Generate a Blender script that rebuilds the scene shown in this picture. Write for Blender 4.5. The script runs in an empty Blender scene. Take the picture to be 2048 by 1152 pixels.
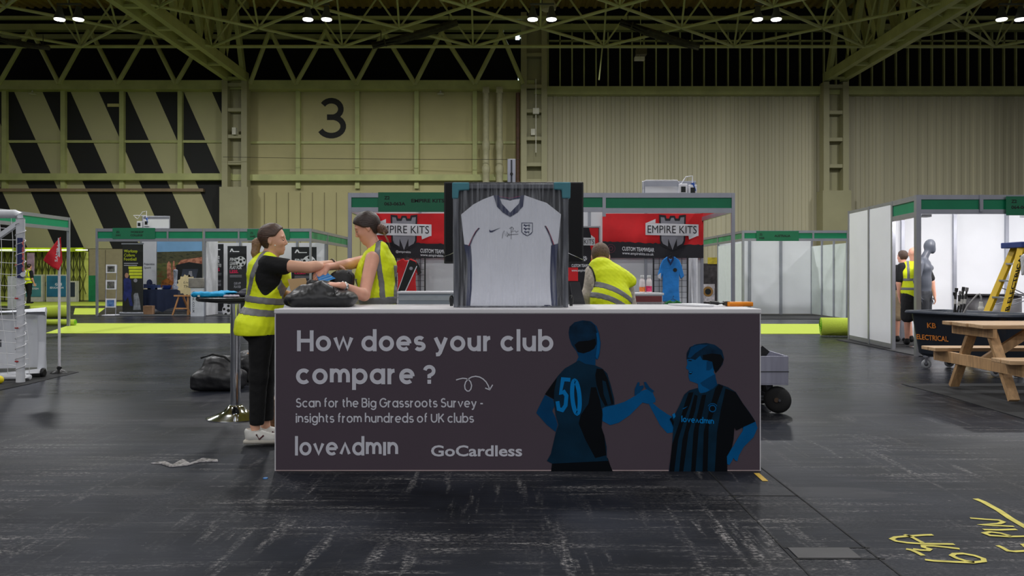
import bpy, bmesh, math, random
import numpy as np
from mathutils import Vector, Matrix, Euler
random.seed(7); np.random.seed(7)
SC = bpy.context.scene
COL = SC.collection
PI = math.pi
CAM_H, FOC = 1.25, 1600.0            # camera height (m), focal length in pixels of a 2048 wide frame
HOR, CX = 550.0, 1024.0              # horizon row, centre column
# ---------------------------------------------------------------- camera, world, lamps, exposure
cd = bpy.data.cameras.new('camera'); cam = bpy.data.objects.new('camera', cd); COL.objects.link(cam)
cam.location = (0, 0, CAM_H); cam.rotation_euler = (PI/2, 0, 0)
cd.sensor_width = 36.0; cd.lens = 36.0*FOC/2048.0; cd.shift_y = -(576-HOR)/2048.0
cd.clip_end = 300
SC.camera = cam
vs = SC.view_settings
vs.view_transform = 'Standard'; vs.look = 'None'; vs.gamma = 1.0; vs.use_curve_mapping = False; vs.exposure = 0.0
SC.display_settings.display_device = 'sRGB'
W = bpy.data.worlds.new('hall_ambient'); SC.world = W; W.use_nodes = True
bg = W.node_tree.nodes['Background']; bg.inputs[0].default_value = (0.93, 0.95, 1.0, 1); bg.inputs[1].default_value = 0.165
LAMP_X = [-16.4, -7.4, .75, 8.9, 17.75]
LAMP_Y = [29.0, 21.0, 13.0, 5.0, -4.0, -13.0, -22.0]  # rearmost rows, behind the camera, are added as frontal fill light
LAMP_Z = 10.65
for ly in LAMP_Y:
    for lx in LAMP_X:
        l = bpy.data.lights.new('high_bay_and_fill_light', 'AREA'); l.shape = 'DISK'; l.size = 0.9
        l.energy = {29: 640, 21: 260, 13: 380, 5: 120, -4: 160, -13: 410, -22: 660}[int(ly)]; l.color = (0.98, 0.985, 1.0); l.spread = math.radians(180 if ly > 20 else 165)
        o = bpy.data.objects.new('high_bay_and_fill_light', l); COL.objects.link(o); o.location = (lx+0.35, ly, LAMP_Z-0.25)

# ---------------------------------------------------------------- helpers
def lin(c):
    c = c/255.0
    return c/12.92 if c <= 0.04045 else ((c+0.055)/1.055)**2.4
def C(r, g, b): return (lin(r), lin(g), lin(b), 1.0)
def PX(px, py, d): return Vector(((px-CX)*d/FOC, d, CAM_H-(py-HOR)*d/FOC))
def X(px, d): return (px-CX)*d/FOC
def Z(py, d): return CAM_H-(py-HOR)*d/FOC
def FD(py): return CAM_H*FOC/(py-HOR)
MATS = {}
def mat(name, col, rough=0.55, metal=0.0, var=0.10, scale=6.0, bump=0.0, bscale=40.0, emit=None, estr=0.0, stretch=None, spec=0.5, coat=0.0, trans=0.0):
    if name in MATS: return MATS[name]
    m = bpy.data.materials.new(name); m.use_nodes = True; nt = m.node_tree; N = nt.nodes; L = nt.links
    b = N['Principled BSDF']
    b.inputs['Roughness'].default_value = rough; b.inputs['Metallic'].default_value = metal
    b.inputs['Specular IOR Level'].default_value = spec
    if coat: b.inputs['Coat Weight'].default_value = coat
    if trans: b.inputs['Transmission Weight'].default_value = trans
    tc = N.new('ShaderNodeTexCoord'); mp = N.new('ShaderNodeMapping'); L.new(tc.outputs['Object'], mp.inputs[0])
    if stretch: mp.inputs['Scale'].default_value = stretch
    nz = N.new('ShaderNodeTexNoise'); nz.inputs['Scale'].default_value = scale; nz.inputs['Detail'].default_value = 4
    L.new(mp.outputs[0], nz.inputs['Vector'])
    rp = N.new('ShaderNodeValToRGB'); L.new(nz.outputs['Fac'], rp.inputs[0])
    rp.color_ramp.elements[0].position = 0.3; rp.color_ramp.elements[1].position = 0.7
    rp.color_ramp.elements[0].color = tuple(max(0, c*(1-var)) for c in col[:3])+(1,)
    rp.color_ramp.elements[1].color = tuple(min(1, c*(1+var)) for c in col[:3])+(1,)
    L.new(rp.outputs[0], b.inputs['Base Color'])
    if bump:
        n2 = N.new('ShaderNodeTexNoise'); n2.inputs['Scale'].default_value = bscale; n2.inputs['Detail'].default_value = 3
        L.new(mp.outputs[0], n2.inputs['Vector'])
        bp = N.new('ShaderNodeBump'); bp.inputs['Strength'].default_value = bump; bp.inputs['Distance'].default_value = 0.02
        L.new(n2.outputs['Fac'], bp.inputs['Height']); L.new(bp.outputs[0], b.inputs['Normal'])
    if emit:
        b.inputs['Emission Color'].default_value = emit; b.inputs['Emission Strength'].default_value = estr
    MATS[name] = m
    return m

def worldpos(o):
    p = Vector((0, 0, 0))
    while o is not None:
        p += o.location; o = o.parent
    return p
def tag(o, label=None, cat=None, group=None, kind=None):
    if label: o['label'] = label
    if cat: o['category'] = cat
    if group: o['group'] = group
    if kind: o['kind'] = kind
    return o
def thing(name, label, cat, loc, group=None):
    o = bpy.data.objects.new(name, None); COL.objects.link(o); o.location = loc; o.empty_display_size = 0.1
    return tag(o, label, cat, group)

def basis(d):
    d = Vector(d).normalized()
    u = d.cross(Vector((0, 0, 1)))
    if u.length < 1e-4: u = Vector((1, 0, 0))
    u.normalize(); v = u.cross(d).normalized()
    return u, v
class MB:
    """collects shapes, all in world coordinates, into one mesh"""
    def __init__(s, M=None): s.v = []; s.f = []; s.mi = []; s.M = M; s.cur = 0
    def add(s, vs_, fs, mi=None):
        n = len(s.v)
        if s.M is not None: vs_ = [s.M @ Vector(v) for v in vs_]
        s.v += [tuple(v) for v in vs_]; s.f += [tuple(i+n for i in f) for f in fs]
        s.mi += [s.cur if mi is None else mi]*len(fs)
        return s
    def box(s, x0, x1, y0, y1, z0, z1):
        vs_ = [(x, y, z) for z in (z0, z1) for y in (y0, y1) for x in (x0, x1)]
        return s.add(vs_, [(0, 2, 3, 1), (4, 5, 7, 6), (0, 1, 5, 4), (2, 6, 7, 3), (0, 4, 6, 2), (1, 3, 7, 5)])
    def bar(s, p, q, w, h, up=None):
        p = Vector(p); q = Vector(q); d = (q-p).normalized()
        if up is None: u, v = basis(d)
        else:
            u = d.cross(Vector(up)).normalized(); v = u.cross(d).normalized()
        c = [u*(a*w/2)+v*(b*h/2) for a, b in ((-1, -1), (1, -1), (1, 1), (-1, 1))]
        return s.add([p+k for k in c]+[q+k for k in c], [(3, 2, 1, 0), (4, 5, 6, 7), (0, 1, 5, 4), (1, 2, 6, 5), (2, 3, 7, 6), (3, 0, 4, 7)])
    def tube(s, p, q, r, r2=None, n=8, caps=True):
        r2 = r if r2 is None else r2
        p = Vector(p); q = Vector(q); u, v = basis(q-p)
        vs_ = []
        for c, rr in ((p, r), (q, r2)):
            for i in range(n):
                a = 2*PI*i/n; vs_.append(c+u*(math.cos(a)*rr)+v*(math.sin(a)*rr))
        fs = [(i, (i+1) % n, n+(i+1) % n, n+i) for i in range(n)]
        if caps: fs += [tuple(range(n-1, -1, -1)), tuple(range(n, 2*n))]
        return s.add(vs_, fs)
    def path(s, pts, r, n=8, closed=False):
        pts = [Vector(p) for p in pts]; m = len(pts); vs_ = []; pu = None
        for i, p in enumerate(pts):
            a = pts[i-1] if (i > 0 or closed) else p
            b = pts[(i+1) % m] if (i < m-1 or closed) else p
            d = (b-a).normalized()
            if pu is None: u, v = basis(d)
            else:
                u = pu-d*pu.dot(d)
                u = u.normalized() if u.length > 1e-5 else basis(d)[0]
                v = d.cross(u)
            pu = u; rr = r[i] if isinstance(r, (list, tuple)) else r
            vs_ += [p+u*(math.cos(2*PI*k/n)*rr)+v*(math.sin(2*PI*k/n)*rr) for k in range(n)]
        fs = []
        for i in range(m if closed else m-1):
            j = (i+1) % m
            fs += [(i*n+k, i*n+(k+1) % n, j*n+(k+1) % n, j*n+k) for k in range(n)]
        if not closed: fs += [tuple(range(n-1, -1, -1)), tuple(range((m-1)*n, m*n))]
        return s.add(vs_, fs)
    def lathe(s, c, prof, n=24, axis=None):
        c = Vector(c); ax = Vector(axis or (0, 0, 1)).normalized(); u, v = basis(ax)
        vs_ = []
        for r, z in prof:
            for i in range(n):
                a = 2*PI*i/n; vs_.append(c+ax*z+u*(math.cos(a)*r)+v*(math.sin(a)*r))
        fs = []
        for j in range(len(prof)-1):
            fs += [(j*n+i, j*n+(i+1) % n, (j+1)*n+(i+1) % n, (j+1)*n+i) for i in range(n)]
        fs += [tuple(range(n-1, -1, -1)), tuple(range((len(prof)-1)*n, len(prof)*n))]
        return s.add(vs_, fs)
    def poly(s, pts, o, u, v, t=0.0, w=None):
        """2-D outline pts on plane o + a*u + b*v, given thickness t along w"""
        o = Vector(o); u = Vector(u); v = Vector(v)
        n = len(pts); base = [o+u*a+v*b for a, b in pts]
        if t == 0: return s.add(base, [tuple(range(n))])
        w = Vector(w) if w is not None else u.cross(v).normalized()
        return s.add(base+[p+w*t for p in base], [tuple(range(n-1, -1, -1)), tuple(range(n, 2*n))]+[(i, (i+1) % n, n+(i+1) % n, n+i) for i in range(n)])
    def grid(s, fn, nu, nv, closed_u=False):
        vs_ = [fn(i/(nu if closed_u else nu-1), j/(nv-1)) for j in range(nv) for i in range(nu)]
        fs = []
        for j in range(nv-1):
            for i in range(nu if closed_u else nu-1):
                k = (i+1) % nu; fs.append((j*nu+i, j*nu+k, (j+1)*nu+k, (j+1)*nu+i))
        return s.add(vs_, fs)
    def ball(s, c, r, nu=16, nv=10, sc=(1, 1, 1)):
        c = Vector(c)
        return s.grid(lambda a, b: c+Vector((math.cos(2*PI*a)*math.sin(PI*(0.001+.998*b))*r*sc[0], math.sin(2*PI*a)*math.sin(PI*(0.001+.998*b))*r*sc[1], -math.cos(PI*(0.001+.998*b))*r*sc[2])), nu, nv, True)
    def build(s, name, m, parent=None, smooth=False, bevel=0.0, seg=2, subsurf=0, solid=0.0, loc=None):
        me = bpy.data.meshes.new(name)
        if parent is not None: off = worldpos(parent)
        elif loc is not None: off = Vector(loc)
        elif s.v:
            a = np.array(s.v); off = Vector(((a[:, 0].min()+a[:, 0].max())/2, (a[:, 1].min()+a[:, 1].max())/2, a[:, 2].min()))
        else: off = Vector()
        me.from_pydata([(x-off.x, y-off.y, z-off.z) for x, y, z in s.v], [], s.f)
        ms = m if isinstance(m, (list, tuple)) else [m]
        for q in ms: me.materials.append(q)
        if len(ms) > 1: me.polygons.foreach_set('material_index', s.mi)
        if smooth: me.polygons.foreach_set('use_smooth', [True]*len(me.polygons))
        b = bmesh.new(); b.from_mesh(me); bmesh.ops.recalc_face_normals(b, faces=b.faces)
        b.to_mesh(me); b.free(); me.update()
        if smooth: me.set_sharp_from_angle(angle=0.9)
        o = bpy.data.objects.new(name, me); COL.objects.link(o)
        if parent is not None: o.parent = parent
        else: o.location = off
        if solid:
            q = o.modifiers.new('solid', 'SOLIDIFY'); q.thickness = solid; q.offset = 0
        if bevel:
            q = o.modifiers.new('bevel', 'BEVEL'); q.width = bevel; q.segments = seg; q.limit_method = 'ANGLE'; q.angle_limit = 0.6
        if subsurf:
            q = o.modifiers.new('sub', 'SUBSURF'); q.levels = q.render_levels = subsurf
        return o
    def one(s, name, m, label, cat, group=None, kind=None, **k):
        return tag(s.build(name, m, None, **k), label, cat, group, kind)
def struct(o): o['kind'] = 'structure'; return o
def copy_tree(o, parent=None):
    c = o.copy(); COL.objects.link(c)
    if parent is not None: c.parent = parent
    for ch in list(o.children): copy_tree(ch, c)
    return c
def arc(cx, cy, rx, ry, a0, a1, n=14):
    return [(cx+rx*math.cos(math.radians(a0+(a1-a0)*i/n)), cy+ry*math.sin(math.radians(a0+(a1-a0)*i/n))) for i in range(n+1)]
def ell(cx, cy, rx, ry, n=28): return arc(cx, cy, rx, ry, 0, 360-360/n, n-1)
# ---- text from the built-in font, flat, mapped on a plane
def text(mb, s, o, u, v, h=None, w=None, bold=0.0, align='l', shear=0.0):
    cu = bpy.data.curves.new('t', 'FONT'); cu.body = s; cu.resolution_u = 3; cu.offset = bold; cu.shear = shear
    ob = bpy.data.objects.new('t', cu); COL.objects.link(ob)
    dg = bpy.context.evaluated_depsgraph_get(); me = bpy.data.meshes.new_from_object(ob.evaluated_get(dg))
    vs_ = np.array([q.co[:] for q in me.vertices]); fs = [tuple(p.vertices) for p in me.polygons]
    bpy.data.objects.remove(ob); bpy.data.curves.remove(cu); bpy.data.meshes.remove(me)
    if len(vs_) == 0: return mb
    cap = 0.73
    x0, x1 = vs_[:, 0].min(), vs_[:, 0].max()
    sy = h/cap if h else None; sx = w/(x1-x0) if w else sy
    if sy is None: sy = sx
    o = Vector(o); u = Vector(u); v = Vector(v)
    dx = -x0 if align == 'l' else (-(x0+x1)/2 if align == 'c' else -x1)
    return mb.add([o+u*((a[0]+dx)*sx)+v*(a[1]*sy) for a in vs_], fs)
# ---- monoline stroke lettering
def ribbon(mb, pts, wd, o, u, v, closed=False):
    raw = [Vector((p[0], p[1])) for p in pts]; pts = [q for i, q in enumerate(raw) if i == 0 or (q-raw[i-1]).length > 1e-6]; n = len(pts); Ls = []; Rs = []
    for i in range(n):
        a = pts[i-1] if (i > 0 or closed) else None
        b = pts[(i+1) % n] if (i < n-1 or closed) else None
        d1 = (pts[i]-a).normalized() if a is not None else None
        d2 = (b-pts[i]).normalized() if b is not None else None
        if d1 is None: d1 = d2
        if d2 is None: d2 = d1
        t = d1+d2
        t = t.normalized() if t.length > 1e-6 else d1
        nn = Vector((-t.y, t.x)); k = 1.0/max(0.72, nn.dot(Vector((-d1.y, d1.x))))
        Ls.append(pts[i]+nn*(wd/2*k)); Rs.append(pts[i]-nn*(wd/2*k))
    o = Vector(o); u = Vector(u); v = Vector(v)
    vs_ = [o+u*p.x+v*p.y for p in Ls]+[o+u*p.x+v*p.y for p in Rs]
    fs = [(i, i+1, n+i+1, n+i) for i in range(n-1)]
    if closed: fs.append((n-1, 0, n, 2*n-1))
    return mb.add(vs_, fs)
def _glyphs():
    G = {}; r = .25; xh = .5
    bowl = ell(.25, .25, r, r)
    o_ = (.5, [('c', bowl)])
    G['o'] = o_
    stem = lambda x, a, b: ('l', [(x, a), (x, b)])
    G['d'] = (.5, [('c', bowl), stem(.5, 0, .78)]); G['b'] = (.5, [('c', bowl), stem(0, 0, .78)])
    G['p'] = (.5, [('c', bowl), stem(0, -.24, .5)]); G['a'] = (.5, [('c', bowl), stem(.5, 0, .5)])
    G['g'] = (.5, [('c', bowl), ('l', [(.5, .5), (.5, 0)]+arc(.25, 0, .25, .23, 0, -150)[1:])])
    G['q'] = G['a']
    G['c'] = (.44, [('l', arc(.25, .25, r, r, 45, 315, 22))])
    G['e'] = (.5, [('l', [(.02, .25), (.5, .25)]), ('l', arc(.25, .25, r, r, 0, 312, 24))])
    G['s'] = (.36, [('l', arc(.18, .365, .165, .13, 35, 230, 12)+arc(.18, .128, .18, .128, 68, -150, 14))])
    G['w'] = (.72, [('l', [(0, .5), (.18, .02), (.36, .48), (.54, .02), (.72, .5)])])
    G['v'] = (.46, [('l', [(0, .5), (.23, .01), (.46, .5)])])
    G['^'] = (.46, [('l', [(0, 0), (.23, .49), (.46, 0)])])
    G['y'] = (.46, [('l', [(0, .5), (.23, .02)]), ('l', [(.46, .5), (.2, -.14), (.14, -.21), (.02, -.22)])])
    hump = lambda x, w: [(x, 0)]+[(x, .26)]+arc(x+w/2, .27, w/2, .23, 180, 0, 12)+[(x+w, 0)]
    G['n'] = (.42, [('l', hump(0, .42)), stem(0, .2, .5)]); G['h'] = (.42, [('l', hump(0, .42)), stem(0, .2, .78)])
    G['m'] = (.7, [('l', hump(0, .35)), ('l', hump(.35, .35)), stem(0, .2, .5)])
    G['u'] = (.42, [('l', [(0, .5), (0, .23)]+arc(.21, .23, .21, .23, 180, 360, 12)+[(.42, .5)]), stem(.42, 0, .5)])
    G['r'] = (.25, [stem(0, 0, .5), ('l', [(0, .25)]+arc(.22, .27, .22, .22, 180, 88, 8))])
    G['l'] = (.0, [stem(0, 0, .78)]); G['j'] = G['l']
    G['i'] = (.0, [stem(0, 0, .5), ('l', [(0, .70), (0, .715)])]); G['!'] = (.0, [stem(0, 0, .5)])
    G['t'] = (.26, [('l', [(.1, .68), (.1, .16)]+arc(.24, .14, .14, .14, 180, 275, 8)), ('l', [(0, .49), (.26, .49)])])
    G['f'] = (.26, [('l', [(.09, 0), (.09, .6)]+arc(.23, .62, .14, .15, 180, 85, 8)), ('l', [(0, .49), (.25, .49)])])
    G['k'] = (.4, [stem(0, 0, .78), ('l', [(.38, .5), (.02, .2)]), ('l', [(.14, .3), (.4, 0)])])
    G['H'] = (.56, [stem(0, 0, .73), stem(.56, 0, .73), ('l', [(0, .37), (.56, .37)])])
    G['S'] = (.46, [('l', arc(.23, .54, .2, .18, 35, 225, 14)+arc(.23, .19, .23, .19, 62, -155, 16))])
    G['B'] = (.48, [('l', [(0, 0), (0, .73), (.26, .73)]+arc(.26, .56, .18, .17, 90, -90, 10)+[(0, .39)]), ('l', [(.26, .39)]+arc(.28, .195, .2, .195, 90, -90, 10)+[(0, 0)])])
    G['G'] = (.66, [('l', arc(.35, .365, .35, .365, 42, 360, 26)+[(.4, .365)])])
    G['U'] = (.54, [('l', [(0, .73), (0, .27)]+arc(.27, .27, .27, .27, 180, 360, 14)+[(.54, .73)])])
    G['K'] = (.5, [stem(0, 0, .73), ('l', [(.48, .73), (.02, .27)]), ('l', [(.17, .42), (.5, 0)])])
    G['-'] = (.26, [('l', [(0, .29), (.26, .29)])])
    G['?'] = (.4, [('l', arc(.2, .53, .2, .2, 170, -60, 14)+[(.2, .3), (.2, .18)]), ('l', [(.2, 0), (.2, .02)])])
    G['3'] = (.5, [('l', arc(.24, .555, .2, .175, 150, -75, 14)), ('l', arc(.24, .195, .25, .195, 80, -155, 16)), ('l', [(.15, .385), (.3, .385)])])
    return G
GLY = _glyphs()
def strokes(mb, s, o, u, v, xh, wd, width=None, gap=.15, space=.38):
    """lettering with outer x-height xh (m), stroke wd as a fraction of it, optional total width"""
    w = wd*xh; sc = (xh-w)/.5; ga = w+gap*xh; tot = 0; pos = []
    for ch in s:
        if ch == ' ': tot += space*xh; continue
        pos.append((ch, tot)); tot += GLY[ch][0]*sc+ga
    tot -= ga
    sx = (width-w)/tot if width else 1.0
    u = Vector(u); v = Vector(v); nn = u.cross(v).normalized(); o = Vector(o)+u*(w/2)+v*(w/2)
    for ch, x in pos:
        if ch == '\0': continue
        for i, (kind, pts) in enumerate(GLY[ch][1]):
            cut = w/2 if kind == 'l' else 0
            q = [((a*sc+x)*sx, b*sc) for a, b in pts]
            if cut and len(q) == 2 and abs(q[0][0]-q[1][0]) < 1e-6: q = [(q[0][0], q[0][1]-cut if q[0][1] < q[1][1] else q[0][1]+cut), (q[1][0], q[1][1]+cut if q[0][1] < q[1][1] else q[1][1]-cut)]
            ribbon(mb, q, w, o+nn*(.0004*i), u, v, kind == 'c')
    return tot*sx
def words(par, name, m, s, o, u, v, xh, wd, width):
    """one line of lettering, every word a mesh of its own"""
    ws = s.split(' '); w = wd*xh; sc = (xh-w)/.5; ga = w+.15*xh; sp = .38*xh+ga
    wl = [sum(GLY[c][0]*sc+ga for c in q)-ga for q in ws]; tot = sum(wl)+sp*(len(ws)-1); k = (width-w)/tot; x = 0
    for q, l in zip(ws, wl):
        mb = MB(); strokes(mb, q, Vector(o)+Vector(u)*(x*k), u, v, xh, wd, width=l*k+w); mb.build(name, m, par); x += l+sp
EX, EY, EZ = Vector((1, 0, 0)), Vector((0, 1, 0)), Vector((0, 0, 1))
# ---------------------------------------------------------------- hall shell
STEEL = mat('painted_steel', C(182, 186, 122), rough=.5, var=.12, scale=1.5)
CREAM = mat('cream_panel', C(186, 178, 128), rough=.7, var=.07, scale=.6)
VOID = mat('unlit_void_black', C(14, 15, 16), rough=.9)
DWALL = 40.0
def floor_material():
    m = bpy.data.materials.new('scuffed_black_floor'); m.use_nodes = True; nt = m.node_tree; N = nt.nodes; L = nt.links
    b = N['Principled BSDF']; tc = N.new('ShaderNodeTexCoord')
    def noise(scale, st, det=6, rough=.6, rot=0.0, dist=0.0):
        mp = N.new('ShaderNodeMapping'); mp.inputs['Scale'].default_value = st; mp.inputs['Rotation'].default_value = (0, 0, rot)
        L.new(tc.outputs['Object'], mp.inputs[0])
        n = N.new('ShaderNodeTexNoise'); n.inputs['Scale'].default_value = scale; n.inputs['Detail'].default_value = det; n.inputs['Roughness'].default_value = rough
        n.inputs['Distortion'].default_value = dist
        L.new(mp.outputs[0], n.inputs['Vector']); return n.outputs['Fac']
    def ramp(src, a, b_, ca=(0, 0, 0, 1), cb=(1, 1, 1, 1)):
        r = N.new('ShaderNodeValToRGB'); r.color_ramp.elements[0].position = a; r.color_ramp.elements[1].position = b_
        r.color_ramp.elements[0].color = ca; r.color_ramp.elements[1].color = cb
        L.new(src, r.inputs[0]); return r.outputs[0]
    def math_(op, a, b_=None, v=None):
        q = N.new('ShaderNodeMath'); q.operation = op; L.new(a, q.inputs[0])
        if b_ is not None: L.new(b_, q.inputs[1])
        elif v is not None: q.inputs[1].default_value = v
        return q.outputs[0]
    base = ramp(noise(.7, (1, 1.0, 1)), .35, .68, C(17, 19, 24), C(42, 45, 54))
    # worn bands across and away from the stand, broken into chips; a few hairline scratches; loose chips
    grain = ramp(noise(34, (1, 1.6, 1), 6, .75), .47, .60)
    fine = ramp(noise(90, (.5, 1.5, 1), 4, .7), .48, .62)
    s1 = math_('MULTIPLY', math_('MULTIPLY', ramp(noise(2.2, (.45, 6.5, 1), 5, .6), .50, .66), ramp(noise(.9, (1, 1.4, 1), 3), .40, .60)), grain)
    s2 = math_('MULTIPLY', math_('MULTIPLY', ramp(noise(2.0, (7, .6, 1), 4, .6), .53, .66), ramp(noise(.8, (1.6, 1, 1), 3), .44, .62)), grain)
    s3 = math_('MULTIPLY', math_('MULTIPLY', ramp(noise(5.0, (.25, 22, 1), 3, .5, .95), .66, .70), ramp(noise(.6, (1, 1, 1), 3), .45, .6)), None, .35)
    s4 = math_('MULTIPLY', math_('MULTIPLY', ramp(noise(.7, (1, 1.8, 1), 5), .45, .70), fine), None, .28)
    chip = math_('MULTIPLY', ramp(noise(22, (1, 1.8, 1), 4, .7), .665, .70), ramp(noise(1.7, (1, 1, 1), 4), .46, .64))
    s = math_('MAXIMUM', math_('MAXIMUM', math_('MAXIMUM', s1, s2), s4), math_('MAXIMUM', s3, chip))
    # wear fades further away from the stand, where the floor was cleaned
    sep = N.new('ShaderNodeSeparateXYZ'); L.new(tc.outputs['Object'], sep.inputs[0])
    mr = N.new('ShaderNodeMapRange'); L.new(sep.outputs[1], mr.inputs[0]); mr.inputs[1].default_value = 3.5; mr.inputs[2].default_value = 9.0; mr.inputs[3].default_value = .8; mr.inputs[4].default_value = .2
    s = math_('MULTIPLY', s, mr.outputs[0])
    mx = N.new('ShaderNodeMix'); mx.data_type = 'RGBA'; L.new(s, mx.inputs[0]); L.new(base, mx.inputs[6]); mx.inputs[7].default_value = C(176, 172, 170)
    # matt repair patches
    pt = ramp(noise(.55, (1, 2.2, 1), 2, .4), .62, .64)
    mx2 = N.new('ShaderNodeMix'); mx2.data_type = 'RGBA'; L.new(math_('MULTIPLY', pt, None, .55), mx2.inputs[0]); L.new(mx.outputs[2], mx2.inputs[6]); mx2.inputs[7].default_value = C(66, 66, 70)
    L.new(mx2.outputs[2], b.inputs['Base Color'])
    rr = N.new('ShaderNodeMapRange'); L.new(noise(1.6, (.5, 3, 1), 5), rr.inputs[0]); rr.inputs[3].default_value = .2; rr.inputs[4].default_value = .36
    rw = N.new('ShaderNodeMapRange'); L.new(sep.outputs[1], rw.inputs[0]); rw.inputs[1].default_value = 4.2; rw.inputs[2].default_value = 8.5; rw.inputs[3].default_value = .26; rw.inputs[4].default_value = 0
    rg = math_('ADD', math_('ADD', rr.outputs[0], rw.outputs[0]), math_('MULTIPLY', s, None, .25)); L.new(rg, b.inputs['Roughness'])
    b.inputs['Specular IOR Level'].default_value = .08
    bp = N.new('ShaderNodeBump'); bp.inputs['Strength'].default_value = .12; bp.inputs['Distance'].default_value = .02
    L.new(noise(7, (.4, 2.5, 1), 5), bp.inputs['Height']); L.new(bp.outputs[0], b.inputs['Normal'])
    return m
f = MB(); f.box(-45, 48, -6, 44, -.2, 0); fo = f.build('floor', floor_material(), loc=(0, 0, 0)); struct(fo)
SEAM = mat('floor_seam_dark', C(12, 12, 13), rough=.8)
def strip_on_floor(mb, a, b, w, z=.0025):
    a = Vector((a[0], a[1], z)); b = Vector((b[0], b[1], z)); d = (b-a).normalized(); n = Vector((-d.y, d.x, 0))*(w/2)
    mb.add([a-n, b-n, b+n, a+n], [(0, 1, 2, 3)])
s = MB()
xs0, xs1 = X(1417, FD(949)), X(1519, FD(933))
strip_on_floor(s, (xs0, 2.5), (xs0+.02, 5.15), .008); strip_on_floor(s, (xs1, 2.4), (xs1, 5.25), .009)
for py, pa, pb in ((992, 1456, 1596), (1096, 1566, 1740), (1118, 1590, 1770)):
    d = FD(py); strip_on_floor(s, (X(pa, d), d), (X(pb, d), d), .010)
struct(s.build('trim_1', SEAM))

# back wall: void painted dark behind, stripe wall left, cream bays in the middle, ribbed cladding right
def stripe_material():
    m = bpy.data.materials.new('diagonal_striped_wall'); m.use_nodes = True; nt = m.node_tree; N = nt.nodes; L = nt.links
    b = N['Principled BSDF']; b.inputs['Roughness'].default_value = .7
    tc = N.new('ShaderNodeTexCoord'); sp = N.new('ShaderNodeSeparateXYZ'); L.new(tc.outputs['Object'], sp.inputs[0])
    a = N.new('ShaderNodeMath'); a.operation = 'MULTIPLY_ADD'; L.new(sp.outputs[2], a.inputs[0]); a.inputs[1].default_value = .447; L.new(sp.outputs[0], a.inputs[2])
    c = N.new('ShaderNodeMath'); c.operation = 'ADD'; L.new(a.outputs[0], c.inputs[0]); c.inputs[1].default_value = 100*2.825-(X(85, DWALL)+.447*Z(184, DWALL))
    d = N.new('ShaderNodeMath'); d.operation = 'DIVIDE'; L.new(c.outputs[0], d.inputs[0]); d.inputs[1].default_value = 2.825
    e = N.new('ShaderNodeMath'); e.operation = 'FRACT'; L.new(d.outputs[0], e.inputs[0])
    g = N.new('ShaderNodeMath'); g.operation = 'LESS_THAN'; L.new(e.outputs[0], g.inputs[0]); g.inputs[1].default_value = .5
    mx = N.new('ShaderNodeMix'); mx.data_type = 'RGBA'; L.new(g.outputs[0], mx.inputs[0]); mx.inputs[6].default_value = C(190, 186, 140); mx.inputs[7].default_value = C(30, 31, 30)
    L.new(mx.outputs[2], b.inputs['Base Color']); return m
XL, XC1, XC2, XC3 = -42.0, X(471, DWALL), X(1068, DWALL), X(1670, DWALL)
ZB = Z(172, DWALL)                      # eaves beam level
v = MB(); v.box(-44, 47, 41.6, 41.9, 0, 15.5); struct(v.build('wall_back', VOID))  # black sheet: painted darkness behind the truss, dark glass behind the mullions
w = MB(); w.box(XL, XC1, DWALL, DWALL+.3, 2.55, Z(183, DWALL)); struct(w.build('wall_back.001', stripe_material(), loc=(0, 0, 0)))
w = MB(); w.box(XC1, XC2, DWALL, DWALL+.3, 0, Z(183, DWALL)); struct(w.build('wall_back.002', CREAM, loc=(0, 0, 0)))
def clad_material():
    m = mat('ribbed_cladding', C(186, 180, 150), rough=.55, var=.16, scale=1.0, stretch=(.8, .01, .015)); return m
cl = MB(); x = XC2+.3; prof = []; k = 0
while x < 47:
    pitch = [.42, .5, .42, .34][k % 4]; k += 1; prof += [(x, .0), (x+pitch*.42, .0), (x+pitch*.52, -.05), (x+pitch*.88, -.05), (x+pitch*.98, 0)]; x += pitch
n = len(prof); zt = Z(193, DWALL)
cl.add([(a, DWALL+b, 0) for a, b in prof]+[(a, DWALL+b, zt) for a, b in prof], [(i, i+1, n+i+1, n+i) for i in range(n-1)])
struct(cl.build('wall_back.003', clad_material(), loc=(0, 0, 0)))
# lower cladding joints under the cream bays
j = MB()
for px in range(505, 1040, 24): j.box(X(px, 40)-.014, X(px, 40)+.014, DWALL-.03, DWALL, 0, Z(385, 40))
struct(j.build('trim_2', mat('cladding_joint', C(138, 130, 94), rough=.8)))
# mullions and rails
def rail(name, xa, xb, za, zb, dep=.18, y=DWALL, m=STEEL):
    r = MB(); r.box(xa, xb, y-dep, y, za, zb); return struct(r.build(name, m))
mu = MB()
for px in (13, 130, 247, 363): mu.box(X(px, 40)-.11, X(px, 40)+.11, DWALL-.22, DWALL, Z(378, 40), Z(180, 40))
for px in (598, 716, 834, 950): mu.box(X(px, 40)-.11, X(px, 40)+.11, DWALL-.22, DWALL, Z(378, 40), Z(180, 40))
mu.box(XL, XC1, DWALL-.1, DWALL, Z(286, 40), Z(281, 40)); mu.box(XC1, XC2-.4, DWALL-.1, DWALL, Z(288, 40), Z(283, 40))
struct(mu.build('trim_3', STEEL))
rail('trim_4', XL, XC1, Z(362, 40), Z(349, 40), .45); rail('trim_5', XC1, XC2-1, Z(363, 40), Z(351, 40), .45)
rail('trim_6', XL, X(410, 40), Z(384, 40), Z(378, 40), .25, m=mat('brown_rail', C(140, 120, 92)))
rail('trim_7', XL, XC2, Z(184, 40), Z(166, 40), .6); rail('trim_8', XC2, 47, Z(193, 40), Z(177, 40), .5)
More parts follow.
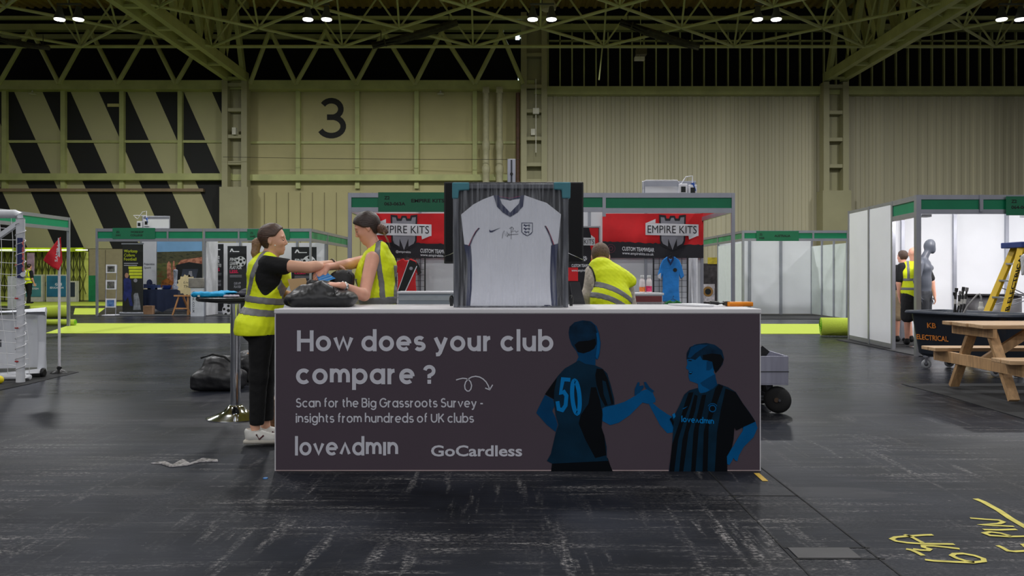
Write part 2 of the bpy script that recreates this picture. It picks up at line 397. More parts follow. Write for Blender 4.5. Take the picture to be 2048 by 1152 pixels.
# number painted on the wall
t = MB(); strokes(t, '3', (X(634, 40), DWALL-.005, Z(277, 40)), EX, EZ, 1.48, .19)
tag(t.build('wall_number', mat('black_paint', C(26, 26, 24), rough=.7)), 'large black figure 3 painted on the cream hall wall', 'wall number')
# columns: ladder shaped steel columns with a boxed foot
def column(name, xc, wide, ytop, ybox, rungs, yfr=.9):
    c = MB(); y = DWALL-yfr; hw = wide/2
    for s_ in (-1, 1): c.box(xc+s_*hw-.14, xc+s_*hw+.14, y, y+.55, Z(ybox, 40), Z(ytop, 40)+.1)
    for ry in rungs: c.box(xc-hw, xc+hw, y+.05, y+.45, Z(ry+4, 40), Z(ry-3, 40))
    c.box(xc-hw, xc+hw, y+.5, y+.56, Z(ybox, 40), Z(ytop, 40))
    c.box(xc-hw-.22, xc+hw+.22, y-.1, y+.7, 0, Z(ybox, 40))
    return struct(c.build(name, mat('column_paint', C(160, 156, 118), var=.08, scale=.8)))
column('column', X(470, 39.2), .95, 172, 378, (177, 226, 278, 330))
column('column.001', X(1068, 39.2), 1.0, 40, 378, (118, 180, 228, 282, 333, 365))
column('column.002', X(1671, 39.2), .95, 176, 385, (180, 231, 284, 336))
# louvred glazing above the ribbed cladding
g = MB()
x = X(1096, 41.2)
while x < 47: g.box(x-.035, x+.035, 41.1, 41.25, Z(186, 41.2), Z(48, 41.2)); x += .617
g.box(XC2, 47, 41.1, 41.25, Z(84, 41.2), Z(81, 41.2))
struct(g.build('window_1', STEEL))
# roof: ribbed deck, purlins, eaves beam
rf = MB(); yv = 36.5; prof = []; x = -42
DK = 15.2
while x < 46: prof += [(x, 0), (x+.17, 0), (x+.22, -.09), (x+.36, -.09), (x+.41, 0)]; x += .43
n = len(prof)
rf.add([(a, -6, DK+b) for a, b in prof]+[(a, 41.8, DK+b) for a, b in prof], [(i, i+1, n+i+1, n+i) for i in range(n-1)])
struct(rf.build('ceiling', mat('roof_deck', C(212, 184, 96), rough=.8, var=.15, scale=.5), loc=(0, 0, 0)))
pr = MB()
pr.box(-42, 46, 40.6, 41.0, Z(62, 40.8), Z(50, 40.8)); pr.box(-42, 46, 38.8, 39.0, Z(39, 38.9), Z(33, 38.9))
pr.box(XL, XC2, 41.2, 41.4, Z(75, 41), Z(66, 41))
struct(pr.build('beam', STEEL))
# eaves truss over the left and middle bays: zig-zag of paired tubes
tr = MB()
def zig(pa, pb, xs, y):
    for a, b in xs:
        tr.tube(PX(a, 168, y), PX(b, 60, y), .11, n=8)
left = [(-2, 60), (118, 63), (118, 178), (235, 180), (235, 297), (352, 298), (352, 415)]
for y in (38.9, 40.2):
    zig(0, 0, left, y)
    zig(0, 0, [(500, 540), (592, 540), (592, 653), (712, 650), (712, 770), (830, 765), (830, 885), (950, 880), (950, 1005), (1046, 1000)], y)
struct(tr.build('roof_truss', STEEL))
# space frame: diamond lattice of tubes with webs up to a top layer
sf = MB(); dA = 34.0; zc = CAM_H+457*dA/FOC; hx = 130.5*dA/FOC; hy = .0747*dA; x0 = X(685, dA)
def node(i, k): return Vector((x0+i*hx, dA-k*hy, zc))       # i + k even
def top(i, k): return Vector((x0+i*hx, dA-k*hy, zc+3.9))    # i + k odd
for k in range(0, 9):
    for i in range(-14, 15):
        if (i+k) % 2 == 0:
            a = node(i, k)
            r = .058
            if k < 8:
                sf.tube(a, node(i-1, k+1), r, n=6); sf.tube(a, node(i+1, k+1), r, n=6)
            for p in ((i-1, k), (i+1, k), (i, k+1)): sf.tube(a, top(*p), .042, n=6)
            if k == 0: sf.tube(a, node(i+2, 0), .07, n=6)
        else:
            a = top(i, k)
            if k < 8: sf.tube(a, top(i-1, k+1), .05, n=6); sf.tube(a, top(i+1, k+1), .05, n=6)
struct(sf.build('space_frame', STEEL))
# deep girders running to the columns
def girder(name, xc):
    gd = MB(); z0 = ZB+.05; hw = .42
    for s_ in (-1, 1):
        gd.box(xc+s_*hw-.13, xc+s_*hw+.13, 8, 39.4, z0, z0+.42)
        gd.box(xc+s_*hw-.13, xc+s_*hw+.13, 8, 39.4, z0+3.6, z0+3.9)
    y = 38.9; k = 0
    while y > 9:
        gd.box(xc-hw, xc+hw, y-.1, y+.1, z0+.02, z0+.12)
        for s_ in (-1, 1):
            gd.bar((xc+s_*hw, y, z0+.4), (xc+s_*hw, y-1.3, z0+3.6), .2, .34); gd.bar((xc+s_*hw, y-2.6, z0+.4), (xc+s_*hw, y-1.3, z0+3.6), .2, .34)
        gd.box(xc-hw, xc+hw, y-1.4, y-1.2, z0+3.7, z0+3.8)
        y -= 2.6
    return struct(gd.build(name, STEEL))
girder('girder', X(473, 39.2)); girder('girder.001', X(1671, 39.2))
# high bay lamps (front row is in view)
LG = mat('lamp_glow', C(255, 255, 255), emit=(1, .98, .95, 1), estr=9.0)
LS = mat('lamp_shell', C(70, 72, 66), rough=.5)
LABX = ['pair of glowing high bay lamps above the striped wall', 'pair of glowing high bay lamps left of the painted 3', 'pair of glowing high bay lamps above the shirt frame', 'pair of glowing high bay lamps over the ribbed cladding', 'pair of glowing high bay lamps right of the right girder']
for i, lx in enumerate(LAMP_X):
    t = thing('high_bay_lamp', LABX[i], 'ceiling lamp', (lx+.34, 29, LAMP_Z), 'high bay lamps')
    for dx in (0, .68):
        a = MB(); a.lathe((lx+dx, 29, LAMP_Z-.12), [(.20, 0), (.185, .08), (.12, .25), (.08, .45)], 16); a.build('shade', LS, t, smooth=True)
        a = MB(); a.lathe((lx+dx, 29, LAMP_Z-.16), [(.175, 0), (.185, .03)], 16); a.build('lens', LG, t)
    a = MB(); a.bar((lx-.1, 29, LAMP_Z+.42), (lx+.78, 29, LAMP_Z+.42), .06, .06); a.tube((lx+.34, 29, LAMP_Z+.42), (lx+.34, 29, LAMP_Z+4.4), .02); a.build('bracket', LS, t)
# ---------------------------------------------------------------- smooth bodies: distance fields turned into one continuous surface
class Field:
    def __init__(s, lo, hi, h):
        s.lo = np.array(lo, float); s.h = h
        s.n = np.ceil((np.array(hi, float)-s.lo)/h).astype(int)+1
        s.a = np.full(tuple(s.n), 1.0, np.float32)
    def _sl(s, lo, hi, m):
        i0 = np.clip(np.floor((np.minimum(lo, hi)-m-s.lo)/s.h).astype(int), 0, s.n); i1 = np.clip(np.ceil((np.maximum(lo, hi)+m-s.lo)/s.h).astype(int)+1, 0, s.n)
        if (i1 <= i0).any(): return None, None
        ax = [s.lo[k]+s.h*np.arange(i0[k], i1[k]) for k in range(3)]
        g = np.stack(np.meshgrid(*ax, indexing='ij'), -1).astype(np.float32)
        return tuple(slice(i0[k], i1[k]) for k in range(3)), g
    def put(s, pr, mode='+', k=None, grow=0.0):
        lo, hi = pr.box(); kk = pr.k if k is None else k
        sl, g = s._sl(lo, hi, .05+kk+max(0, grow))
        if sl is None: return s
        d = pr.d(g)-grow; a = s.a[sl]
        if mode == '+':
            if kk > 0:
                t = np.clip(.5+.5*(d-a)/kk, 0, 1); s.a[sl] = d*(1-t)+a*t-kk*t*(1-t)
            else: s.a[sl] = np.minimum(a, d)
        else:
            s.a[sl] = np.maximum(a, -d)
        return s
    def full(s):
        ax = [s.lo[k]+s.h*np.arange(s.n[k]) for k in range(3)]
        return np.stack(np.meshgrid(*ax, indexing='ij'), -1).astype(np.float32)
    def clip(s, d): s.a = np.maximum(s.a, d.astype(np.float32)); return s
    def noise(s, amp, freq, seed=0):
        r = np.random.RandomState(seed); g = s.full(); acc = np.zeros(s.a.shape, np.float32)
        for o in range(7):
            w = r.normal(size=3)*freq*(1+.55*o); acc += np.abs(np.sin(g@w.astype(np.float32)+r.uniform(0, 6.28)))**.7/(1+.4*o)
        s.a += (acc/3.6-.5)*amp; return s
    def mesh(s, mb):
        a = s.a; ins = a < 0; n = a.shape
        c = np.zeros((n[0]-1, n[1]-1, n[2]-1), np.int8)
        off = [(i, j, k) for i in (0, 1) for j in (0, 1) for k in (0, 1)]
        sub = lambda arr, o: arr[o[0]:n[0]-1+o[0], o[1]:n[1]-1+o[1], o[2]:n[2]-1+o[2]]
        for o in off: c += sub(ins, o)
        act = (c > 0) & (c < 8); idx = np.argwhere(act)
        if len(idx) == 0: return mb
        vid = -np.ones(act.shape, np.int64); vid[act] = np.arange(len(idx))
        P = np.zeros((len(idx), 3)); K = np.zeros(len(idx))
        for ax in range(3):
            for o in off:
                if o[ax]: continue
                o2 = list(o); o2[ax] = 1
                va = a[idx[:, 0]+o[0], idx[:, 1]+o[1], idx[:, 2]+o[2]]; vb = a[idx[:, 0]+o2[0], idx[:, 1]+o2[1], idx[:, 2]+o2[2]]
                m = (va < 0) != (vb < 0); t = np.where(m, va/np.where(m, va-vb, 1), 0)
                q = np.tile(np.array(o, float), (len(idx), 1)); q[:, ax] = t
                P[m] += q[m]; K[m] += 1
        V = s.lo+s.h*(idx+P/K[:, None])
        F = []
        for ax in range(3):
            b_, c_ = [(1, 2), (2, 0), (0, 1)][ax]
            e = np.zeros(n, bool)
            sl0 = [slice(None)]*3; sl1 = [slice(None)]*3; sl0[ax] = slice(0, -1); sl1[ax] = slice(1, None)
            e[tuple(sl0)] = ins[tuple(sl0)] != ins[tuple(sl1)]
            ii = np.argwhere(e); ii = ii[(ii[:, b_] > 0) & (ii[:, c_] > 0) & (ii[:, b_] < n[b_]-1) & (ii[:, c_] < n[c_]-1)]
            def cell(db, dc):
                q = ii.copy(); q[:, b_] -= db; q[:, c_] -= dc; return vid[q[:, 0], q[:, 1], q[:, 2]]
            Q = np.stack([cell(1, 1), cell(0, 1), cell(0, 0), cell(1, 0)], 1)
            fl = ~ins[ii[:, 0], ii[:, 1], ii[:, 2]]; Q[fl] = Q[fl][:, ::-1]
            F.append(Q)
        F = np.concatenate(F); F = F[(F >= 0).all(1)]
        # light smoothing
        for it in range(2):
            acc = np.zeros_like(V); cnt = np.zeros(len(V))
            for e0, e1 in ((0, 1), (1, 2), (2, 3), (3, 0)):
                np.add.at(acc, F[:, e0], V[F[:, e1]]); np.add.at(acc, F[:, e1], V[F[:, e0]])
                np.add.at(cnt, F[:, e0], 1); np.add.at(cnt, F[:, e1], 1)
            V = V*.5+.5*acc/np.maximum(cnt, 1)[:, None]
        k0 = len(mb.v)
        mb.v += [tuple(q) for q in V.tolist()]; mb.f += [tuple(i+k0 for i in q) for q in F.tolist()]; mb.mi += [0]*len(F)
        return mb
class RC:                                  # tapered limb between two joints
    def __init__(s, a, b, ra, rb=None, k=.02): s.a = np.array(a, float); s.b = np.array(b, float); s.ra = ra; s.rb = ra if rb is None else rb; s.k = k
    def box(s): r = max(s.ra, s.rb); return np.minimum(s.a, s.b)-r, np.maximum(s.a, s.b)+r
    def d(s, g):
        ab = (s.b-s.a).astype(np.float32); t = np.clip(((g-s.a.astype(np.float32))@ab)/max(1e-9, float(ab@ab)), 0, 1)
        q = g-(s.a.astype(np.float32)+t[..., None]*ab); return np.sqrt((q*q).sum(-1))-(s.ra+(s.rb-s.ra)*t)
class EL:                                  # ellipsoid, optionally turned by a rotation matrix
    def __init__(s, c, r, k=.02, R=None): s.c = np.array(c, float); s.r = np.array(r, float); s.k = k; s.R = None if R is None else np.array(R, float)
    def box(s): m = s.r if s.R is None else np.full(3, s.r.max()); return s.c-m, s.c+m
    def d(s, g):
        p = g-s.c.astype(np.float32)
        if s.R is not None: p = p@s.R.astype(np.float32)
        r = s.r.astype(np.float32); k0 = np.sqrt(((p/r)**2).sum(-1)); k1 = np.sqrt(((p/(r*r))**2).sum(-1))
        return k0*(k0-1)/np.maximum(k1, 1e-6)
class BX:                                  # rounded box
    def __init__(s, c, hs, rad=.02, k=.01, R=None): s.c = np.array(c, float); s.hs = np.array(hs, float); s.rad = rad; s.k = k; s.R = None if R is None else np.array(R, float)
    def box(s): m = s.hs if s.R is None else np.full(3, np.linalg.norm(s.hs)); return s.c-m, s.c+m
    def d(s, g):
        p = g-s.c.astype(np.float32)
        if s.R is not None: p = p@s.R.astype(np.float32)
        q = np.abs(p)-(s.hs-s.rad).astype(np.float32)
        return np.sqrt((np.maximum(q, 0)**2).sum(-1))+np.minimum(q.max(-1), 0)-s.rad
def rot(ax, deg): return np.array(Matrix.Rotation(math.radians(deg), 3, ax))
def solid(prims, h, grow=0.0, cut=(), clips=(), noise=None, pad=.03):
    b = [p.box() for p in prims]; lo = np.min([x[0] for x in b], 0)-pad-grow; hi = np.max([x[1] for x in b], 0)+pad+grow
    f = Field(lo, hi, h)
    for p in prims: f.put(p, grow=grow)
    if noise: f.noise(*noise)
    for p in cut: f.put(p, '-', 0)
    if clips:
        g = f.full()
        for c in clips: f.clip(c(g))
    return f.mesh(MB())
def blob(prims, h, name, m, parent=None, loc=None, **k):
    return solid(prims, h, **k).build(name, m, parent, smooth=True, loc=loc)
def finger(L, base, d, n, ln, r, curl):
    """three joints from base along d, bending toward n by curl (radians) at every joint"""
    d = Vector(d).normalized(); n = Vector(n).normalized(); ax = d.cross(n); p = Vector(base)
    for i, fr in enumerate((.45, .32, .23)):
        d = Matrix.Rotation(curl*(.6 if i == 0 else 1.0), 3, ax) @ d
        q = p+d*(ln*fr); L.append(RC(p, q, r*(1-.1*i), r*(1-.1*(i+1)), .004)); p = q
    return p
def hand(L, wrist, d, n, thumb, curl=.45, sc=1.0, tcurl=.3):
    """palm and five fingers: d points along the hand, n out of the palm, thumb to the thumb's side"""
    d = Vector(d).normalized(); n = Vector(n).normalized(); n = (n-d*n.dot(d)).normalized(); t = Vector(thumb); t = (t-d*t.dot(d)-n*t.dot(n)).normalized(); w = Vector(wrist)
    for i, (s_, ln) in enumerate(((.030, .072), (.010, .079), (-.011, .074), (-.030, .060))):
        kn = w+d*(.092*sc-abs(i-1)*.004*sc)+t*(s_*sc)
        L.append(RC(w+d*.012+t*(s_*.5*sc), kn, .0135*sc, .0105*sc, .012))
        finger(L, kn, (d+t*(s_*1.6)), n, ln*sc, .0088*sc, curl*(1+.12*i))
    b = w+d*(.03*sc)+t*(.026*sc)
    e = b+(d*.75+t*.75+n*.35).normalized()*(.036*sc); L.append(RC(w+d*.012*sc+t*.012*sc, b, .015*sc, .014*sc, .012)); L.append(RC(b, e, .013*sc, .0105*sc, .008))
    finger(L, e, (d*.95+t*.4+n*.4), n, .055*sc, .0095*sc, tcurl)
def head_prims(c, fwd, up, s=1.0, female=True):
    """skull, jaw, nose, lips, brow and ears around centre c; returns the prims and a local-to-world function"""
    f = Vector(fwd).normalized(); u = Vector(up); u = (u-f*u.dot(f)).normalized(); r = u.cross(f).normalized(); c = Vector(c)
    R = np.array([list(f), list(r), list(u)]).T
    T = lambda x, y, z: c+f*(x*s)+r*(y*s)+u*(z*s)
    E = lambda p, rr, k: EL(T(*p), [q*s for q in rr], k*s, R)
    P = [E((-.012, 0, .03), (.096, .074, .088), .02), E((.022, 0, -.022), (.070, .061, .082), .03),
         E((.052, 0, -.078), (.034, .036, .032), .025), E((.072, 0, -.096), (.014, .017, .013), .016),
         RC(T(.082, 0, .024), T(.104, 0, -.020), .0068*s, .0088*s, .008*s), EL(T(.094, 0, -.027), (.012*s, .0135*s, .007*s), .006*s, R),
         E((.083, 0, -.056), (.011, .021, .0065), .007), E((.081, 0, -.068), (.012, .019, .0075), .007),
         E((.072, .033, .030), (.014, .024, .007), .012), E((.072, -.033, .030), (.014, .024, .007), .012),
         E((.060, .036, -.022), (.022, .020, .022), .02), E((.060, -.036, -.022), (.022, .020, .022), .02)]
    for y in (-1, 1):
        P += [E((-.012, y*.074, -.005), (.018, .011, .031), .005), E((-.006, y*.074, -.030), (.010, .007, .011), .006)]
    return P, T, R
def face_cuts(T, R, s):
    """eye sockets and ear hollows"""
    return [EL(T(.086, y*.031, .006), (.012*s, .0155*s, .0095*s), 0, R) for y in (-1, 1)]+[EL(T(-.011, y*.087, -.002), (.011*s, .009*s, .020*s), 0, R) for y in (-1, 1)]
def eyes(T, R, s, parent):
    wm = mat('eye_white', C(225, 222, 215), rough=.2); im = mat('iris_brown', C(50, 32, 22), rough=.2)
    lm = mat('eyelash_brown', C(52, 36, 28), rough=.7); lip = mat('lip', C(196, 124, 110), rough=.45)
    for y in (-.031, .031):
        e = MB(); e.ball(T(.0715, y, .005), .0130*s, 14, 10); e.build('eye', wm, parent, smooth=True)
        e = MB(); e.ball(T(.0805, y*1.01, .001), .0058*s, 10, 8); e.build('iris', im, parent, smooth=True)
        e = MB(); e.grid(lambda a, b: T(.0715+.0142*math.cos((a-.5)*2.5)*math.cos(-.05+b*1.2), y+.0142*math.sin((a-.5)*2.5), .005+.0142*math.sin(-.05+b*1.2)*.95), 9, 6); e.build('eyelid', MATS['skin'], parent, smooth=True)
        e = MB(); e.path([T(.0715+.0150*math.cos((a-.5)*2.5), y+.0150*math.sin((a-.5)*2.5), .004) for a in (0, .25, .5, .75, 1)], .0013*s, 6); e.build('eyelashes', lm, parent)
        e = MB(); e.path([T(.0865-abs(a+.1)*.012, y+a*.021*(1 if y > 0 else -1), .0345-abs(a)*.004) for a in (-1, -.5, 0, .5, 1)], [.0012, .0022, .0026, .0024, .0014], 6); e.build('eyebrow', lm, parent, smooth=True)
    for z, h_ in ((-.0545, .0062), (-.0675, .0068)):
        e = MB(); e.grid(lambda a, b: T(.0928-abs(a-.5)**2*.055+(.0012-abs(b-.5)**2*.012), (a-.5)*.040, z-(b-.5)*h_*2*(1-abs(a-.5)*1.2)), 11, 5); e.build('lip', lip, parent, smooth=True)
def head_d(g, T, R, s):
    c = np.array(T(0, 0, 0), np.float32); return (g-c)@R.astype(np.float32)/s
# ---------------------------------------------------------------- people
SKIN = mat('skin', C(222, 170, 142), rough=.5, var=.05, scale=14, spec=.4)
SKIN2 = mat('skin_pink', C(224, 164, 140), rough=.5, var=.05, scale=14, spec=.4)
HIVIS = mat('hi_vis_yellow', C(236, 252, 22), rough=.7, var=.05, scale=9, bump=.25, bscale=16)
REFL = mat('reflective_grey', C(122, 122, 124), rough=.45, var=.05, scale=30)
BLACKC = mat('black_cotton', C(17, 17, 19), rough=.85, var=.15, scale=20, bump=.3, bscale=20)
BLACKT = mat('black_trousers', C(12, 12, 14), rough=.9, var=.2, scale=10, bump=.3, bscale=14)
PIPING = mat('dark_piping', C(40, 44, 24), rough=.8)
SHOEW = mat('white_leather', C(214, 212, 206), rough=.5, var=.04)
SHOEG = mat('sole_cream', C(196, 190, 178), rough=.7)
BURG = mat('burgundy_leather', C(84, 22, 34), rough=.5)
HAIRB = mat('brown_hair', C(74, 52, 40), rough=.45, var=.45, scale=60, stretch=(.22, 2, 2.2), bump=.3, bscale=70)
HAIRD = mat('dark_brown_hair', C(48, 33, 28), rough=.42, var=.45, scale=60, stretch=(.22, 2, 2.2), bump=.3, bscale=70)
HAIRL = mat('light_brown_hair', C(140, 108, 80), rough=.5, var=.35, scale=60, stretch=(.22, 2, 2.2), bump=.3, bscale=70)
SILVER = mat('silver_metal', C(200, 200, 204), rough=.25, metal=1.0)
def plane_clip(p, n):
    p = np.array(p, np.float32); n = np.array(Vector(n).normalized(), np.float32)
    return lambda g: (g-p)@n                 # keeps the side opposite to n
def slab(p, n, t):
    p = np.array(p, np.float32); n = np.array(Vector(n).normalized(), np.float32)
    return lambda g: np.abs((g-p)@n)-t
def band(prims, h, grow, clips, parent, cut=(), name='reflective_strip', noise=None):
    return solid(prims, h, grow=grow+.003, clips=clips, cut=cut, noise=noise).build(name, REFL, parent, smooth=True)
def sneaker(heel, toe, parent, soc=None, wd=.042, name='sneaker'):
    """low white trainer from heel point to toe point on the floor"""
    h_, t_ = Vector(heel), Vector(toe); d = (t_-h_).normalized(); n = Vector((-d.y, d.x, 0)); ln = (t_-h_).length
    P = lambda a, b, z: h_+d*(a*ln)+n*b+Vector((0, 0, z))
    up = [RC(P(.16, 0, .075), P(.2, 0, .045), .040, .042, .02), RC(P(.2, 0, .045), P(.8, 0, .04), .038, .040, .02), RC(P(.45, 0, .062), P(.75, 0, .035), .034, .032, .02)]
    s = blob(up, .006, name, SHOEW, parent, cut=[RC(P(.17, 0, .125), P(.2, 0, .1), .036, .03, 0)], clips=[lambda g: .028-g[..., 2]])
    q = blob([BX(P(.5, 0, .016), (ln*.5, .043, .016), .014, .01, np.array(Matrix(((d.x, -d.y, 0), (d.y, d.x, 0), (0, 0, 1)))))], .006, 'sole', SHOEG, s)
    for sd in (-1, 1):
        e = MB(); e.path([P(.36, sd*.0405, .068), P(.44, sd*.044, .035), P(.56, sd*.0425, .066)], .006, 6); e.build('side_mark', BURG, s, smooth=True)
    e = MB()
    for i in range(4): e.path([P(.42+.07*i, -.02, .094-.012*i), P(.44+.07*i, 0, .099-.012*i), P(.42+.07*i, .02, .094-.012*i)], .0035, 5)
    e.build('laces', mat('lace_white', C(225, 222, 215), rough=.8), s)
    return s

# ---- woman packing at the left end of the counter, facing right
def woman_left():
    d0 = 6.0; h = .0065
    P = lambda px, py, d=d0: PX(px, py, d)
    hp, T, R = head_prims(P(546.5, 480), (1, .10, -.06), (.05, 0, 1), .97)
    neck = [RC(P(535, 519), P(545, 497), .058, .050, .03)]
    trunk = [EL(P(533, 549), (.118, .172, .15), .05), EL(P(530, 600), (.118, .145, .16), .06), EL(P(520, 655), (.128, .165, .12), .06),
             RC(P(541, 528, 5.86), P(541, 528, 6.15), .052, .052, .04), EL(P(549, 556), (.1, .14, .09), .05)]
    sh, el_, wr = P(547, 530, 5.85), P(616, 535, 5.80), P(667, 526.5, 5.97)
    arm = [RC(sh, el_, .050, .040, .03), RC(el_, wr, .039, .0255, .015), EL(P(632, 533, 5.83), (.06, .034, .034), .03)]
    sh2, el2, wr2 = P(543, 532, 6.18), P(556, 586, 6.22), P(580, 590, 6.02)
    arm2 = [RC(sh2, el2, .05, .041, .03), RC(el2, wr2, .041, .027, .015)]
    legs = []
    for hx, kx, ax, dd in ((524, 516, 510, 5.9), (528, 530, 531, 6.1)):
        legs += [RC(P(hx, 668, dd), P(kx, 756, dd), .078, .05, .03), RC(P(kx, 756, dd), P(ax, 850, dd), .05, .034, .02), RC(P(ax, 850, dd), P(ax+3, 866, dd), .034, .03, .01), RC(P(ax+2, 868, dd), P(ax+22, 874, dd), .03, .026, .01)]
    hl = []; hand(hl, wr, (.9, .55, -.5), (0, .2, -1), (.3, 1, 0), .5, .95); hand(hl, wr2, (.7, -.75, .1), (.2, .2, -1), (1, .4, 0), .6, .95)
    body = solid(hp+neck+trunk+arm+arm2+legs+hl, .005, cut=face_cuts(T, R, .97)).build('person', SKIN, smooth=True, loc=P(516, 883)*1.0)
    tag(body, 'woman with ponytail wearing yellow vest over black T-shirt, standing beside the bar table', 'person')
    eyes(T, R, .97, body)
    # hair drawn back to a ponytail
    hd = solid(hp[:2], h, grow=.014, clips=[lambda g: (lambda q: np.maximum(np.maximum(q[..., 0]*.78-q[..., 2]*.42-.010, -.085-q[..., 2]+q[..., 0]*.1), np.where(q[..., 0] > -.02, .022-q[..., 2]+(q[..., 0]+.0)*.25, -1)))(head_d(g, T, R, .97))]).build('hair', HAIRB, body, smooth=True)
    tail = [RC(P(524, 476), P(514, 486, 5.98), .022, .034, .02), RC(P(514, 486, 5.98), P(510, 506, 5.97), .036, .030, .02), RC(P(510, 506, 5.97), P(508, 520, 5.96), .027, .008, .02)]
    blob(tail, h, 'ponytail', HAIRL, hd, noise=(.006, 60, 3))
    e = MB(); e.lathe(P(525, 476), [(.017, -.006), (.021, 0), (.017, .006)], 14, axis=(-1, 0, -.5)); e.build('hair_tie', mat('hair_tie_white', C(210, 205, 200), rough=.6), hd, smooth=True)
    e = MB(); e.ball(P(550, 491, 5.921), .0065); e.build('earring', mat('pearl', C(225, 215, 200), rough=.2), body, smooth=True)
    # black t-shirt
    slv = [RC(sh+Vector((-.03, .02, .005)), sh.lerp(el_, .29), .062, .058, .05), RC(sh2, sh2.lerp(el2, .5), .06, .058, .03)]
    blob(trunk+slv, h, 't_shirt', BLACKC, body, grow=.010, clips=[plane_clip(P(540, 511), (.15, 0, 1))], noise=(.006, 26, 5))
    # trousers
    tr = [EL(P(520, 662), (.124, .14, .10), .05)]
    for hx, kx, ax, dd in ((522, 517, 514, 5.9), (527, 531, 533, 6.1)):
        tr += [RC(P(hx, 668, dd), P(kx, 752, dd), .092, .068, .04), RC(P(kx, 752, dd), P(ax, 842, dd), .068, .056, .03)]
    blob(tr, h, 'trousers', BLACKT, body, clips=[plane_clip(P(520, 845), (0, 0, -1))], noise=(.008, 22, 8))
    # vest with large arm opening at the near side
    vt = trunk[:3]+[EL(P(549, 556), (.1, .14, .09), .05), RC(P(537, 522, 5.90), P(537, 522, 6.10), .045, .045, .04)]
    vcut = [EL(P(541, 556, 5.80), (.122, .105, .172), 0, rot('Y', 12)), EL(P(551, 553, 6.20), (.09, .105, .155), 0), EL(P(553, 512), (.06, .075, .055), 0)]
    vclip = [plane_clip(P(520, 668), (0, 0, -1))]
    vt2 = vt+[EL(P(516, 656), (.14, .228, .16), .06)]
    v = blob(vt2, h, 'hi_vis_vest', HIVIS, body, grow=.022, cut=vcut, clips=vclip, noise=(.014, 17, 2))
    for z in (598, 622):
        band(vt2, h, .0225, [slab(P(520, z), (.12, 0, 1), .026)], v, vcut, noise=(.014, 17, 2))
    band(vt2, h, .0215, [slab(P(516.5, 560), (1, .0, -.36), .021), plane_clip(P(500, 598), (0, 0, -1)), lambda g: g[..., 1]-6.02], v, vcut, noise=(.014, 17, 2))
    band(vt2, h, .0215, [slab(P(569, 580), (1, 0, .12), .022), plane_clip(P(500, 598), (0, 0, -1)), plane_clip(P(500, 552), (0, 0, 1)), lambda g: g[..., 1]-6.02], v, vcut, noise=(.014, 17, 2))
    e = MB(); e.lathe(wr+Vector((-.008, -.006, .001)), [(.0295, -.007), (.033, -.004), (.033, .004), (.0295, .007)], 16, axis=wr-el_); e.build('bracelet', mat('dark_beads', C(70, 60, 44), rough=.3, var=.6, scale=80), body)
    sneaker(P(488, 883, 5.87)*1.0, Vector((X(488, 5.87)+.262, 5.90, 0)), body)
    sneaker(Vector((X(512, 6.1), 6.09, 0)), Vector((X(512, 6.1)+.262, 6.09, 0)), body)
    for o in body.children:
        pass
    return body
wl = woman_left()

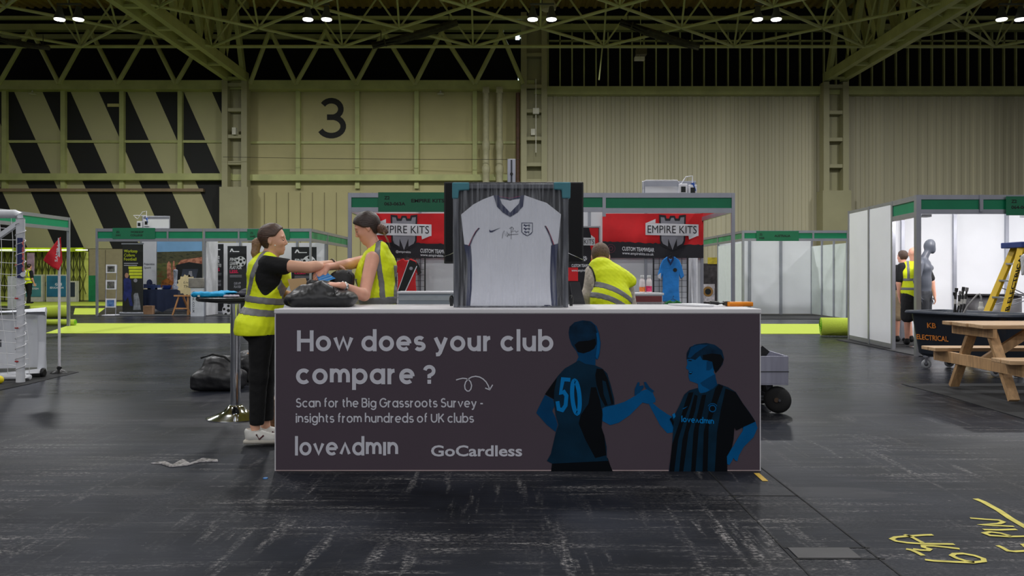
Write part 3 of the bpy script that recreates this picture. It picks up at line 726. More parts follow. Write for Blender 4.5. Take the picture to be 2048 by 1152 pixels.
# ---- woman behind the counter, facing left, head bowed
def woman_right():
    d0 = 6.25; h = .0065
    P = lambda px, py, d=d0: PX(px, py, d)
    hp, T, R = head_prims(P(734, 456), (-1, -.10, -.52), (-.5, 0, 1), .98)
    neck = [RC(P(753, 503), P(739, 472), .060, .049, .03)]
    trunk = [EL(P(756, 535), (.125, .165, .14), .05), EL(P(756, 590), (.128, .145, .17), .06), EL(P(756, 645), (.14, .165, .13), .06), RC(P(753, 512, 6.12), P(753, 512, 6.38), .048, .048, .05), EL(P(738, 552), (.085, .13, .085), .05)]
    sh, el_, wr = P(745, 517, 6.07), P(728, 590, 5.86), P(685, 571.5, 5.50)
    arm = [RC(sh, el_, .054, .043, .03), RC(el_, wr, .043, .027, .015), EL(P(717, 588, 5.8), (.05, .04, .036), .03)]
    sh2, el2, wr2 = P(738, 520, 6.40), P(700, 528, 6.22), P(655, 534, 5.84)
    arm2 = [RC(sh2, el2, .05, .042, .03), RC(el2, wr2, .041, .026, .015)]
    legs = []
    for dd in (6.16, 6.36):
        k = Vector((X(752, 6.25), dd, .48)); a = Vector((X(757, 6.25), dd, .07)); hip = Vector((X(756, 6.25), dd, .88))
        legs += [RC(hip, k, .085, .055, .03), RC(k, a, .05, .035, .02)]
    hl = []; hand(hl, wr, (-1, -.15, .12), (0, .3, -1), (-.3, 1, .2), .75, .95); hand(hl, wr2, (-.75, -.25, -.62), (-.3, .35, -.8), (-.5, -1, .4), .42, 1.0, .25)
    body = solid(hp+neck+trunk+arm+arm2+legs+hl, .005, cut=face_cuts(T, R, .97)).build('person', SKIN2, smooth=True, loc=(X(755, 6.25), 6.25, 0))
    tag(body, 'woman with dark bun and bare arms in yellow vest, holding blue leaflet', 'person')
    eyes(T, R, .98, body)
    hd = solid(hp[:2], h, grow=.016, clips=[lambda g: (lambda q: np.maximum(q[..., 0]*.80-q[..., 2]*.62-.016, np.where(q[..., 0] > -.03, -.004-q[..., 2]+q[..., 0]*.50, -.075-q[..., 2])))(head_d(g, T, R, .98))]).build('hair', HAIRD, body, smooth=True)
    blob([EL(P(763, 458), (.043, .045, .040), .01), EL(P(769, 463), (.034, .035, .03), .015), RC(P(748, 452), P(762, 457), .04, .035, .02)], h, 'hair_bun', mat('bun_brown', C(92, 62, 48), rough=.45, var=.5, scale=50, bump=.6, bscale=80), hd, noise=(.012, 70, 4))
    e = MB()
    for k, (r_, x1, y1) in enumerate(((.006, 776, 486), (.004, 780, 496), (.003, 774, 482))): e.path([P(767+k, 464, 6.22), P(771+k*.7, 473, 6.205), P(774+(x1-775)*.5, 480, 6.2), P(x1, y1, 6.2)], [r_, r_*.8, r_*.5, .0008], 6)
    e.build('loose_strands', HAIRL, hd)
    blob(trunk, h, 'tank_top', mat('dark_green_top', C(58, 74, 60), rough=.8), body, grow=.008, cut=[EL(P(747, 500), (.10, .11, .06), 0), EL(P(745, 517, 6.02), (.07, .06, .08), 0), EL(P(745, 517, 6.46), (.07, .06, .08), 0)])
    tr = [EL(P(756, 650), (.14, .165, .12), .05)]
    for dd in (6.16, 6.36): tr += [RC((X(756, 6.25), dd, .88), (X(753, 6.25), dd, .46), .1, .07, .04), RC((X(753, 6.25), dd, .46), (X(757, 6.25), dd, .09), .068, .055, .02)]
    blob(tr, .008, 'trousers', BLACKT, body)
    for dd in (6.16, 6.36): sneaker((X(757, 6.25)+.06, dd, 0), (X(757, 6.25)-.2, dd, 0), body)
    vt = trunk[:4]+[EL(P(738, 552), (.085, .13, .085), .05), RC(P(762, 496, 6.18), P(762, 496, 6.32), .03, .03, .05)]
    vcut = [EL(P(731, 546, 6.02), (.082, .11, .182), 0, rot('Y', -6)), EL(P(731, 546, 6.46), (.08, .10, .17), 0), EL(P(736, 486), (.10, .085, .075), 0)]
    vclip = [plane_clip(P(756, 640), (0, 0, -1))]
    v = blob(vt, h, 'hi_vis_vest', HIVIS, body, grow=.022, cut=vcut, clips=vclip, noise=(.012, 17, 6))
    band(vt, h, .0225, [slab(P(756, 602), (-.06, 0, 1), .031)], v, vcut, noise=(.012, 17, 6))
    band(vt, h, .0215, [slab(P(767, 550), (1, 0, .10), .022), plane_clip(P(756, 602), (0, 0, -1)), lambda g: g[..., 1]-6.28], v, vcut, noise=(.012, 17, 6))
    band(vt, h, .0215, [slab(P(792, 560), (1, 0, .02), .010), plane_clip(P(756, 602), (0, 0, -1)), plane_clip(P(500, 530), (0, 0, 1))], v, vcut, noise=(.012, 17, 6))
    band(vt, h, .0215, [slab(P(713, 575), (1, 0, -.12), .016), plane_clip(P(756, 602), (0, 0, -1)), plane_clip(P(500, 556), (0, 0, 1))], v, vcut, noise=(.012, 17, 6))
    e = MB(); e.path([P(739, 500, 6.16), P(745, 494, 6.165), P(752, 487, 6.18), P(759, 482, 6.21), P(764, 482, 6.27)], .008, 6); e.build('lanyard', mat('lanyard_black', C(22, 22, 24), rough=.7), body)
    w = MB(); w.lathe(wr+(el_-wr)*.06, [(.029, -.016), (.034, -.010), (.034, .010), (.029, .016)], 18, axis=wr-el_); wo = w.build('wristwatch', SILVER, body, smooth=True)
    w = MB(); c = wr+(el_-wr)*.07+Vector((0, -.032, .004)); w.lathe(c, [(.019, -.004), (.019, .004)], 18, axis=(0, -1, .1)); w.build('watch_face', mat('watch_dial', C(60, 62, 66), rough=.2), wo)
    return body
wr_ = woman_right()

# ---- man bending down behind the counter, seen from the back
def man_back():
    d0 = 7.0; h = .007
    P = lambda px, py, d=d0: PX(px, py, d)
    BE = mat('beige_knit', C(226, 214, 200), rough=.85, var=.08, scale=30, bump=.4, bscale=30)
    hp, T, R = head_prims(P(1201, 514, 7.22), (.06, .92, -.42), (0, .3, 1), 1.02)
    neck = [RC(P(1204, 536, 7.1), P(1202, 522, 7.18), .060, .055, .03)]
    trunk = [EL(P(1216, 560, 7.08), (.168, .13, .14), .06, rot('Y', 16)), EL(P(1222, 600, 6.98), (.165, .13, .15), .07), EL(P(1226, 650, 6.9), (.175, .14, .14), .07), RC(P(1192, 541, 7.12), P(1246, 557, 7.12), .062, .058, .05), EL(P(1203, 530, 7.10), (.075, .06, .05), .04)]
    sh, el_, wr = P(1186, 544, 7.12), P(1177, 588, 7.16), P(1184, 640, 7.34)
    sh2, el2, wr2 = P(1252, 562, 7.15), P(1260, 612, 7.36), P(1236, 640, 7.5)
    arms = [RC(sh, el_, .057, .047, .04), RC(el_, wr, .045, .03, .02), RC(sh2, el2, .056, .047, .04), RC(el2, wr2, .045, .03, .02)]
    legs = []; tr = [EL(P(1226, 655, 6.9), (.17, .15, .12), .05)]
    for dx in (-.1, .1):
        hx = X(1226, 6.9)+dx; hip = (hx, 6.92, .78); kn = (hx, 7.0, .46); an = (hx, 6.95, .06)
        legs += [RC(hip, kn, .085, .056, .03), RC(kn, an, .052, .036, .02)]
        tr += [RC(hip, kn, .1, .075, .04), RC(kn, an, .073, .06, .03)]
    hl = []; hand(hl, wr, (.1, .4, -.9), (1, 0, 0), (0, 1, 0), .4); hand(hl, wr2, (-.3, .4, -.8), (-1, 0, 0), (0, 1, 0), .4)
    body = solid(hp+neck+trunk+arms+legs+hl, .006).build('person', SKIN2, smooth=True, loc=(X(1226, 6.92), 6.95, 0))
    tag(body, 'short-haired man in yellow vest over beige jumper bending down behind counter, seen from behind', 'person')
    hd = solid(hp[:2], h, grow=.008, clips=[lambda g: (lambda q: np.maximum(q[..., 0]-.045, -.125-q[..., 2]))(head_d(g, T, R, 1.02))]).build('hair', mat('short_brown_hair', C(112, 88, 72), rough=.6, var=.35, scale=70, bump=.5, bscale=120), body, smooth=True)
    blob(trunk+[RC(sh, el_, .064, .055, .05), RC(el_, wr, .054, .042, .03), RC(sh2, el2, .062, .055, .05), RC(el2, wr2, .053, .042, .03)], h, 'jumper', BE, body, grow=.006, noise=(.012, 22, 3), clips=[plane_clip(P(1203, 530, 7.1), (-.1, .4, 1))])
    blob(tr, .008, 'trousers', BLACKT, body)
    for dx in (-.1, .1): sneaker((X(1226, 6.9)+dx, 6.88, 0), (X(1226, 6.9)+dx, 7.15, 0), body)
    flap = [RC(P(1240, 556, 7.06), P(1262, 563, 7.08), .045, .03, .05)]
    vt = trunk+flap; vcut = [EL(P(1178, 560, 7.14), (.07, .2, .13), 0, rot('Y', -10)), EL(P(1270, 590, 7.2), (.055, .14, .085), 0), EL(P(1202, 512, 7.2), (.085, .1, .05), 0)]
    v = blob(vt, h, 'hi_vis_vest', HIVIS, body, grow=.022, cut=vcut, clips=[plane_clip(P(1226, 668, 6.9), (0, 0, -1))], noise=(.016, 15, 9))
    for y in (578, 600):
        band(vt, h, .0235, [(lambda yy: (lambda g: np.abs(g[..., 2]-(Z(yy, 6.95)+.30*(g[..., 0]-X(1208, 7))*-1-1.1*(g[..., 0]-X(1208, 7))**2))-.026))(y-6)], v, vcut, noise=(.016, 15, 9))
    solid(vt, h, grow=.027, cut=vcut[1:], clips=[lambda g: np.abs(vcut[0].d(g))-.008, lambda g: P(1200, 575)[2]-g[..., 2]], noise=(.016, 15, 9)).build('piping', PIPING, v, smooth=True)
    solid(vt, h, grow=.027, cut=vcut[:1], clips=[lambda g: np.abs(vcut[1].d(g))-.007], noise=(.016, 15, 9)).build('piping', PIPING, v, smooth=True)
    return body
mb_ = man_back()
# ---------------------------------------------------------------- printed counter
WHITEL = mat('white_laminate', C(214, 212, 216), rough=.45, var=.03, scale=3)
PURP = mat('printed_purple', C(78, 68, 77), rough=.45, spec=.12, var=.03, scale=2)
PRINTW = mat('print_grey_white', C(198, 198, 208), rough=.5, var=.02)
def poly_px(mb, pts, d, t=.0015, f=None):
    """flat print: outline given in frame pixels, standing in the plane at distance d"""
    q = [f(*p) if f else p for p in pts]
    return mb.poly([(X(a, d), Z(b, d)) for a, b in q], (0, d, 0), EX, EZ, t, (0, -1, 0))
CD = 5.10; CX0, CX1 = X(549, CD), X(1522, CD); CT = Z(618, CD); CB = .80
ct = thing('display_counter', 'long white counter with dark purple printed front panel standing in the foreground', 'counter', ((CX0+CX1)/2, CD+.4, 0))
m = MB(); m.box(CX0, CX1, CD+.004, CD+CB, .0, CT-.028); m.build('carcass', WHITEL, ct)
m = MB(); m.box(CX0-.002, CX1+.002, CD-.004, CD+CB+.01, CT-.028, CT); m.build('worktop', WHITEL, ct, bevel=.004)
m = MB(); m.box(CX0+.009, CX1-.009, CD-.004, CD+.003, .008, CT-.031); fp = m.build('front_panel', PURP, ct, loc=None)
m = MB(); m.box(CX0+.009, CX1-.009, CD-.006, CD-.003, .002, .008); m.build('bottom_trim', mat('trim_beige', C(170, 150, 150), rough=.6), ct)
FD_ = CD-.005
def at(px, py): return PX(px, py, FD_-.002)
pxm = FOC/CD
words(fp, 'headline_lettering', PRINTW, 'How does your club', at(594, 702.5), EX, EZ, 31/pxm, .245, (1106-594)/pxm)
words(fp, 'headline_lettering', PRINTW, 'compare', at(592, 768.5), EX, EZ, 31.5/pxm, .245, (829-592)/pxm)
words(fp, 'headline_lettering', PRINTW, '?', at(846, 767.5), EX, EZ, 28/pxm, .26, 25/pxm)
words(fp, 'survey_lettering', PRINTW, 'Scan for the Big Grassroots Survey -', at(591.5, 815), EX, EZ, 13.8/pxm, .19, (966-591)/pxm)
words(fp, 'survey_lettering', PRINTW, 'insights from hundreds of UK clubs', at(591.5, 845.5), EX, EZ, 13.8/pxm, .19, (947-591)/pxm)
m = MB(); strokes(m, 'love^dm!n', at(590, 911), EX, EZ, 27/pxm, .22, width=(796-590)/pxm); m.build('logo_lettering', PRINTW, fp)
m = MB(); text(m, 'GoCardless', at(862, 912), EX, EZ, h=22/pxm, w=(1044-862)/pxm, bold=.022); m.build('sponsor_lettering', PRINTW, fp)
m = MB(); arrow = [(911, 759), (917, 757), (924, 755.5), (930, 756), (936, 758), (940, 763), (942, 770), (940.5, 777), (937, 781), (933, 781), (929, 777), (928, 770), (930, 763), (935, 757), (942, 753), (950, 751.5), (958, 753), (965, 757), (971, 763), (975, 770), (978, 778)]
o0 = at(0, 0)
ribbon(m, [(a/pxm, -b/pxm) for a, b in arrow], 2.2/pxm, (o0.x, o0.y, o0.z), EX, EZ)
ribbon(m, [(a/pxm, -b/pxm) for a, b in ((969, 775), (978, 778.5), (984, 768.5))], 2.2/pxm, o0, EX, EZ)
m.build('printed_arrow', PRINTW, fp)
# the two printed players
def bA(x, y): return 1060+x/3.6, 630+y/3.6
def bB(x, y): return 1320+x/4.114, 670+y/4.114
BSK = mat('print_blue_skin', C(0, 80, 132), rough=.45, spec=.12, var=.12, scale=7); BSK2 = mat('print_blue_dark', C(0, 58, 98), rough=.45, spec=.12, var=.15, scale=7)
BSH = mat('print_navy_shirt', C(6, 38, 58), rough=.45, spec=.12, var=.25, scale=7); BBL = mat('print_near_black', C(5, 9, 15), rough=.45, spec=.12); BHA = mat('print_navy_hair', C(5, 38, 62), rough=.45, spec=.12, var=.4, scale=16)
BNU = mat('print_bright_blue', C(0, 112, 178), rough=.45, spec=.12)
def layer(par, name, ms, items, f, d0):
    m = MB()
    for k, (mi, pts) in enumerate(items):
        m.cur = mi; poly_px(m, pts, d0-.0003*(k+1), .0004, f)
    return m.build(name, ms, par)
MS = [BSK, BSK2, BSH, BBL, BHA, BNU]
d1 = CD-.0055
pa = layer(fp, 'printed_player', MS, [
    (1, [(278, 125), (285, 85), (320, 52), (380, 38), (440, 46), (480, 80), (497, 130), (509, 200), (505, 255), (497, 300), (486, 322), (472, 316), (471, 370), (440, 392), (370, 388), (330, 345), (350, 300), (335, 262), (300, 215), (283, 165)]),
    (4, [(278, 125), (285, 85), (320, 52), (380, 38), (430, 44), (468, 75), (484, 130), (480, 205), (462, 242), (430, 262), (385, 276), (345, 268), (308, 225), (285, 170)]),
    (3, [(320, 215), (350, 190), (420, 185), (470, 170), (478, 210), (462, 242), (430, 262), (385, 276), (345, 268)]),
    (1, [(108, 575), (165, 605), (178, 650), (160, 690), (185, 740), (200, 790), (185, 842), (120, 790), (45, 705), (60, 670)]),
    (3, [(160, 1060), (200, 1030), (560, 1030), (580, 1090), (600, 1135), (150, 1135)]),
    (0, [(505, 690), (540, 660), (608, 648), (680, 625), (760, 580), (800, 548), (850, 530), (880, 545), (892, 580), (905, 605), (902, 628), (850, 640), (810, 630), (720, 720), (640, 775), (578, 793), (525, 765)]),
    (1, [(752, 580), (755, 530), (775, 485), (788, 483), (788, 512), (815, 505), (820, 520), (790, 560)]),
    (1, [(820, 482), (835, 482), (860, 520), (895, 548), (880, 560), (845, 535), (828, 520)]),
    (2, [(320, 345), (350, 325), (400, 352), (470, 362), (520, 385), (555, 420), (580, 500), (605, 600), (608, 645), (520, 668), (525, 720), (515, 810), (535, 870), (552, 950), (552, 1020), (565, 1050), (160, 1070), (122, 1050), (150, 1000), (185, 850), (205, 790), (185, 720), (170, 605), (108, 570), (150, 510), (200, 440), (250, 385)]),
    (3, [(480, 385), (525, 390), (560, 460), (585, 560), (604, 640), (540, 655), (505, 590), (478, 500), (470, 430)]),
    (3, [(440, 520), (475, 520), (505, 620), (520, 700), (515, 810), (535, 870), (550, 1010), (470, 1030), (400, 900), (350, 780), (365, 720), (420, 640)]),
    (2, [(520, 470), (545, 480), (585, 640), (560, 650), (530, 570)]),
    (3, [(108, 570), (150, 510), (195, 450), (175, 540), (172, 605)]),
    (0, [(476, 130), (492, 125), (505, 200), (500, 270), (484, 318), (472, 300), (480, 240), (484, 190)]),
], bA, d1)
m = MB(); o0 = Vector((0, d1-.0052, 0))
def bl(pts): return [(X(bA(*p)[0], d1), Z(bA(*p)[1], d1)) for p in pts]
ribbon(m, bl([(290, 466), (236, 462), (220, 560), (243, 552), (262, 580), (256, 650), (233, 684), (206, 676), (197, 620)]), 28/3.6/pxm, o0, EX, EZ)
ribbon(m, bl([(330+26*math.cos(a)+(-10)*math.sin(a)*.9, 590-math.sin(a)*118) for a in [2*PI*i/24 for i in range(24)]]), 30/3.6/pxm, o0, EX, EZ, True)
m.build('shirt_number', BNU, pa)
pb = layer(fp, 'printed_player', MS, [
    (0, [(-119, 455), (-105, 440), (-60, 560), (0, 610), (60, 650), (100, 672), (112, 740), (105, 802), (60, 808), (0, 742), (-70, 610), (-125, 500)]),
    (0, [(220, 190), (225, 240), (214, 265), (218, 280), (235, 288), (235, 345), (245, 378), (275, 388), (312, 402), (318, 470), (350, 484), (420, 462), (472, 410), (455, 340), (440, 300), (520, 200), (480, 100), (380, 65), (280, 80), (230, 130)]),
    (1, [(330, 395), (400, 350), (455, 320), (458, 350), (472, 410), (420, 462), (390, 440), (350, 420)]),
    (1, [(385, 215), (420, 210), (436, 235), (432, 270), (405, 292), (380, 290)]),
    (4, [(218, 200), (220, 150), (245, 100), (300, 75), (380, 65), (450, 80), (510, 125), (527, 190), (515, 240), (480, 290), (458, 312), (440, 280), (430, 222), (400, 205), (350, 205), (330, 170), (290, 205), (255, 195)]),
    (3, [(350, 165), (430, 152), (500, 160), (525, 205), (500, 260), (458, 314), (440, 270), (430, 220), (385, 208), (355, 204)]),
    (1, [(228, 185), (255, 100), (330, 78), (400, 80), (350, 110), (290, 150), (250, 190)]),
    (3, [(236, 303), (270, 300), (258, 322), (242, 322)]), (5, [(240, 306), (266, 303), (258, 312), (243, 313)]),
    (3, [(232, 205), (262, 207), (260, 214), (234, 212)]),
    (0, [(685, 755), (785, 712), (802, 765), (770, 840), (690, 920), (650, 990), (636, 1040), (615, 1030), (605, 1010), (590, 1040), (570, 1070), (555, 1062), (545, 1085), (530, 1078), (528, 1040), (512, 1012), (540, 965), (600, 920), (640, 850), (680, 790)]),
    (2, [(200, 490), (240, 455), (310, 435), (328, 482), (380, 470), (440, 440), (480, 400), (560, 430), (625, 470), (680, 560), (740, 640), (785, 712), (690, 755), (628, 785), (612, 760), (605, 860), (590, 930), (550, 1000), (555, 1135), (70, 1135), (90, 1000), (105, 850), (110, 760), (84, 690), (130, 640), (160, 580)]),
    (3, [(235, 475), (275, 470), (250, 560), (205, 680), (150, 860), (115, 1135), (75, 1135), (100, 900), (165, 700), (205, 560)]),
    (3, [(285, 490), (310, 500), (290, 620), (235, 800), (190, 1135), (155, 1135), (185, 860), (245, 640)]),
    (3, [(345, 495), (380, 490), (360, 600), (320, 760), (290, 1135), (255, 1135), (275, 800), (315, 620)]),
    (3, [(455, 440), (485, 405), (520, 420), (470, 560), (400, 760), (390, 1135), (350, 1135), (360, 800), (410, 600)]),
    (3, [(540, 440), (620, 470), (680, 560), (785, 712), (690, 755), (628, 785), (612, 760), (605, 860), (590, 930), (550, 1000), (555, 1135), (450, 1135), (470, 800), (500, 620)]),
    (5, [(100, 655), (120, 640), (128, 670), (112, 690)]), (3, [(80, 690), (95, 680), (115, 715), (108, 745)]),
    (0, [(185, 605), (230, 585), (200, 606), (188, 612)]),
], bB, d1)
m = MB(); p = PX(*bB(176, 716), d1-.0075); strokes(m, 'love^dm!n', p, Vector((1, 0, -.07)), EZ, 9/pxm, .22, width=65/pxm)
m.build('shirt_lettering', BNU, pb)
m = MB(); c = PX(*bB(432, 605), d1-.0075); m.cur = 0
ribbon(m, [(math.cos(a)*6.5/pxm, math.sin(a)*6.5/pxm) for a in [2*PI*i/18 for i in range(18)]], 2.2/pxm, c, EX, EZ, True)
ribbon(m, [(math.cos(a)*10/pxm, math.sin(a)*10/pxm) for a in [PI*.15+PI*.7*i/10 for i in range(11)]], 1.5/pxm, c, EX, EZ)
m.build('shirt_crest', BSK, pb)

# ---------------------------------------------------------------- framed football shirt
DF = 5.35
def jf(x, y): return 880+x/3.6, 310+y/3.6
FR = mat('frame_grey', C(66, 68, 76), rough=.35, var=.12, scale=8); FB = mat('mount_black', C(40, 40, 46), rough=.6)
JW = mat('jersey_white', C(214, 216, 226), rough=.75, var=.03, scale=5, bump=.15, bscale=8); NAVY = mat('jersey_navy', C(34, 42, 78), rough=.7); JRED = mat('jersey_dark_red', C(150, 40, 66), rough=.7)
x0, x1, zt, zb = X(907.5, DF), X(1136, DF), Z(368, DF), CT+.001
fr = thing('shirt_frame', 'framed white football shirt with navy collar, wrapped in film, standing on the counter', 'picture frame', ((x0+x1)/2, DF, zb))
m = MB(); bw = .034
for a in ((x0, x0+bw, zb, zt), (x1-bw, x1, zb, zt), (x0+bw, x1-bw, zt-bw, zt), (x0+bw, x1-bw, zb, zb+.010)): m.box(a[0], a[1], DF-.025, DF+.02, a[2], a[3])
m.build('frame', FR, fr, bevel=.004)
m = MB(); m.box(x0+bw, x1-bw, DF+.005, DF+.018, zb+.010, zt-bw); m.build('backing', FB, fr)
def jp(m, pts, d, t): return poly_px(m, pts, d, t, jf)
bot = (zb+.003-CAM_H)*-FOC/DF+HOR; yb = (bot-310)*3.6
m = MB(); jp(m, [(385, 292), (420, 300), (505, 330), (580, 300), (608, 290), (690, 320), (768, 346), (872, 428), (850, 640), (800, 652), (797, 720), (793, 840), (795, 960), (806, yb), (216, yb), (228, 960), (229, 840), (226, 720), (222, 655), (175, 645), (151, 430), (240, 357), (310, 320)], DF+.004, .012)
je = m.build('jersey', JW, fr, bevel=.004)
m = MB(); jp(m, [(172, 645), (222, 656), (228, 740), (230, 850), (228, 960), (216, yb), (186, yb), (200, 900), (197, 760)], DF-.001, .008); m.build('side_panel', NAVY, je); m = MB(); jp(m, [(802, 652), (850, 640), (840, 760), (836, 900), (846, yb), (806, yb), (795, 960), (792, 840), (796, 740)], DF-.001, .008); m.build('side_panel', NAVY, je)
m = MB(); jp(m, [(386, 290), (424, 292), (445, 350), (505, 415), (568, 350), (582, 292), (606, 288), (597, 370), (560, 412), (505, 446), (450, 412), (410, 370)], DF-.009, .006); m.build('collar', NAVY, je, bevel=.002)
m = MB(); jp(m, [(424, 294), (500, 306), (580, 292), (578, 312), (500, 322), (430, 312)], DF-.009, .004); m.build('neck_tape', NAVY, je)
m = MB(); o0 = Vector((0, DF-.0125, 0)); jl = lambda pts: [(X(jf(*p)[0], DF), Z(jf(*p)[1], DF)) for p in pts]
ribbon(m, jl([(426, 299), (500, 313), (578, 298)]), 3/3.6*DF/FOC, o0-EY*.002, EX, EZ); m.build('neck_piping', JRED, je)
for pts in ([(284, 526), (262, 552), (240, 590), (212, 655)], [(755, 511), (772, 540), (790, 580), (815, 648)]):
    m = MB(); ribbon(m, jl([(a-5*(1 if a < 500 else -1), b) for a, b in pts]), 5/3.6*DF/FOC, o0, EX, EZ); m.build('red_piping', JRED, je)
for pts in ([(284, 526), (262, 552), (240, 590), (214, 655)], [(755, 511), (772, 540), (790, 580), (812, 648)]):
    m = MB(); ribbon(m, jl(pts), 8/3.6*DF/FOC, o0, EX, EZ); m.build('cuff_stripe', NAVY, je)
m = MB(); jp(m, [(357, 534), (354, 548), (361, 557), (376, 556), (433, 524), (380, 543), (365, 546), (359, 541)], DF-.0095, .002); m.build('swoosh', NAVY, je); m = MB()
jp(m, [(586, 487), (668, 487), (668, 555), (655, 570), (628, 585), (600, 570), (586, 555)], DF-.0095, .0015); m.build('crest', NAVY, je); m = MB()
jp(m, [(750, yb-14), (795, yb-14), (795, yb-2), (750, yb-2)], DF-.0095, .001)
m.build('hem_label', NAVY, je)
m = MB(); jp(m, [(592, 493), (662, 493), (662, 553), (650, 566), (628, 578), (605, 566), (592, 553)], DF-.0115, .001); m.build('crest_field', JW, je)
m = MB()
for yy in (508, 532, 556):
    w = 1 if yy < 550 else .8
    jp(m, [(627+a*w, yy+b) for a, b in ((-26, -6), (-18, -10), (-12, -4), (4, -5), (14, -9), (24, -4), (18, 0), (22, 8), (12, 9), (8, 3), (-4, 3), (-8, 9), (-16, 9), (-14, 2), (-24, 2))], DF-.0128, .0008)
m.build('crest_lions', NAVY, je); m = MB()
sg = [[(448, 600), (455, 560), (462, 545), (470, 585), (482, 550), (484, 590)], [(486, 560), (500, 582)], [(500, 562), (486, 586)], [(512, 606), (513, 516)], [(498, 530), (520, 520), (530, 530), (514, 556), (540, 545), (548, 556), (566, 546)], [(490, 575), (564, 570)]]
for q in sg: ribbon(m, jl(q), 2.4/3.6*DF/FOC, o0, EX, EZ)
m.build('signature', mat('ink_black', C(24, 26, 44), rough=.5), je)
TEAL = mat('teal_foam', C(70, 128, 140), rough=.8)
for sx, pts in ((-1, ((92, 205), (214, 205), (214, 258), (140, 262), (136, 320), (92, 320))), (1, ((816, 203), (936, 203), (934, 318), (876, 318), (872, 258), (816, 256)))):
    m = MB(); poly_px(m, pts, DF+.028, .068, jf); m.build('corner_protector', TEAL, fr, bevel=.008)
for px in (903, 1142):
    m = MB(); m.add([], []); m.ball(PX(px, 600, DF+.01), .022, 10, 8, (.7, .9, 1.6)); m.bar(PX(px, 612, DF), PX(px, 596, DF), .02, .02); m.build('stand_clip', mat('black_plastic', C(16, 16, 18), rough=.4), fr)
m = MB(); m.path([PX(886, 514, DF+.3), PX(900, 509, DF+.1), PX(908, 505, DF)], .0022, 5); m.build('hanging_wire', SILVER, fr); m = MB(); m.path([PX(1165, 519, DF+.3), PX(1150, 512, DF+.1), PX(1136, 506, DF)], .0022, 5); m.build('hanging_wire', SILVER, fr)
def wrap_material():
    q = bpy.data.materials.new('stretch_film'); q.use_nodes = True; nt = q.node_tree; N = nt.nodes; L = nt.links
    out = N['Material Output']; N.remove(N['Principled BSDF'])
    tr = N.new('ShaderNodeBsdfTransparent'); gl = N.new('ShaderNodeBsdfPrincipled'); gl.inputs['Base Color'].default_value = (.75, .78, .85, 1); gl.inputs['Roughness'].default_value = .18
    tc = N.new('ShaderNodeTexCoord'); mp = N.new('ShaderNodeMapping'); mp.inputs['Scale'].default_value = (26, 1, 1.4); mp.inputs['Rotation'].default_value = (0, .06, 0); L.new(tc.outputs['Object'], mp.inputs[0])
    nz = N.new('ShaderNodeTexNoise'); nz.inputs['Scale'].default_value = 2.2; nz.inputs['Detail'].default_value = 5; L.new(mp.outputs[0], nz.inputs[0])
    rp = N.new('ShaderNodeMapRange'); L.new(nz.outputs['Fac'], rp.inputs[0]); rp.inputs[1].default_value = .46; rp.inputs[2].default_value = .8; rp.inputs[3].default_value = .03; rp.inputs[4].default_value = .36
    bp = N.new('ShaderNodeBump'); bp.inputs['Strength'].default_value = .5; bp.inputs['Distance'].default_value = .01; L.new(nz.outputs['Fac'], bp.inputs['Height']); L.new(bp.outputs[0], gl.inputs['Normal'])
    mx = N.new('ShaderNodeMixShader'); L.new(rp.outputs[0], mx.inputs[0]); L.new(tr.outputs[0], mx.inputs[1]); L.new(gl.outputs[0], mx.inputs[2]); L.new(mx.outputs[0], out.inputs[0])
    return q
FILM = wrap_material()
m = MB(); m.grid(lambda a, b: Vector((x0-.004+(x1-x0+.008)*a, DF-.03-.003*math.sin(a*31+b*9)*math.sin(b*23), zb+(zt+.006-zb)*b)), 40, 40); m.build('stretch_film', FILM, fr, smooth=True)

# ---------------------------------------------------------------- television on a pole stand behind the frame
DT = 6.45; tvm = mat('tv_black', C(13, 13, 15), rough=.18, var=.02)
t = thing('television', 'large black flat television behind the framed shirt', 'television', (X(1028, DT), DT, 0))
m = MB(); m.box(X(888, DT), X(1167, DT), DT, DT+.05, Z(527, DT), Z(364, DT)); m.build('casing', mat('tv_casing', C(20, 20, 22), rough=.45), t, bevel=.006)
m = MB(); m.box(X(891, DT), X(1164, DT), DT-.004, DT, Z(523, DT), Z(367, DT)); m.build('screen', tvm, t)
ALU = mat('aluminium', C(170, 172, 182), rough=.38, metal=.75, var=.05); ALUD = mat('aluminium_slot', C(70, 72, 78), rough=.5, metal=.5)
s_ = MB(); DP = DT+.14; xc = X(1023, DP); s_.box(xc-.034, xc+.034, DP-.035, DP+.035, .02, Z(319, DP)); p = s_.build('pole', ALU, t, bevel=.004)
s_ = MB(); s_.box(xc-.007, xc+.007, DP-.0365, DP-.034, .1, Z(321, DP)); s_.build('slot', ALUD, p)
s_ = MB(); s_.lathe((xc, DP-.034, Z(349, DP)), [(.012, 0), (.012, .014)], 10, axis=(0, -1, 0)); s_.build('bolt', mat('bolt_black', C(20, 20, 22), rough=.5), p)
s_ = MB(); s_.box(xc-.3, xc+.3, DP-.25, DP+.25, 0, .02); s_.build('base_plate', ALUD, t, bevel=.004)
s_ = MB(); s_.box(xc-.1, xc+.1, DT+.048, DP-.033, Z(470, DT), Z(410, DT)); s_.build('mount', ALUD, t)
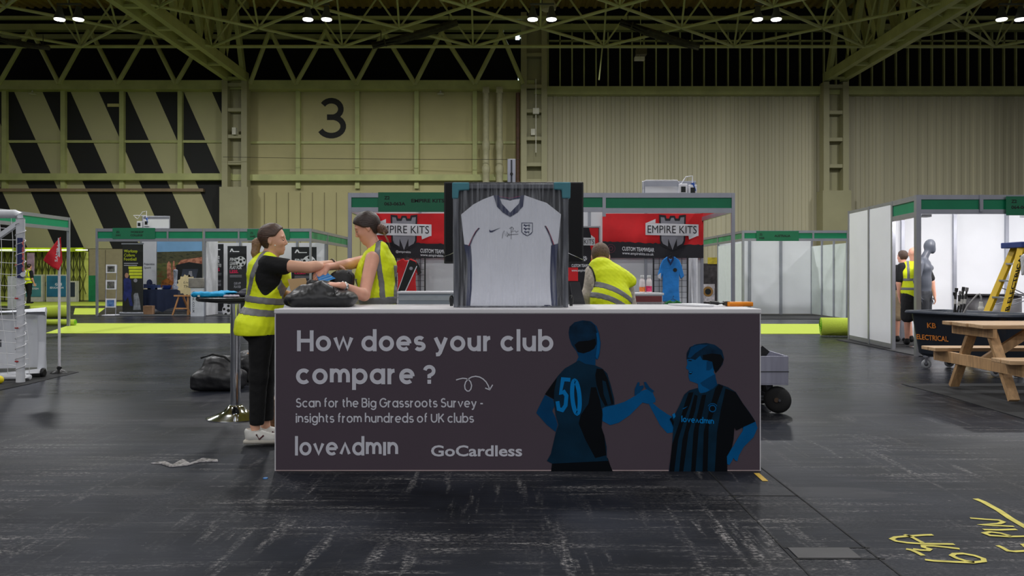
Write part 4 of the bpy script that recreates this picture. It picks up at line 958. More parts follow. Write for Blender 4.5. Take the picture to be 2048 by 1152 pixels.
# leaning dark panel right of the frame
m = MB(); d = 6.1; a, b, c, e = PX(1139.5, 565, d), PX(1159.5, 565, d), PX(1171.5, 612, d), PX(1148, 612, d)
k = (a.z-.0)/(a.z-e.z)
a2, b2 = a, b; e2 = a+(e-a)*k; c2 = b+(c-b)*k; e2.z = c2.z = 0.0
th = Vector((0, .02, .004))
m.add([a2, b2, c2, e2, a2+th, b2+th, c2+th, e2+th], [(0, 1, 2, 3), (7, 6, 5, 4), (0, 4, 5, 1), (1, 5, 6, 2), (2, 6, 7, 3), (3, 7, 4, 0)])
m.one('leaning_panel', mat('dark_gloss_panel', C(62, 62, 66), rough=.25, var=.4, scale=1.2), 'narrow dark glossy panel leaning between the framed shirt and the bending man', 'panel')

# ---------------------------------------------------------------- bags, carton, leaflet and tools on the counter
BAGM = mat('black_bag_vinyl', C(26, 26, 29), rough=.42, var=.2, scale=8, bump=.4, bscale=9)
d = 5.52
L_ = [BX((X(652, d), d, CT+.045), (.19, .17, .045), .035, .03), EL(PX(600, 598, d-.03), (.10, .15, .055), .06), EL(PX(645, 588, d), (.14, .15, .07), .06), EL(PX(695, 597, d-.04), (.075, .13, .05), .05),
      RC(PX(606, 579, d-.06), PX(640, 573, d-.10), .022, .03, .06), RC(PX(640, 573, d-.10), PX(662, 578, d-.10), .03, .02, .05), RC(PX(574, 606, d-.1), PX(604, 584, d-.05), .014, .03, .05), RC(PX(620, 566, d+.08), PX(655, 566, d+.10), .026, .018, .05)]
bo = solid(L_, .006, noise=(.016, 9, 12), cut=[EL(PX(648, 562, d-.01), (.075, .06, .035), 0)], clips=[lambda g: CT+.001-g[..., 2]]).build('holdall', BAGM, smooth=True)
tag(bo, 'open black holdall lying on the left end of the counter', 'bag')
m = MB(); m.path([PX(618, 569, d-.02), PX(640, 566.5, d-.09), PX(662, 573, d-.08), PX(684, 584, d-.06), PX(704, 590, d-.05)], .006, 6); m.build('zip_edge', mat('zip_black', C(12, 12, 13), rough=.5), bo)
m = MB(); m.path([PX(667, 574, d-.14), PX(669, 584, d-.16), PX(668, 592, d-.165)], .004, 5); m.build('strap', mat('strap_black', C(16, 16, 17), rough=.8), bo)
L_ = [BX((X(684, 5.86), 5.86, CT+.10), (.085, .07, .098), .045, .03), EL(PX(685, 553, 5.87), (.095, .07, .055), .04)]
ruck = solid(L_, .008, noise=(.014, 13, 4), clips=[lambda g: CT+.001-g[..., 2]]).build('rucksack', mat('black_nylon', C(18, 17, 18), rough=.6, var=.3, scale=10, bump=.4, bscale=12), smooth=True)
tag(ruck, 'black rucksack behind the holdall, below the crossed arms', 'bag')
m = MB(); m.path([PX(697, 545, 5.80), PX(704, 552, 5.79), PX(704, 564, 5.79)], .006, 5); m.build('strap', MATS['strap_black'], ruck)
CARD = mat('cardboard', C(190, 156, 112), rough=.85, var=.08, scale=5)
dd = 5.72; t = thing('carton', 'open cardboard carton beside the holdall on the counter', 'box', (X(598, dd), dd, CT))
m = MB(); xa, xb = X(588, dd), X(625, dd)
for q in ((xa, xa+.005, dd-.08, dd+.09), (xb-.005, xb, dd-.08, dd+.09), (xa+.005, xb-.005, dd-.08, dd-.075), (xa+.005, xb-.005, dd+.085, dd+.09)): m.box(q[0], q[1], q[2], q[3], CT+.001, CT+.10)
m.box(xa+.005, xb-.005, dd-.075, dd+.085, CT+.001, CT+.006); m.build('body', CARD, t)
m = MB(); a, b = Vector((xa, dd-.078, CT+.10)), Vector((xb, dd-.078, CT+.10)); c, e = PX(611, 556, dd-.06), PX(575, 558, dd-.06)
m.add([a, b, c, e, a+Vector((0, .004, 0)), b+Vector((0, .004, 0)), c+Vector((0, .004, 0)), e+Vector((0, .004, 0))], [(0, 1, 2, 3), (7, 6, 5, 4), (0, 4, 5, 1), (1, 5, 6, 2), (2, 6, 7, 3), (3, 7, 4, 0)]); m.build('flap', CARD, t)
m = MB(); a, b, c, e = PX(627, 537, 5.86), PX(638, 535, 5.88), PX(671, 557, 5.76), PX(640, 567, 5.74); th = Vector((0, .003, .001))
m.add([a, b, c, e]+[p+th for p in (a, b, c, e)], [(0, 1, 2, 3), (7, 6, 5, 4), (0, 4, 5, 1), (1, 5, 6, 2), (2, 6, 7, 3), (3, 7, 4, 0)])
lf = m.one('leaflet', mat('leaflet_blue', C(30, 120, 190), rough=.35, var=.15, scale=30), 'blue printed leaflet held above the open holdall', 'leaflet')
m = MB(); u = (c-b).normalized(); v = (b-a).normalized()
for i in range(5):
    p = a.lerp(e, .25+.15*i)+(b-a)*.1+Vector((0, -.002, 0)); q = b.lerp(c, .25+.15*i)-(b-a)*.1+Vector((0, -.002, 0)); m.bar(p, q, .0012, .004)
m.build('print_lines', mat('leaflet_white', C(190, 215, 235), rough=.4), lf)
# far right end of the counter: cutter, trunking, sheet
ORG = mat('orange_plastic', C(236, 140, 12), rough=.4)
d = 5.55; zt_ = CT+.001
t = thing('cordless_tool', 'flat orange tool with black handle on right end of counter', 'tool', (X(1475, d), d, CT))
m = MB(); m.box(X(1452, d), X(1503, d), d-.045, d+.045, zt_, zt_+.030); b_ = m.build('body', ORG, t, bevel=.006)
m = MB(); m.box(X(1447, d), X(1458, d), d-.03, d+.03, zt_+.004, zt_+.034); m.build('jaw', mat('tool_dark', C(50, 44, 36), rough=.5), t, bevel=.004)
m = MB(); m.box(X(1456, d), X(1500, d), d-.047, d-.044, zt_+.008, zt_+.012); m.build('seam', mat('orange_dark', C(180, 96, 6), rough=.5), b_)
m = MB(); m.path([PX(1449, 606, d), PX(1436, 606.5, d), PX(1420, 605, d)], [.014, .013, .010], 8); m.build('handle', MATS['black_plastic'], t, smooth=True)
m = MB(); zz = CT+.002; d = 5.6
m.poly([(X(1342, d), d+.1), (X(1400, d), d+.16), (X(1418, d), d+.02), (X(1428, d-.2), d-.2), (X(1400, d-.2), d-.18)], (0, 0, zz), EX, EY, .012, EZ)
m.one('paper_sheets', mat('paper_white', C(226, 226, 230), rough=.6, var=.02), 'loose white sheets lying beside the orange tool on the counter', 'paper')

# ---------------------------------------------------------------- bar table with shirts
DB = 7.0; xb = X(471, DB); CHR = mat('chrome', C(226, 228, 232), rough=.09, metal=1.0, var=.02)
t = thing('bar_table', 'tall round bar table with black top and chrome trumpet base', 'table', (xb, DB, 0))
m = MB(); m.lathe((xb, DB, 0), [(.245, 0), (.245, .008), (.23, .014), (.16, .035), (.10, .065), (.068, .10), (.052, .115)], 48); m.build('base', CHR, t, smooth=True)
m = MB(); m.lathe((xb, DB, .1), [(.040, 0), (.043, .02), (.043, .87), (.043, .9)], 32); m.build('column', CHR, t, smooth=True)
zt_ = Z(594, DB); m = MB(); m.lathe((xb, DB, zt_-.035), [(.02, -.02), (.1, -.02), (.31, 0), (.325, .012), (.325, .03), (.315, .035)], 48); m.build('top', mat('table_top_black', C(24, 24, 26), rough=.4), t, smooth=False)
L_ = [BX((X(432, DB), DB-.05, zt_+.022), (.135, .14, .022), .018, .02), EL((X(415, DB), DB-.08, zt_+.025), (.10, .12, .025), .02), EL((X(455, DB), DB-.03, zt_+.04), (.10, .12, .02), .02), RC((X(396, DB), DB-.12, zt_+.02), (X(440, DB), DB-.16, zt_+.02), .02, .02, .02)]
o = solid(L_, .006, noise=(.020, 26, 21), clips=[lambda g: zt_+.0005-g[..., 2]]).build('folded_shirt', mat('shirt_cyan', C(0, 158, 214), rough=.7, var=.1, scale=12), smooth=True); tag(o, 'crumpled bright blue shirts heaped on the bar table', 'shirt')
m = MB(); m.box(X(413, DB), X(417.5, DB), DB-.2, DB-.196, zt_+.006, zt_+.022); m.build('care_label', mat('label_white', C(220, 220, 215), rough=.6), o)
L_ = [BX((X(489, DB), DB+.03, zt_+.025), (.05, .12, .025), .018, .02), EL((X(489, DB), DB+.06, zt_+.05), (.05, .1, .03), .02)]
o = solid(L_, .006, noise=(.018, 30, 5), clips=[lambda g: zt_+.0005-g[..., 2]]).build('folded_shirt', mat('shirt_charcoal', C(62, 62, 74), rough=.8), smooth=True); tag(o, 'charcoal grey shirt folded beside the blue shirts on the bar table', 'shirt')
L_ = [BX((X(479, DB), DB-.20, zt_+.014), (.060, .045, .012), .010, .02)]
o = solid(L_, .005, noise=(.012, 34, 8), clips=[lambda g: zt_+.0005-g[..., 2]]).build('folded_shirt', mat('shirt_lilac', C(196, 186, 202), rough=.8), smooth=True); tag(o, 'small pale lilac garment at front edge of the bar table', 'shirt')
# ---------------------------------------------------------------- things on the floor around the counter
d = 8.75
L_ = [BX((X(438, d), d, .10), (.265, .20, .10), .06, .05), EL((X(440, d), d, .17), (.215, .16, .17), .10), RC(PX(418, 722, d), PX(462, 722, d+.02), .035, .05, .12), RC(PX(404, 760, d-.1), PX(425, 724, d-.02), .05, .03, .08)]
o = solid(L_, .01, noise=(.026, 6, 31), clips=[lambda g: .001-g[..., 2]]).build('holdall', BAGM, smooth=True); tag(o, 'large slumped black holdall on the floor behind the bar table', 'bag')
m = MB(); m.path([PX(402, 716, d-.12), PX(425, 709, d-.14), PX(450, 714, d-.15), PX(470, 730, d-.2)], .012, 6); m.build('carry_strap', MATS['strap_black'], o)
d = 9.3; L_ = [BX((X(508, d), d, .16), (.24, .2, .15), .07, .05), EL((X(500, d), d, .3), (.17, .15, .09), .06)]
o = solid(L_, .01, noise=(.045, 8, 14), clips=[lambda g: .001-g[..., 2]]).build('holdall', BAGM, smooth=True); tag(o, 'black holdall on the floor, half hidden behind the ponytailed woman', 'bag')
m = MB(); m.ball(PX(497, 712, d-.1), .04, 12, 8, (1, .8, 1)); o.name = 'holdall'
m.build('buckle', mat('bronze_buckle', C(140, 104, 70), rough=.35, metal=.5), o, smooth=True)
d = 6.5; t = thing('taped_carton', 'brown carton wrapped in clear tape, at counter end by the trainers', 'box', (X(560, d), d+.1, 0))
m = MB(); m.box(X(533, d), X(590, d), d, d+.25, 0, Z(799, d)); m.build('body', mat('brown_wrapped_card', C(126, 88, 56), rough=.35, var=.35, scale=16, stretch=(1, 1, 4)), t, bevel=.008)
m = MB(); m.box(X(533, d)-.002, X(590, d), d-.002, d+.252, Z(812, d), Z(804, d)); m.build('tape', mat('clear_tape', C(170, 136, 96), rough=.15), t)
# hand cart right of the counter
d = 7.2; t = thing('hand_cart', 'low aluminium hand cart with pneumatic wheel, behind right end of counter', 'cart', (X(1500, d), d, 0))
m = MB(); xa, xe = X(1400, d), X(1576, d); z0, z1 = Z(770, d), Z(712, d)
m.box(xa, xe, d-.01, d+.6, z0, z0+.012)
for q in ((xa, xe, d-.012, d), (xa, xe, d+.6, d+.612), (xa-.01, xa, d, d+.6), (xe-.012, xe, d, d+.6)): m.box(q[0], q[1], q[2], q[3], z0+.012, z1)
m.build('tray', mat('brushed_aluminium', C(150, 150, 166), rough=.45, metal=.5, var=.12, scale=5, stretch=(4, 1, .3)), t, bevel=.003)
m = MB(); m.box(xa, xe+.003, d-.016, d-.01, Z(744, d), Z(742, d)); m.build('rib', ALUD, t)
TYRE = mat('tyre_rubber', C(20, 20, 21), rough=.75); RIM = mat('rusty_rim', C(92, 74, 60), rough=.5, metal=.6)
wx, wz = X(1558, d), .122
for yy in (d+.04, d+.56):
    m = MB(); m.lathe((wx-.015, yy-.026, wz), [(.06, 0), (.095, .004), (.115, .014), (.122, .03), (.115, .046), (.095, .056), (.06, .06)], 32, axis=(.5, .87, 0)); w = m.build('wheel', TYRE, t, smooth=True)
    m = MB(); m.lathe((wx-.013, yy-.021, wz), [(.02, -.02), (.022, 0), (.05, .004), (.062, .012), (.062, .04), (.02, .046)], 24, axis=(.5, .87, 0)); m.build('rim', RIM, w, smooth=True)
m = MB(); m.tube((wx, d-.02, wz), (wx, d+.62, wz), .012); m.bar((wx-.03, d+.1, wz), (wx-.06, d+.1, z0), .05, .05); m.bar((wx-.03, d+.5, wz), (wx-.06, d+.5, z0), .05, .05); m.bar((wx, d+.12, wz+.01), (xa, d+.12, wz+.06), .02, .02); m.bar((wx, d+.12, wz-.01), (xa, d+.12, wz-.02), .015, .015); m.build('axle', ALUD, t)
m = MB(); m.bar(PX(1500, 735, d+.3), PX(1531, 697, d+.3), .03, .09); m.build('handle', MATS['black_plastic'], t)
for xx in (xa+.1,):
    m = MB(); m.tube((xx, d+.3, 0), (xx, d+.3, z0), .02); m.build('prop_leg', ALUD, t)
# ---------------------------------------------------------------- floor marks
YEL = mat('yellow_spray', C(210, 198, 96), rough=.8, var=.2, scale=12)
def fl(px, py): d = FD(py); return (X(px, d), d)
def floor_line(name, label, pts, w, m_, cat='floor mark', group=None, z=.003):
    m = MB(); ribbon(m, [fl(*p) for p in pts], w, (0, 0, z), EX, EY); return m.one(name, m_, label, cat, group)
sc_ = lambda pts: [(1700+a/5.704, 950+b/5.703) for a, b in pts]
floor_line('spray_mark', 'yellow sprayed stroke running off the right edge, farthest of floor marks', sc_([(1430, 275), (1520, 310), (1700, 410), (1830, 500), (1985, 590), (2100, 650)]), .035, YEL)
def marks(name, label, lines):
    m = MB()
    for pts, w in lines: ribbon(m, [fl(*p) for p in sc_(pts)], w, (0, 0, .003), EX, EY)
    return m.one(name, YEL, label, 'floor mark')
marks('spray_mark', 'yellow sprayed code with 6, 3 and A on the dark floor', [
    ([(945, 688), (850, 690), (640, 705), (520, 715), (475, 735), (530, 760), (650, 778), (830, 790), (1190, 795)], .022), ([(620, 685), (700, 710), (840, 785)], .020),
    ([(1250, 848), (1100, 830), (950, 815), (835, 812), (840, 830), (910, 850), (890, 865), (800, 862), (720, 850)], .022), ([(640, 850), (700, 860), (770, 890), (835, 925)], .024),
    ([(855, 972), (960, 985), (1200, 998), (1400, 1005), (1530, 990), (1520, 960), (1420, 925), (1290, 902), (1190, 905), (1160, 925), (1220, 955), (1320, 985), (1420, 1003)], .022)])
marks('spray_mark', 'yellow sprayed lettering PIN at the right edge of floor', [
    ([(1370, 497), (1560, 512), (1700, 520), (1750, 540), (1700, 560), (1480, 572), (1600, 580), (1870, 592)], .022), ([(1520, 628), (1700, 632), (1900, 626)], .022),
    ([(2150, 700), (1985, 705), (1800, 708), (1600, 695), (1530, 668), (1600, 655), (1720, 670), (1840, 705)], .022)])
marks('spray_mark', 'yellow sprayed figure cut off by right edge, below the PIN lettering', [([(1680, 810), (1730, 830), (1800, 870), (1880, 878), (2100, 868)], .022), ([(2100, 790), (1975, 800), (2010, 830), (2100, 850)], .022)])
m = MB(); strip_on_floor(m, fl(1513, 947), fl(1531, 963), .035, .003); m.one('floor_tape', mat('yellow_tape', C(204, 166, 50), rough=.6), 'short strip of yellow tape at right front corner of the counter', 'tape')
m = MB()
pts = [(302, 928), (330, 924), (345, 931), (365, 920), (380, 928), (405, 918), (435, 921), (436, 924), (400, 925), (375, 932), (340, 935), (322, 929)]
m.poly([fl(*p) for p in pts], (0, 0, .002), EX, EY, .006, EZ); m.one('litter', mat('crinkled_film', C(176, 172, 174), rough=.15, var=.6, scale=45), 'crinkled strip of clear film lying flat on the floor, lower left', 'litter', None, 'thing')
m = MB(); m.lathe((*fl(531, 957), .001), [(.016, 0), (.014, .004)], 10); m.one('litter', mat('blue_bit', C(30, 110, 180), rough=.4), 'tiny blue scrap at left front corner of the counter', 'litter', None, 'thing')
m = MB(); a, b = fl(1566, 1096), fl(1760, 1118); m.box(a[0]+.02, b[0]-.08, b[1]+.004, a[1]-.004, .0005, .004); m.one('floor_hatch', mat('duct_cover', C(58, 56, 58), rough=.6, var=.2), 'narrow grey service duct cover set into the floor, lower right', 'floor hatch')
# ---------------------------------------------------------------- shell scheme booths
FASC = mat('fascia_green', C(0, 128, 88), rough=.5, var=.06, scale=4); SIGN = mat('sign_green', C(22, 112, 78), rough=.5, var=.05)
PANW = mat('panel_white', C(234, 235, 240), rough=.55, var=.03, scale=1.5); INK = mat('sign_black', C(14, 20, 18), rough=.6)
RED = mat('banner_red', C(226, 30, 38), rough=.7, var=.10, scale=3); BNK = mat('banner_black', C(34, 32, 40), rough=.7, var=.1); GREYC = mat('castle_grey', C(142, 142, 152), rough=.7); GREYD = mat('castle_dark', C(96, 96, 106), rough=.7)
LETW = mat('lettering_white', C(226, 226, 232), rough=.6)
def post(par, x, y, z1, w=.042, z0=0.0): return MB().box(x-w/2, x+w/2, y-w/2, y+w/2, z0, z1).build('post', ALU, par)
def fascia(par, a, b, z0, z1, m=None):
    """two aluminium rails with a green infill between points a and b (x, y)"""
    a = Vector((*a, 0)); b = Vector((*b, 0)); h = z1-z0
    for za, zb in ((z0, z0+h*.24), (z1-h*.24, z1)):
        MB().bar(a+EZ*((za+zb)/2), b+EZ*((za+zb)/2), .04, zb-za, up=(0, 0, 1)).build('fascia_rail', ALU, par)
    MB().bar(a+EZ*((z0+z1)/2), b+EZ*((z0+z1)/2), .012, h*.53, up=(0, 0, 1)).build('fascia_panel', m or FASC, par)
def wallp(par, a, b, z0, z1, m=None, t=.02, name='wall_panel'):
    a = Vector((*a, 0)); b = Vector((*b, 0)); c = EZ*((z0+z1)/2)
    return MB().bar(a+c, b+c, t, z1-z0, up=(0, 0, 1)).build(name, m or PANW, par)
def signboard(par, d, px0, px1, py0, py1, lines):
    s = MB(); s.box(X(px0, d), X(px1, d), d-.03, d-.024, Z(py1, d), Z(py0, d)); o = s.build('name_board', SIGN, par)
    for txt, px, py, hpx, wpx, bold in lines:
        m = MB(); text(m, txt, (X(px, d), d-.032, Z(py, d)), EX, EZ, h=hpx*d/FOC, w=wpx*d/FOC, bold=bold); m.build('board_lettering', INK, o)
    return o
def sheet(name, m, par, px0, px1, py0, py1, d, amp=.012, n=3.0, sag=0.0, loc=None):
    xa, xb, za, zb = X(px0, d), X(px1, d), Z(py1, d), Z(py0, d)
    q = MB(); q.grid(lambda a, b: Vector((xa+(xb-xa)*a, d+amp*math.sin(a*n*6.283+b*2.2)+amp*.6*math.sin(a*n*2.7+b*7), za+(zb-za)*b-sag*math.sin(PI*a)*(1-.3*b))), 30, 14)
    return q.build(name, m, par, smooth=True, loc=loc)

# ---- red booth behind the counter
DE = 12.2; DEB = 14.2; TE = Z(386, DE); ex0, exm, ex1 = X(700, DE), X(1208, DE), X(1466, DE)
eb = thing('exhibition_booth', 'open booth with green fascia and red banners directly behind the counter', 'exhibition booth', ((ex0+ex1)/2, DEB, 0), 'shell scheme booths')
for x, y in ((ex0, DE), (exm, DE), (ex1, DE), (ex0, DEB), (ex1, DEB)): post(eb, x, y, TE, .05, TE-.36 if x == exm else 0)
fascia(eb, (ex0, DE), (exm, DE), Z(424, DE), TE); fascia(eb, (exm, DE), (ex1, DE), Z(426, DE), TE)
fascia(eb, (ex0, DE), (ex0, DEB), Z(425, DE), TE, mat('fascia_red', C(196, 44, 50), rough=.6)); fascia(eb, (ex1, DE), (ex1, DEB), Z(425, DE), TE, MATS['fascia_red'])
x = ex1
for k in range(6):
    xa = max(ex0, x-1.0); wallp(eb, (xa+.02, DEB), (x-.02, DEB), .02, TE-.02)
    if k: post(eb, x, DEB-.012, TE, .05)
    x = xa
signboard(eb, DE, 757, 960, 385, 424, [('Z2', 769, 399, 6.5, 11, .03), ('063-063A', 769, 411, 6.5, 42, .03), ('EMPIRE KITS', 823, 405, 7, 66, .03)])
def castle(par, cx, cy, w, h, d):
    m = MB(); F = lambda a, b: (cx+a*w/2, cy+b*h/2)
    m.cur = 1; poly_px(m, [F(-1.12, -1.02), F(-.56, -.98), F(-.5, -.8), F(-.28, -.8), F(-.2, -.96), F(.2, -.96), F(.28, -.8), F(.5, -.8), F(.56, -.98), F(1.12, -1.02), F(1.05, .5), F(.9, .75), F(0, 1.02), F(-.9, .75), F(-1.05, .5)], d, .002)
    m.cur = 0; poly_px(m, [F(-.98, -.88), F(-.68, -.86), F(-.6, -.66), F(-.2, -.66), F(-.1, -.84), F(.1, -.84), F(.2, -.66), F(.6, -.66), F(.68, -.86), F(.98, -.88), F(.92, .46), F(.8, .64), F(.38, .8), F(.36, .35), F(0, 1.0), F(-.36, .35), F(-.38, .8), F(-.8, .64), F(-.92, .46)], d-.003, .002)
    return m.build('castle_emblem', [GREYC, BNK], par)
def banner(px0, px1, py0, py1, d, cas, rib, txtx, lines, label):
    loc = (X((px0+px1)/2, d), d, Z(py1, d))
    b = sheet('banner', RED, None, px0, px1, py0, py1, d, .010, 2.2, loc=loc); tag(b, label, 'banner', 'fabric banners hung on the booth back wall')
    ys = py0+(py1-py0)*.63
    q = MB(); n = 40; top = [(px0+(px1-px0)*i/n, ys+6.5*(i/n)+random.uniform(-1.2, 1.2)+(random.uniform(0, 3) if .55 < i/n < .85 else 0)) for i in range(n+1)]
    poly_px(q, top+[(px1, py1), (px0, py1)], d-.022, .002); q.build('lower_band', BNK, b)
    castle(b, *cas, d-.026)
    x0, x1, y0, y1 = rib
    q = MB(); poly_px(q, [(x0, y0), (x1, y0+3), (x1, y1+2), (x0, y1)], d-.032, .002); poly_px(q, [(x0+1, y0), (x0+20, y0), (x0+20, y0-8)], d-.031, .002); poly_px(q, [(x1-20, y1+1), (x1, y1+1), (x1-19, y1+9)], d-.031, .002); r = q.build('white_ribbon', LETW, b)
    q = MB(); text(q, 'EMPIRE KITS', (X(x0+3.5, d), d-.036, Z(y1-4, d)), Vector((1, 0, -.012)), EZ, h=(y1-y0-8)*d/FOC, w=(x1-x0-8)*d/FOC); q.build('ribbon_lettering', BNK, r)
    for t, px, py, h, w, bo in lines:
        q = MB(); text(q, t, (X(px, d), d-.028, Z(py, d)), Vector((1, 0, -.045)), EZ, h=h*d/FOC, w=w*d/FOC, bold=bo); q.build('banner_lettering', LETW, b)
    return b
bR = banner(1205, 1407, 427, 516, 14.12, (1345, 465, 48, 70), (1291, 1397, 446, 470), 0, [('CUSTOM TEAMWEAR', 1244, 501, 8, 64, .02), ('www.empirekits.co.uk', 1244, 508.5, 5.5, 63, .01)], 'red and black fabric banner with castle emblem, right of the framed shirt')
q = MB(); c = PX(1222, 497, 14.09); ribbon(q, [(math.cos(a)*.072, math.sin(a)*.072) for a in [2*PI*i/24 for i in range(24)]], .012, c, EX, EZ, True); ribbon(q, [(math.cos(a)*.03, math.sin(a)*.034) for a in [2*PI*i/16 for i in range(16)]], .016, c, EX, EZ, True); q.build('round_badge', mat('badge_maroon', C(96, 44, 62), rough=.7), bR)
bL = banner(735, 960, 427, 516, 14.12, (808, 465, 48, 70), (752, 863, 446, 470), 0, [('CUSTOM TEAMWEAR', 841, 505, 8, 64, .02), ('www.empirekits.co.uk', 841, 512, 5.5, 63, .01), ('@empirekits', 792, 505, 4.5, 30, .01)], 'red and black fabric banner with castle emblem, behind the woman with the bun')
# roll-up banner beside the television
d = 13.5; t = thing('roll_up_banner', 'red and black roll-up banner between television and bending man', 'banner stand', (X(1160, d), d, 0))
m = MB(); m.box(X(1128, d), X(1201, d), d+.005, d+.012, .05, Z(452, d)); m.build('silver_panel', mat('silver_sheet', C(196, 196, 204), rough=.4), t)
m = MB(); m.box(X(1128, d), X(1198, d), d-.004, d+.003, .06, Z(455, d)); g_ = m.build('graphic', BNK, t)
q = MB(); poly_px(q, [(1178, 456), (1197, 456), (1197, 560), (1184, 560), (1180, 530), (1184, 505), (1180, 490), (1183, 475)], d-.006, .002); q.build('red_edge', RED, g_)
q = MB(); poly_px(q, [(1128, 535), (1156, 535), (1156, 562), (1128, 562)], d-.006, .002); q.build('red_block', RED, g_)
q = MB(); poly_px(q, [(1128, 474), (1190, 476), (1190, 491), (1128, 490)], d-.008, .002); poly_px(q, [(1182, 476), (1190, 476), (1182, 470)], d-.007, .002); r = q.build('white_ribbon', LETW, g_)
q = MB(); text(q, 'EMPIRE KITS', (X(1131, d), d-.012, Z(488.5, d)), EX, EZ, h=10.5*d/FOC, w=57*d/FOC); q.build('ribbon_lettering', BNK, r)
for s_, py, h, w in (('CUSTOM TEAMWEAR', 534, 6, 44), ('www.empirekits.co.uk', 543, 5, 46)):
    q = MB(); text(q, s_, (X(1143, d), d-.010, Z(py, d)), EX, EZ, h=h*d/FOC, w=w*d/FOC, bold=.02); q.build('banner_lettering', LETW, g_)
def football(m, c, r, n=14):
    """flat printed football: white disc with black patches"""
    m.cur = 0; m.lathe(c, [(r, 0), (r, .003)], 24, axis=(0, -1, 0))
    m.cur = 1
    for k, (a, rr, s_) in enumerate([(0, 0, .3)]+[(72*i+18, .72, .24) for i in range(5)]):
        p = Vector(c)+Vector((math.cos(math.radians(a))*rr*r, -.005, math.sin(math.radians(a))*rr*r)); m.lathe(p, [(r*s_, 0), (r*s_, .002)], 5, axis=(0, -1, 0))
q = MB(); football(q, PX(1169, 517, d-.008), 5*d/FOC); q.build('printed_football', [LETW, INK], g_)
m = MB(); m.box(X(1126, d), X(1203, d), d-.08, d+.1, 0, .06); m.build('base', ALU, t, bevel=.01)
# counters, drinks, hanging shirts
GREYP = mat('counter_grey', C(150, 160, 170), rough=.5, var=.05)
def counter(name, label, px0, px1, d, py, dep, front, bands=()):
    t = thing(name, label, 'counter', (X((px0+px1)/2, d), d+dep/2, 0)); z = Z(py, d)
    MB().box(X(px0, d)-.02, X(px1, d)+.02, d-.02, d+dep, z-.035, z).build('worktop', PANW, t, bevel=.004)
    f_ = MB().box(X(px0, d), X(px1, d), d, d+dep-.02, 0, z-.035).build('cabinet', front, t)
    for za, zb, mm in bands: MB().box(X(px0, d)+.01, X(px1, d)-.01, d-.006, d, Z(zb, d), Z(za, d)).build('front_print', mm, f_)
    return t, z
counter('booth_counter', 'pale grey booth counter left of the framed shirt', 797, 935, 12.9, 583, .45, GREYP, ((592, 601, mat('counter_grey_light', C(176, 184, 190), rough=.5)),))
_, zc_ = counter('booth_counter', 'white topped booth counter with maroon band, under the drinks bottles', 1255, 1325, 12.9, 586, .45, PANW, ((592, 604, mat('maroon', C(130, 62, 66), rough=.6)), (605, 622, mat('grey_print', C(150, 146, 150), rough=.6, var=.4, scale=30, stretch=(4, 1, .5)))))
for px, nm, colr, lab in ((1284.5, 'a', C(236, 128, 60), 'drink bottle with orange label, left of the pair on booth counter'), (1298, 'b', C(220, 60, 110), 'drink bottle with pink label, right of the pair on booth counter')):
    d = 13.05; t = thing('drink_bottle', lab, 'bottle', (X(px, d), d, zc_), 'drinks bottles on the booth counter')
    m = MB(); m.lathe((X(px, d), d, zc_+.001), [(.040, 0), (.048, .012), (.048, .165), (.044, .2), (.026, .235), (.026, .24)], 20); b_ = m.build('bottle', mat('bottle_white', C(225, 215, 215), rough=.3, var=.1, scale=25), t, smooth=True)
    m = MB(); m.lathe((X(px, d), d, zc_+.02), [(.0495, 0), (.0495, .075 if nm == 'a' else .09)], 20); m.build('label', mat('label_'+('orange' if nm == 'a' else 'pink'), colr, rough=.4, var=.3, scale=30), b_, smooth=True)
    m = MB(); m.lathe((X(px, d), d, zc_+.241), [(.030, 0), (.032, .004), (.032, .035), (.028, .045)], 18); m.build('cap', mat('cap_white', C(230, 230, 230), rough=.4), t, smooth=True)
def meshpanel(name, label, px0, px1, py0, d):
    t = MB(); xa, xb, z1 = X(px0, d), X(px1, d), Z(py0, d); n = 7
    for i in range(n): t.box(xa+(xb-xa)*i/(n-1)-.004, xa+(xb-xa)*i/(n-1)+.004, d-.004, d+.004, .02, z1)
    k = .05
    while k < z1: t.box(xa, xb, d-.006, d-.002, k-.003, k+.003); k += .1
    for x in (xa, xb): t.box(x-.012, x+.012, d-.012, d+.012, 0, z1)
    for x in (xa, xb): t.box(x-.02, x+.02, d-.11, d+.10, 0, .02)
    return t.one(name, mat('black_wire', C(24, 24, 28), rough=.5), label, 'display grid')
meshpanel('display_grid', 'black wire display grid behind the hanging blue shirt', 1307, 1375, 512, 14.0); meshpanel('display_grid', 'black wire display grid behind the red and black shirt', 792, 850, 512, 14.0)
def hung_shirt(label, cx, top, bot, w, d, m, extra=None):
    F = lambda a, b: (cx+a*w/2, top+b*(bot-top))
    pts = [F(-.26, .0), F(-.1, .06), F(.1, .06), F(.26, .0), F(.62, .08), F(.8, .2), F(1.0, .44), F(.74, .5), F(.62, .4), F(.60, .7), F(.66, 1.0), F(-.66, 1.0), F(-.60, .7), F(-.62, .4), F(-.76, .5), F(-1.0, .44), F(-.8, .2), F(-.62, .08)]
    q = MB(); poly_px(q, pts, d, .05); o = tag(q.build('football_shirt', m, None, bevel=.012), label, 'shirt', 'football shirts hung up in the booths')
    if extra: extra(o, F, d-.056)
    q = MB(); p = PX(*F(0, .02), d-.02); q.path([p+Vector((-.14, 0, -.04)), p+Vector((0, 0, .03)), p+Vector((.14, 0, -.04))], .006, 6); q.path([p+Vector((0, 0, .03)), p+Vector((0, .01, .07)), p+Vector((.02, .03, .08)), p+Vector((.02, .04, .06))], .003, 5); q.build('hanger', mat('hanger_black', C(20, 20, 22), rough=.5), o)
    return o
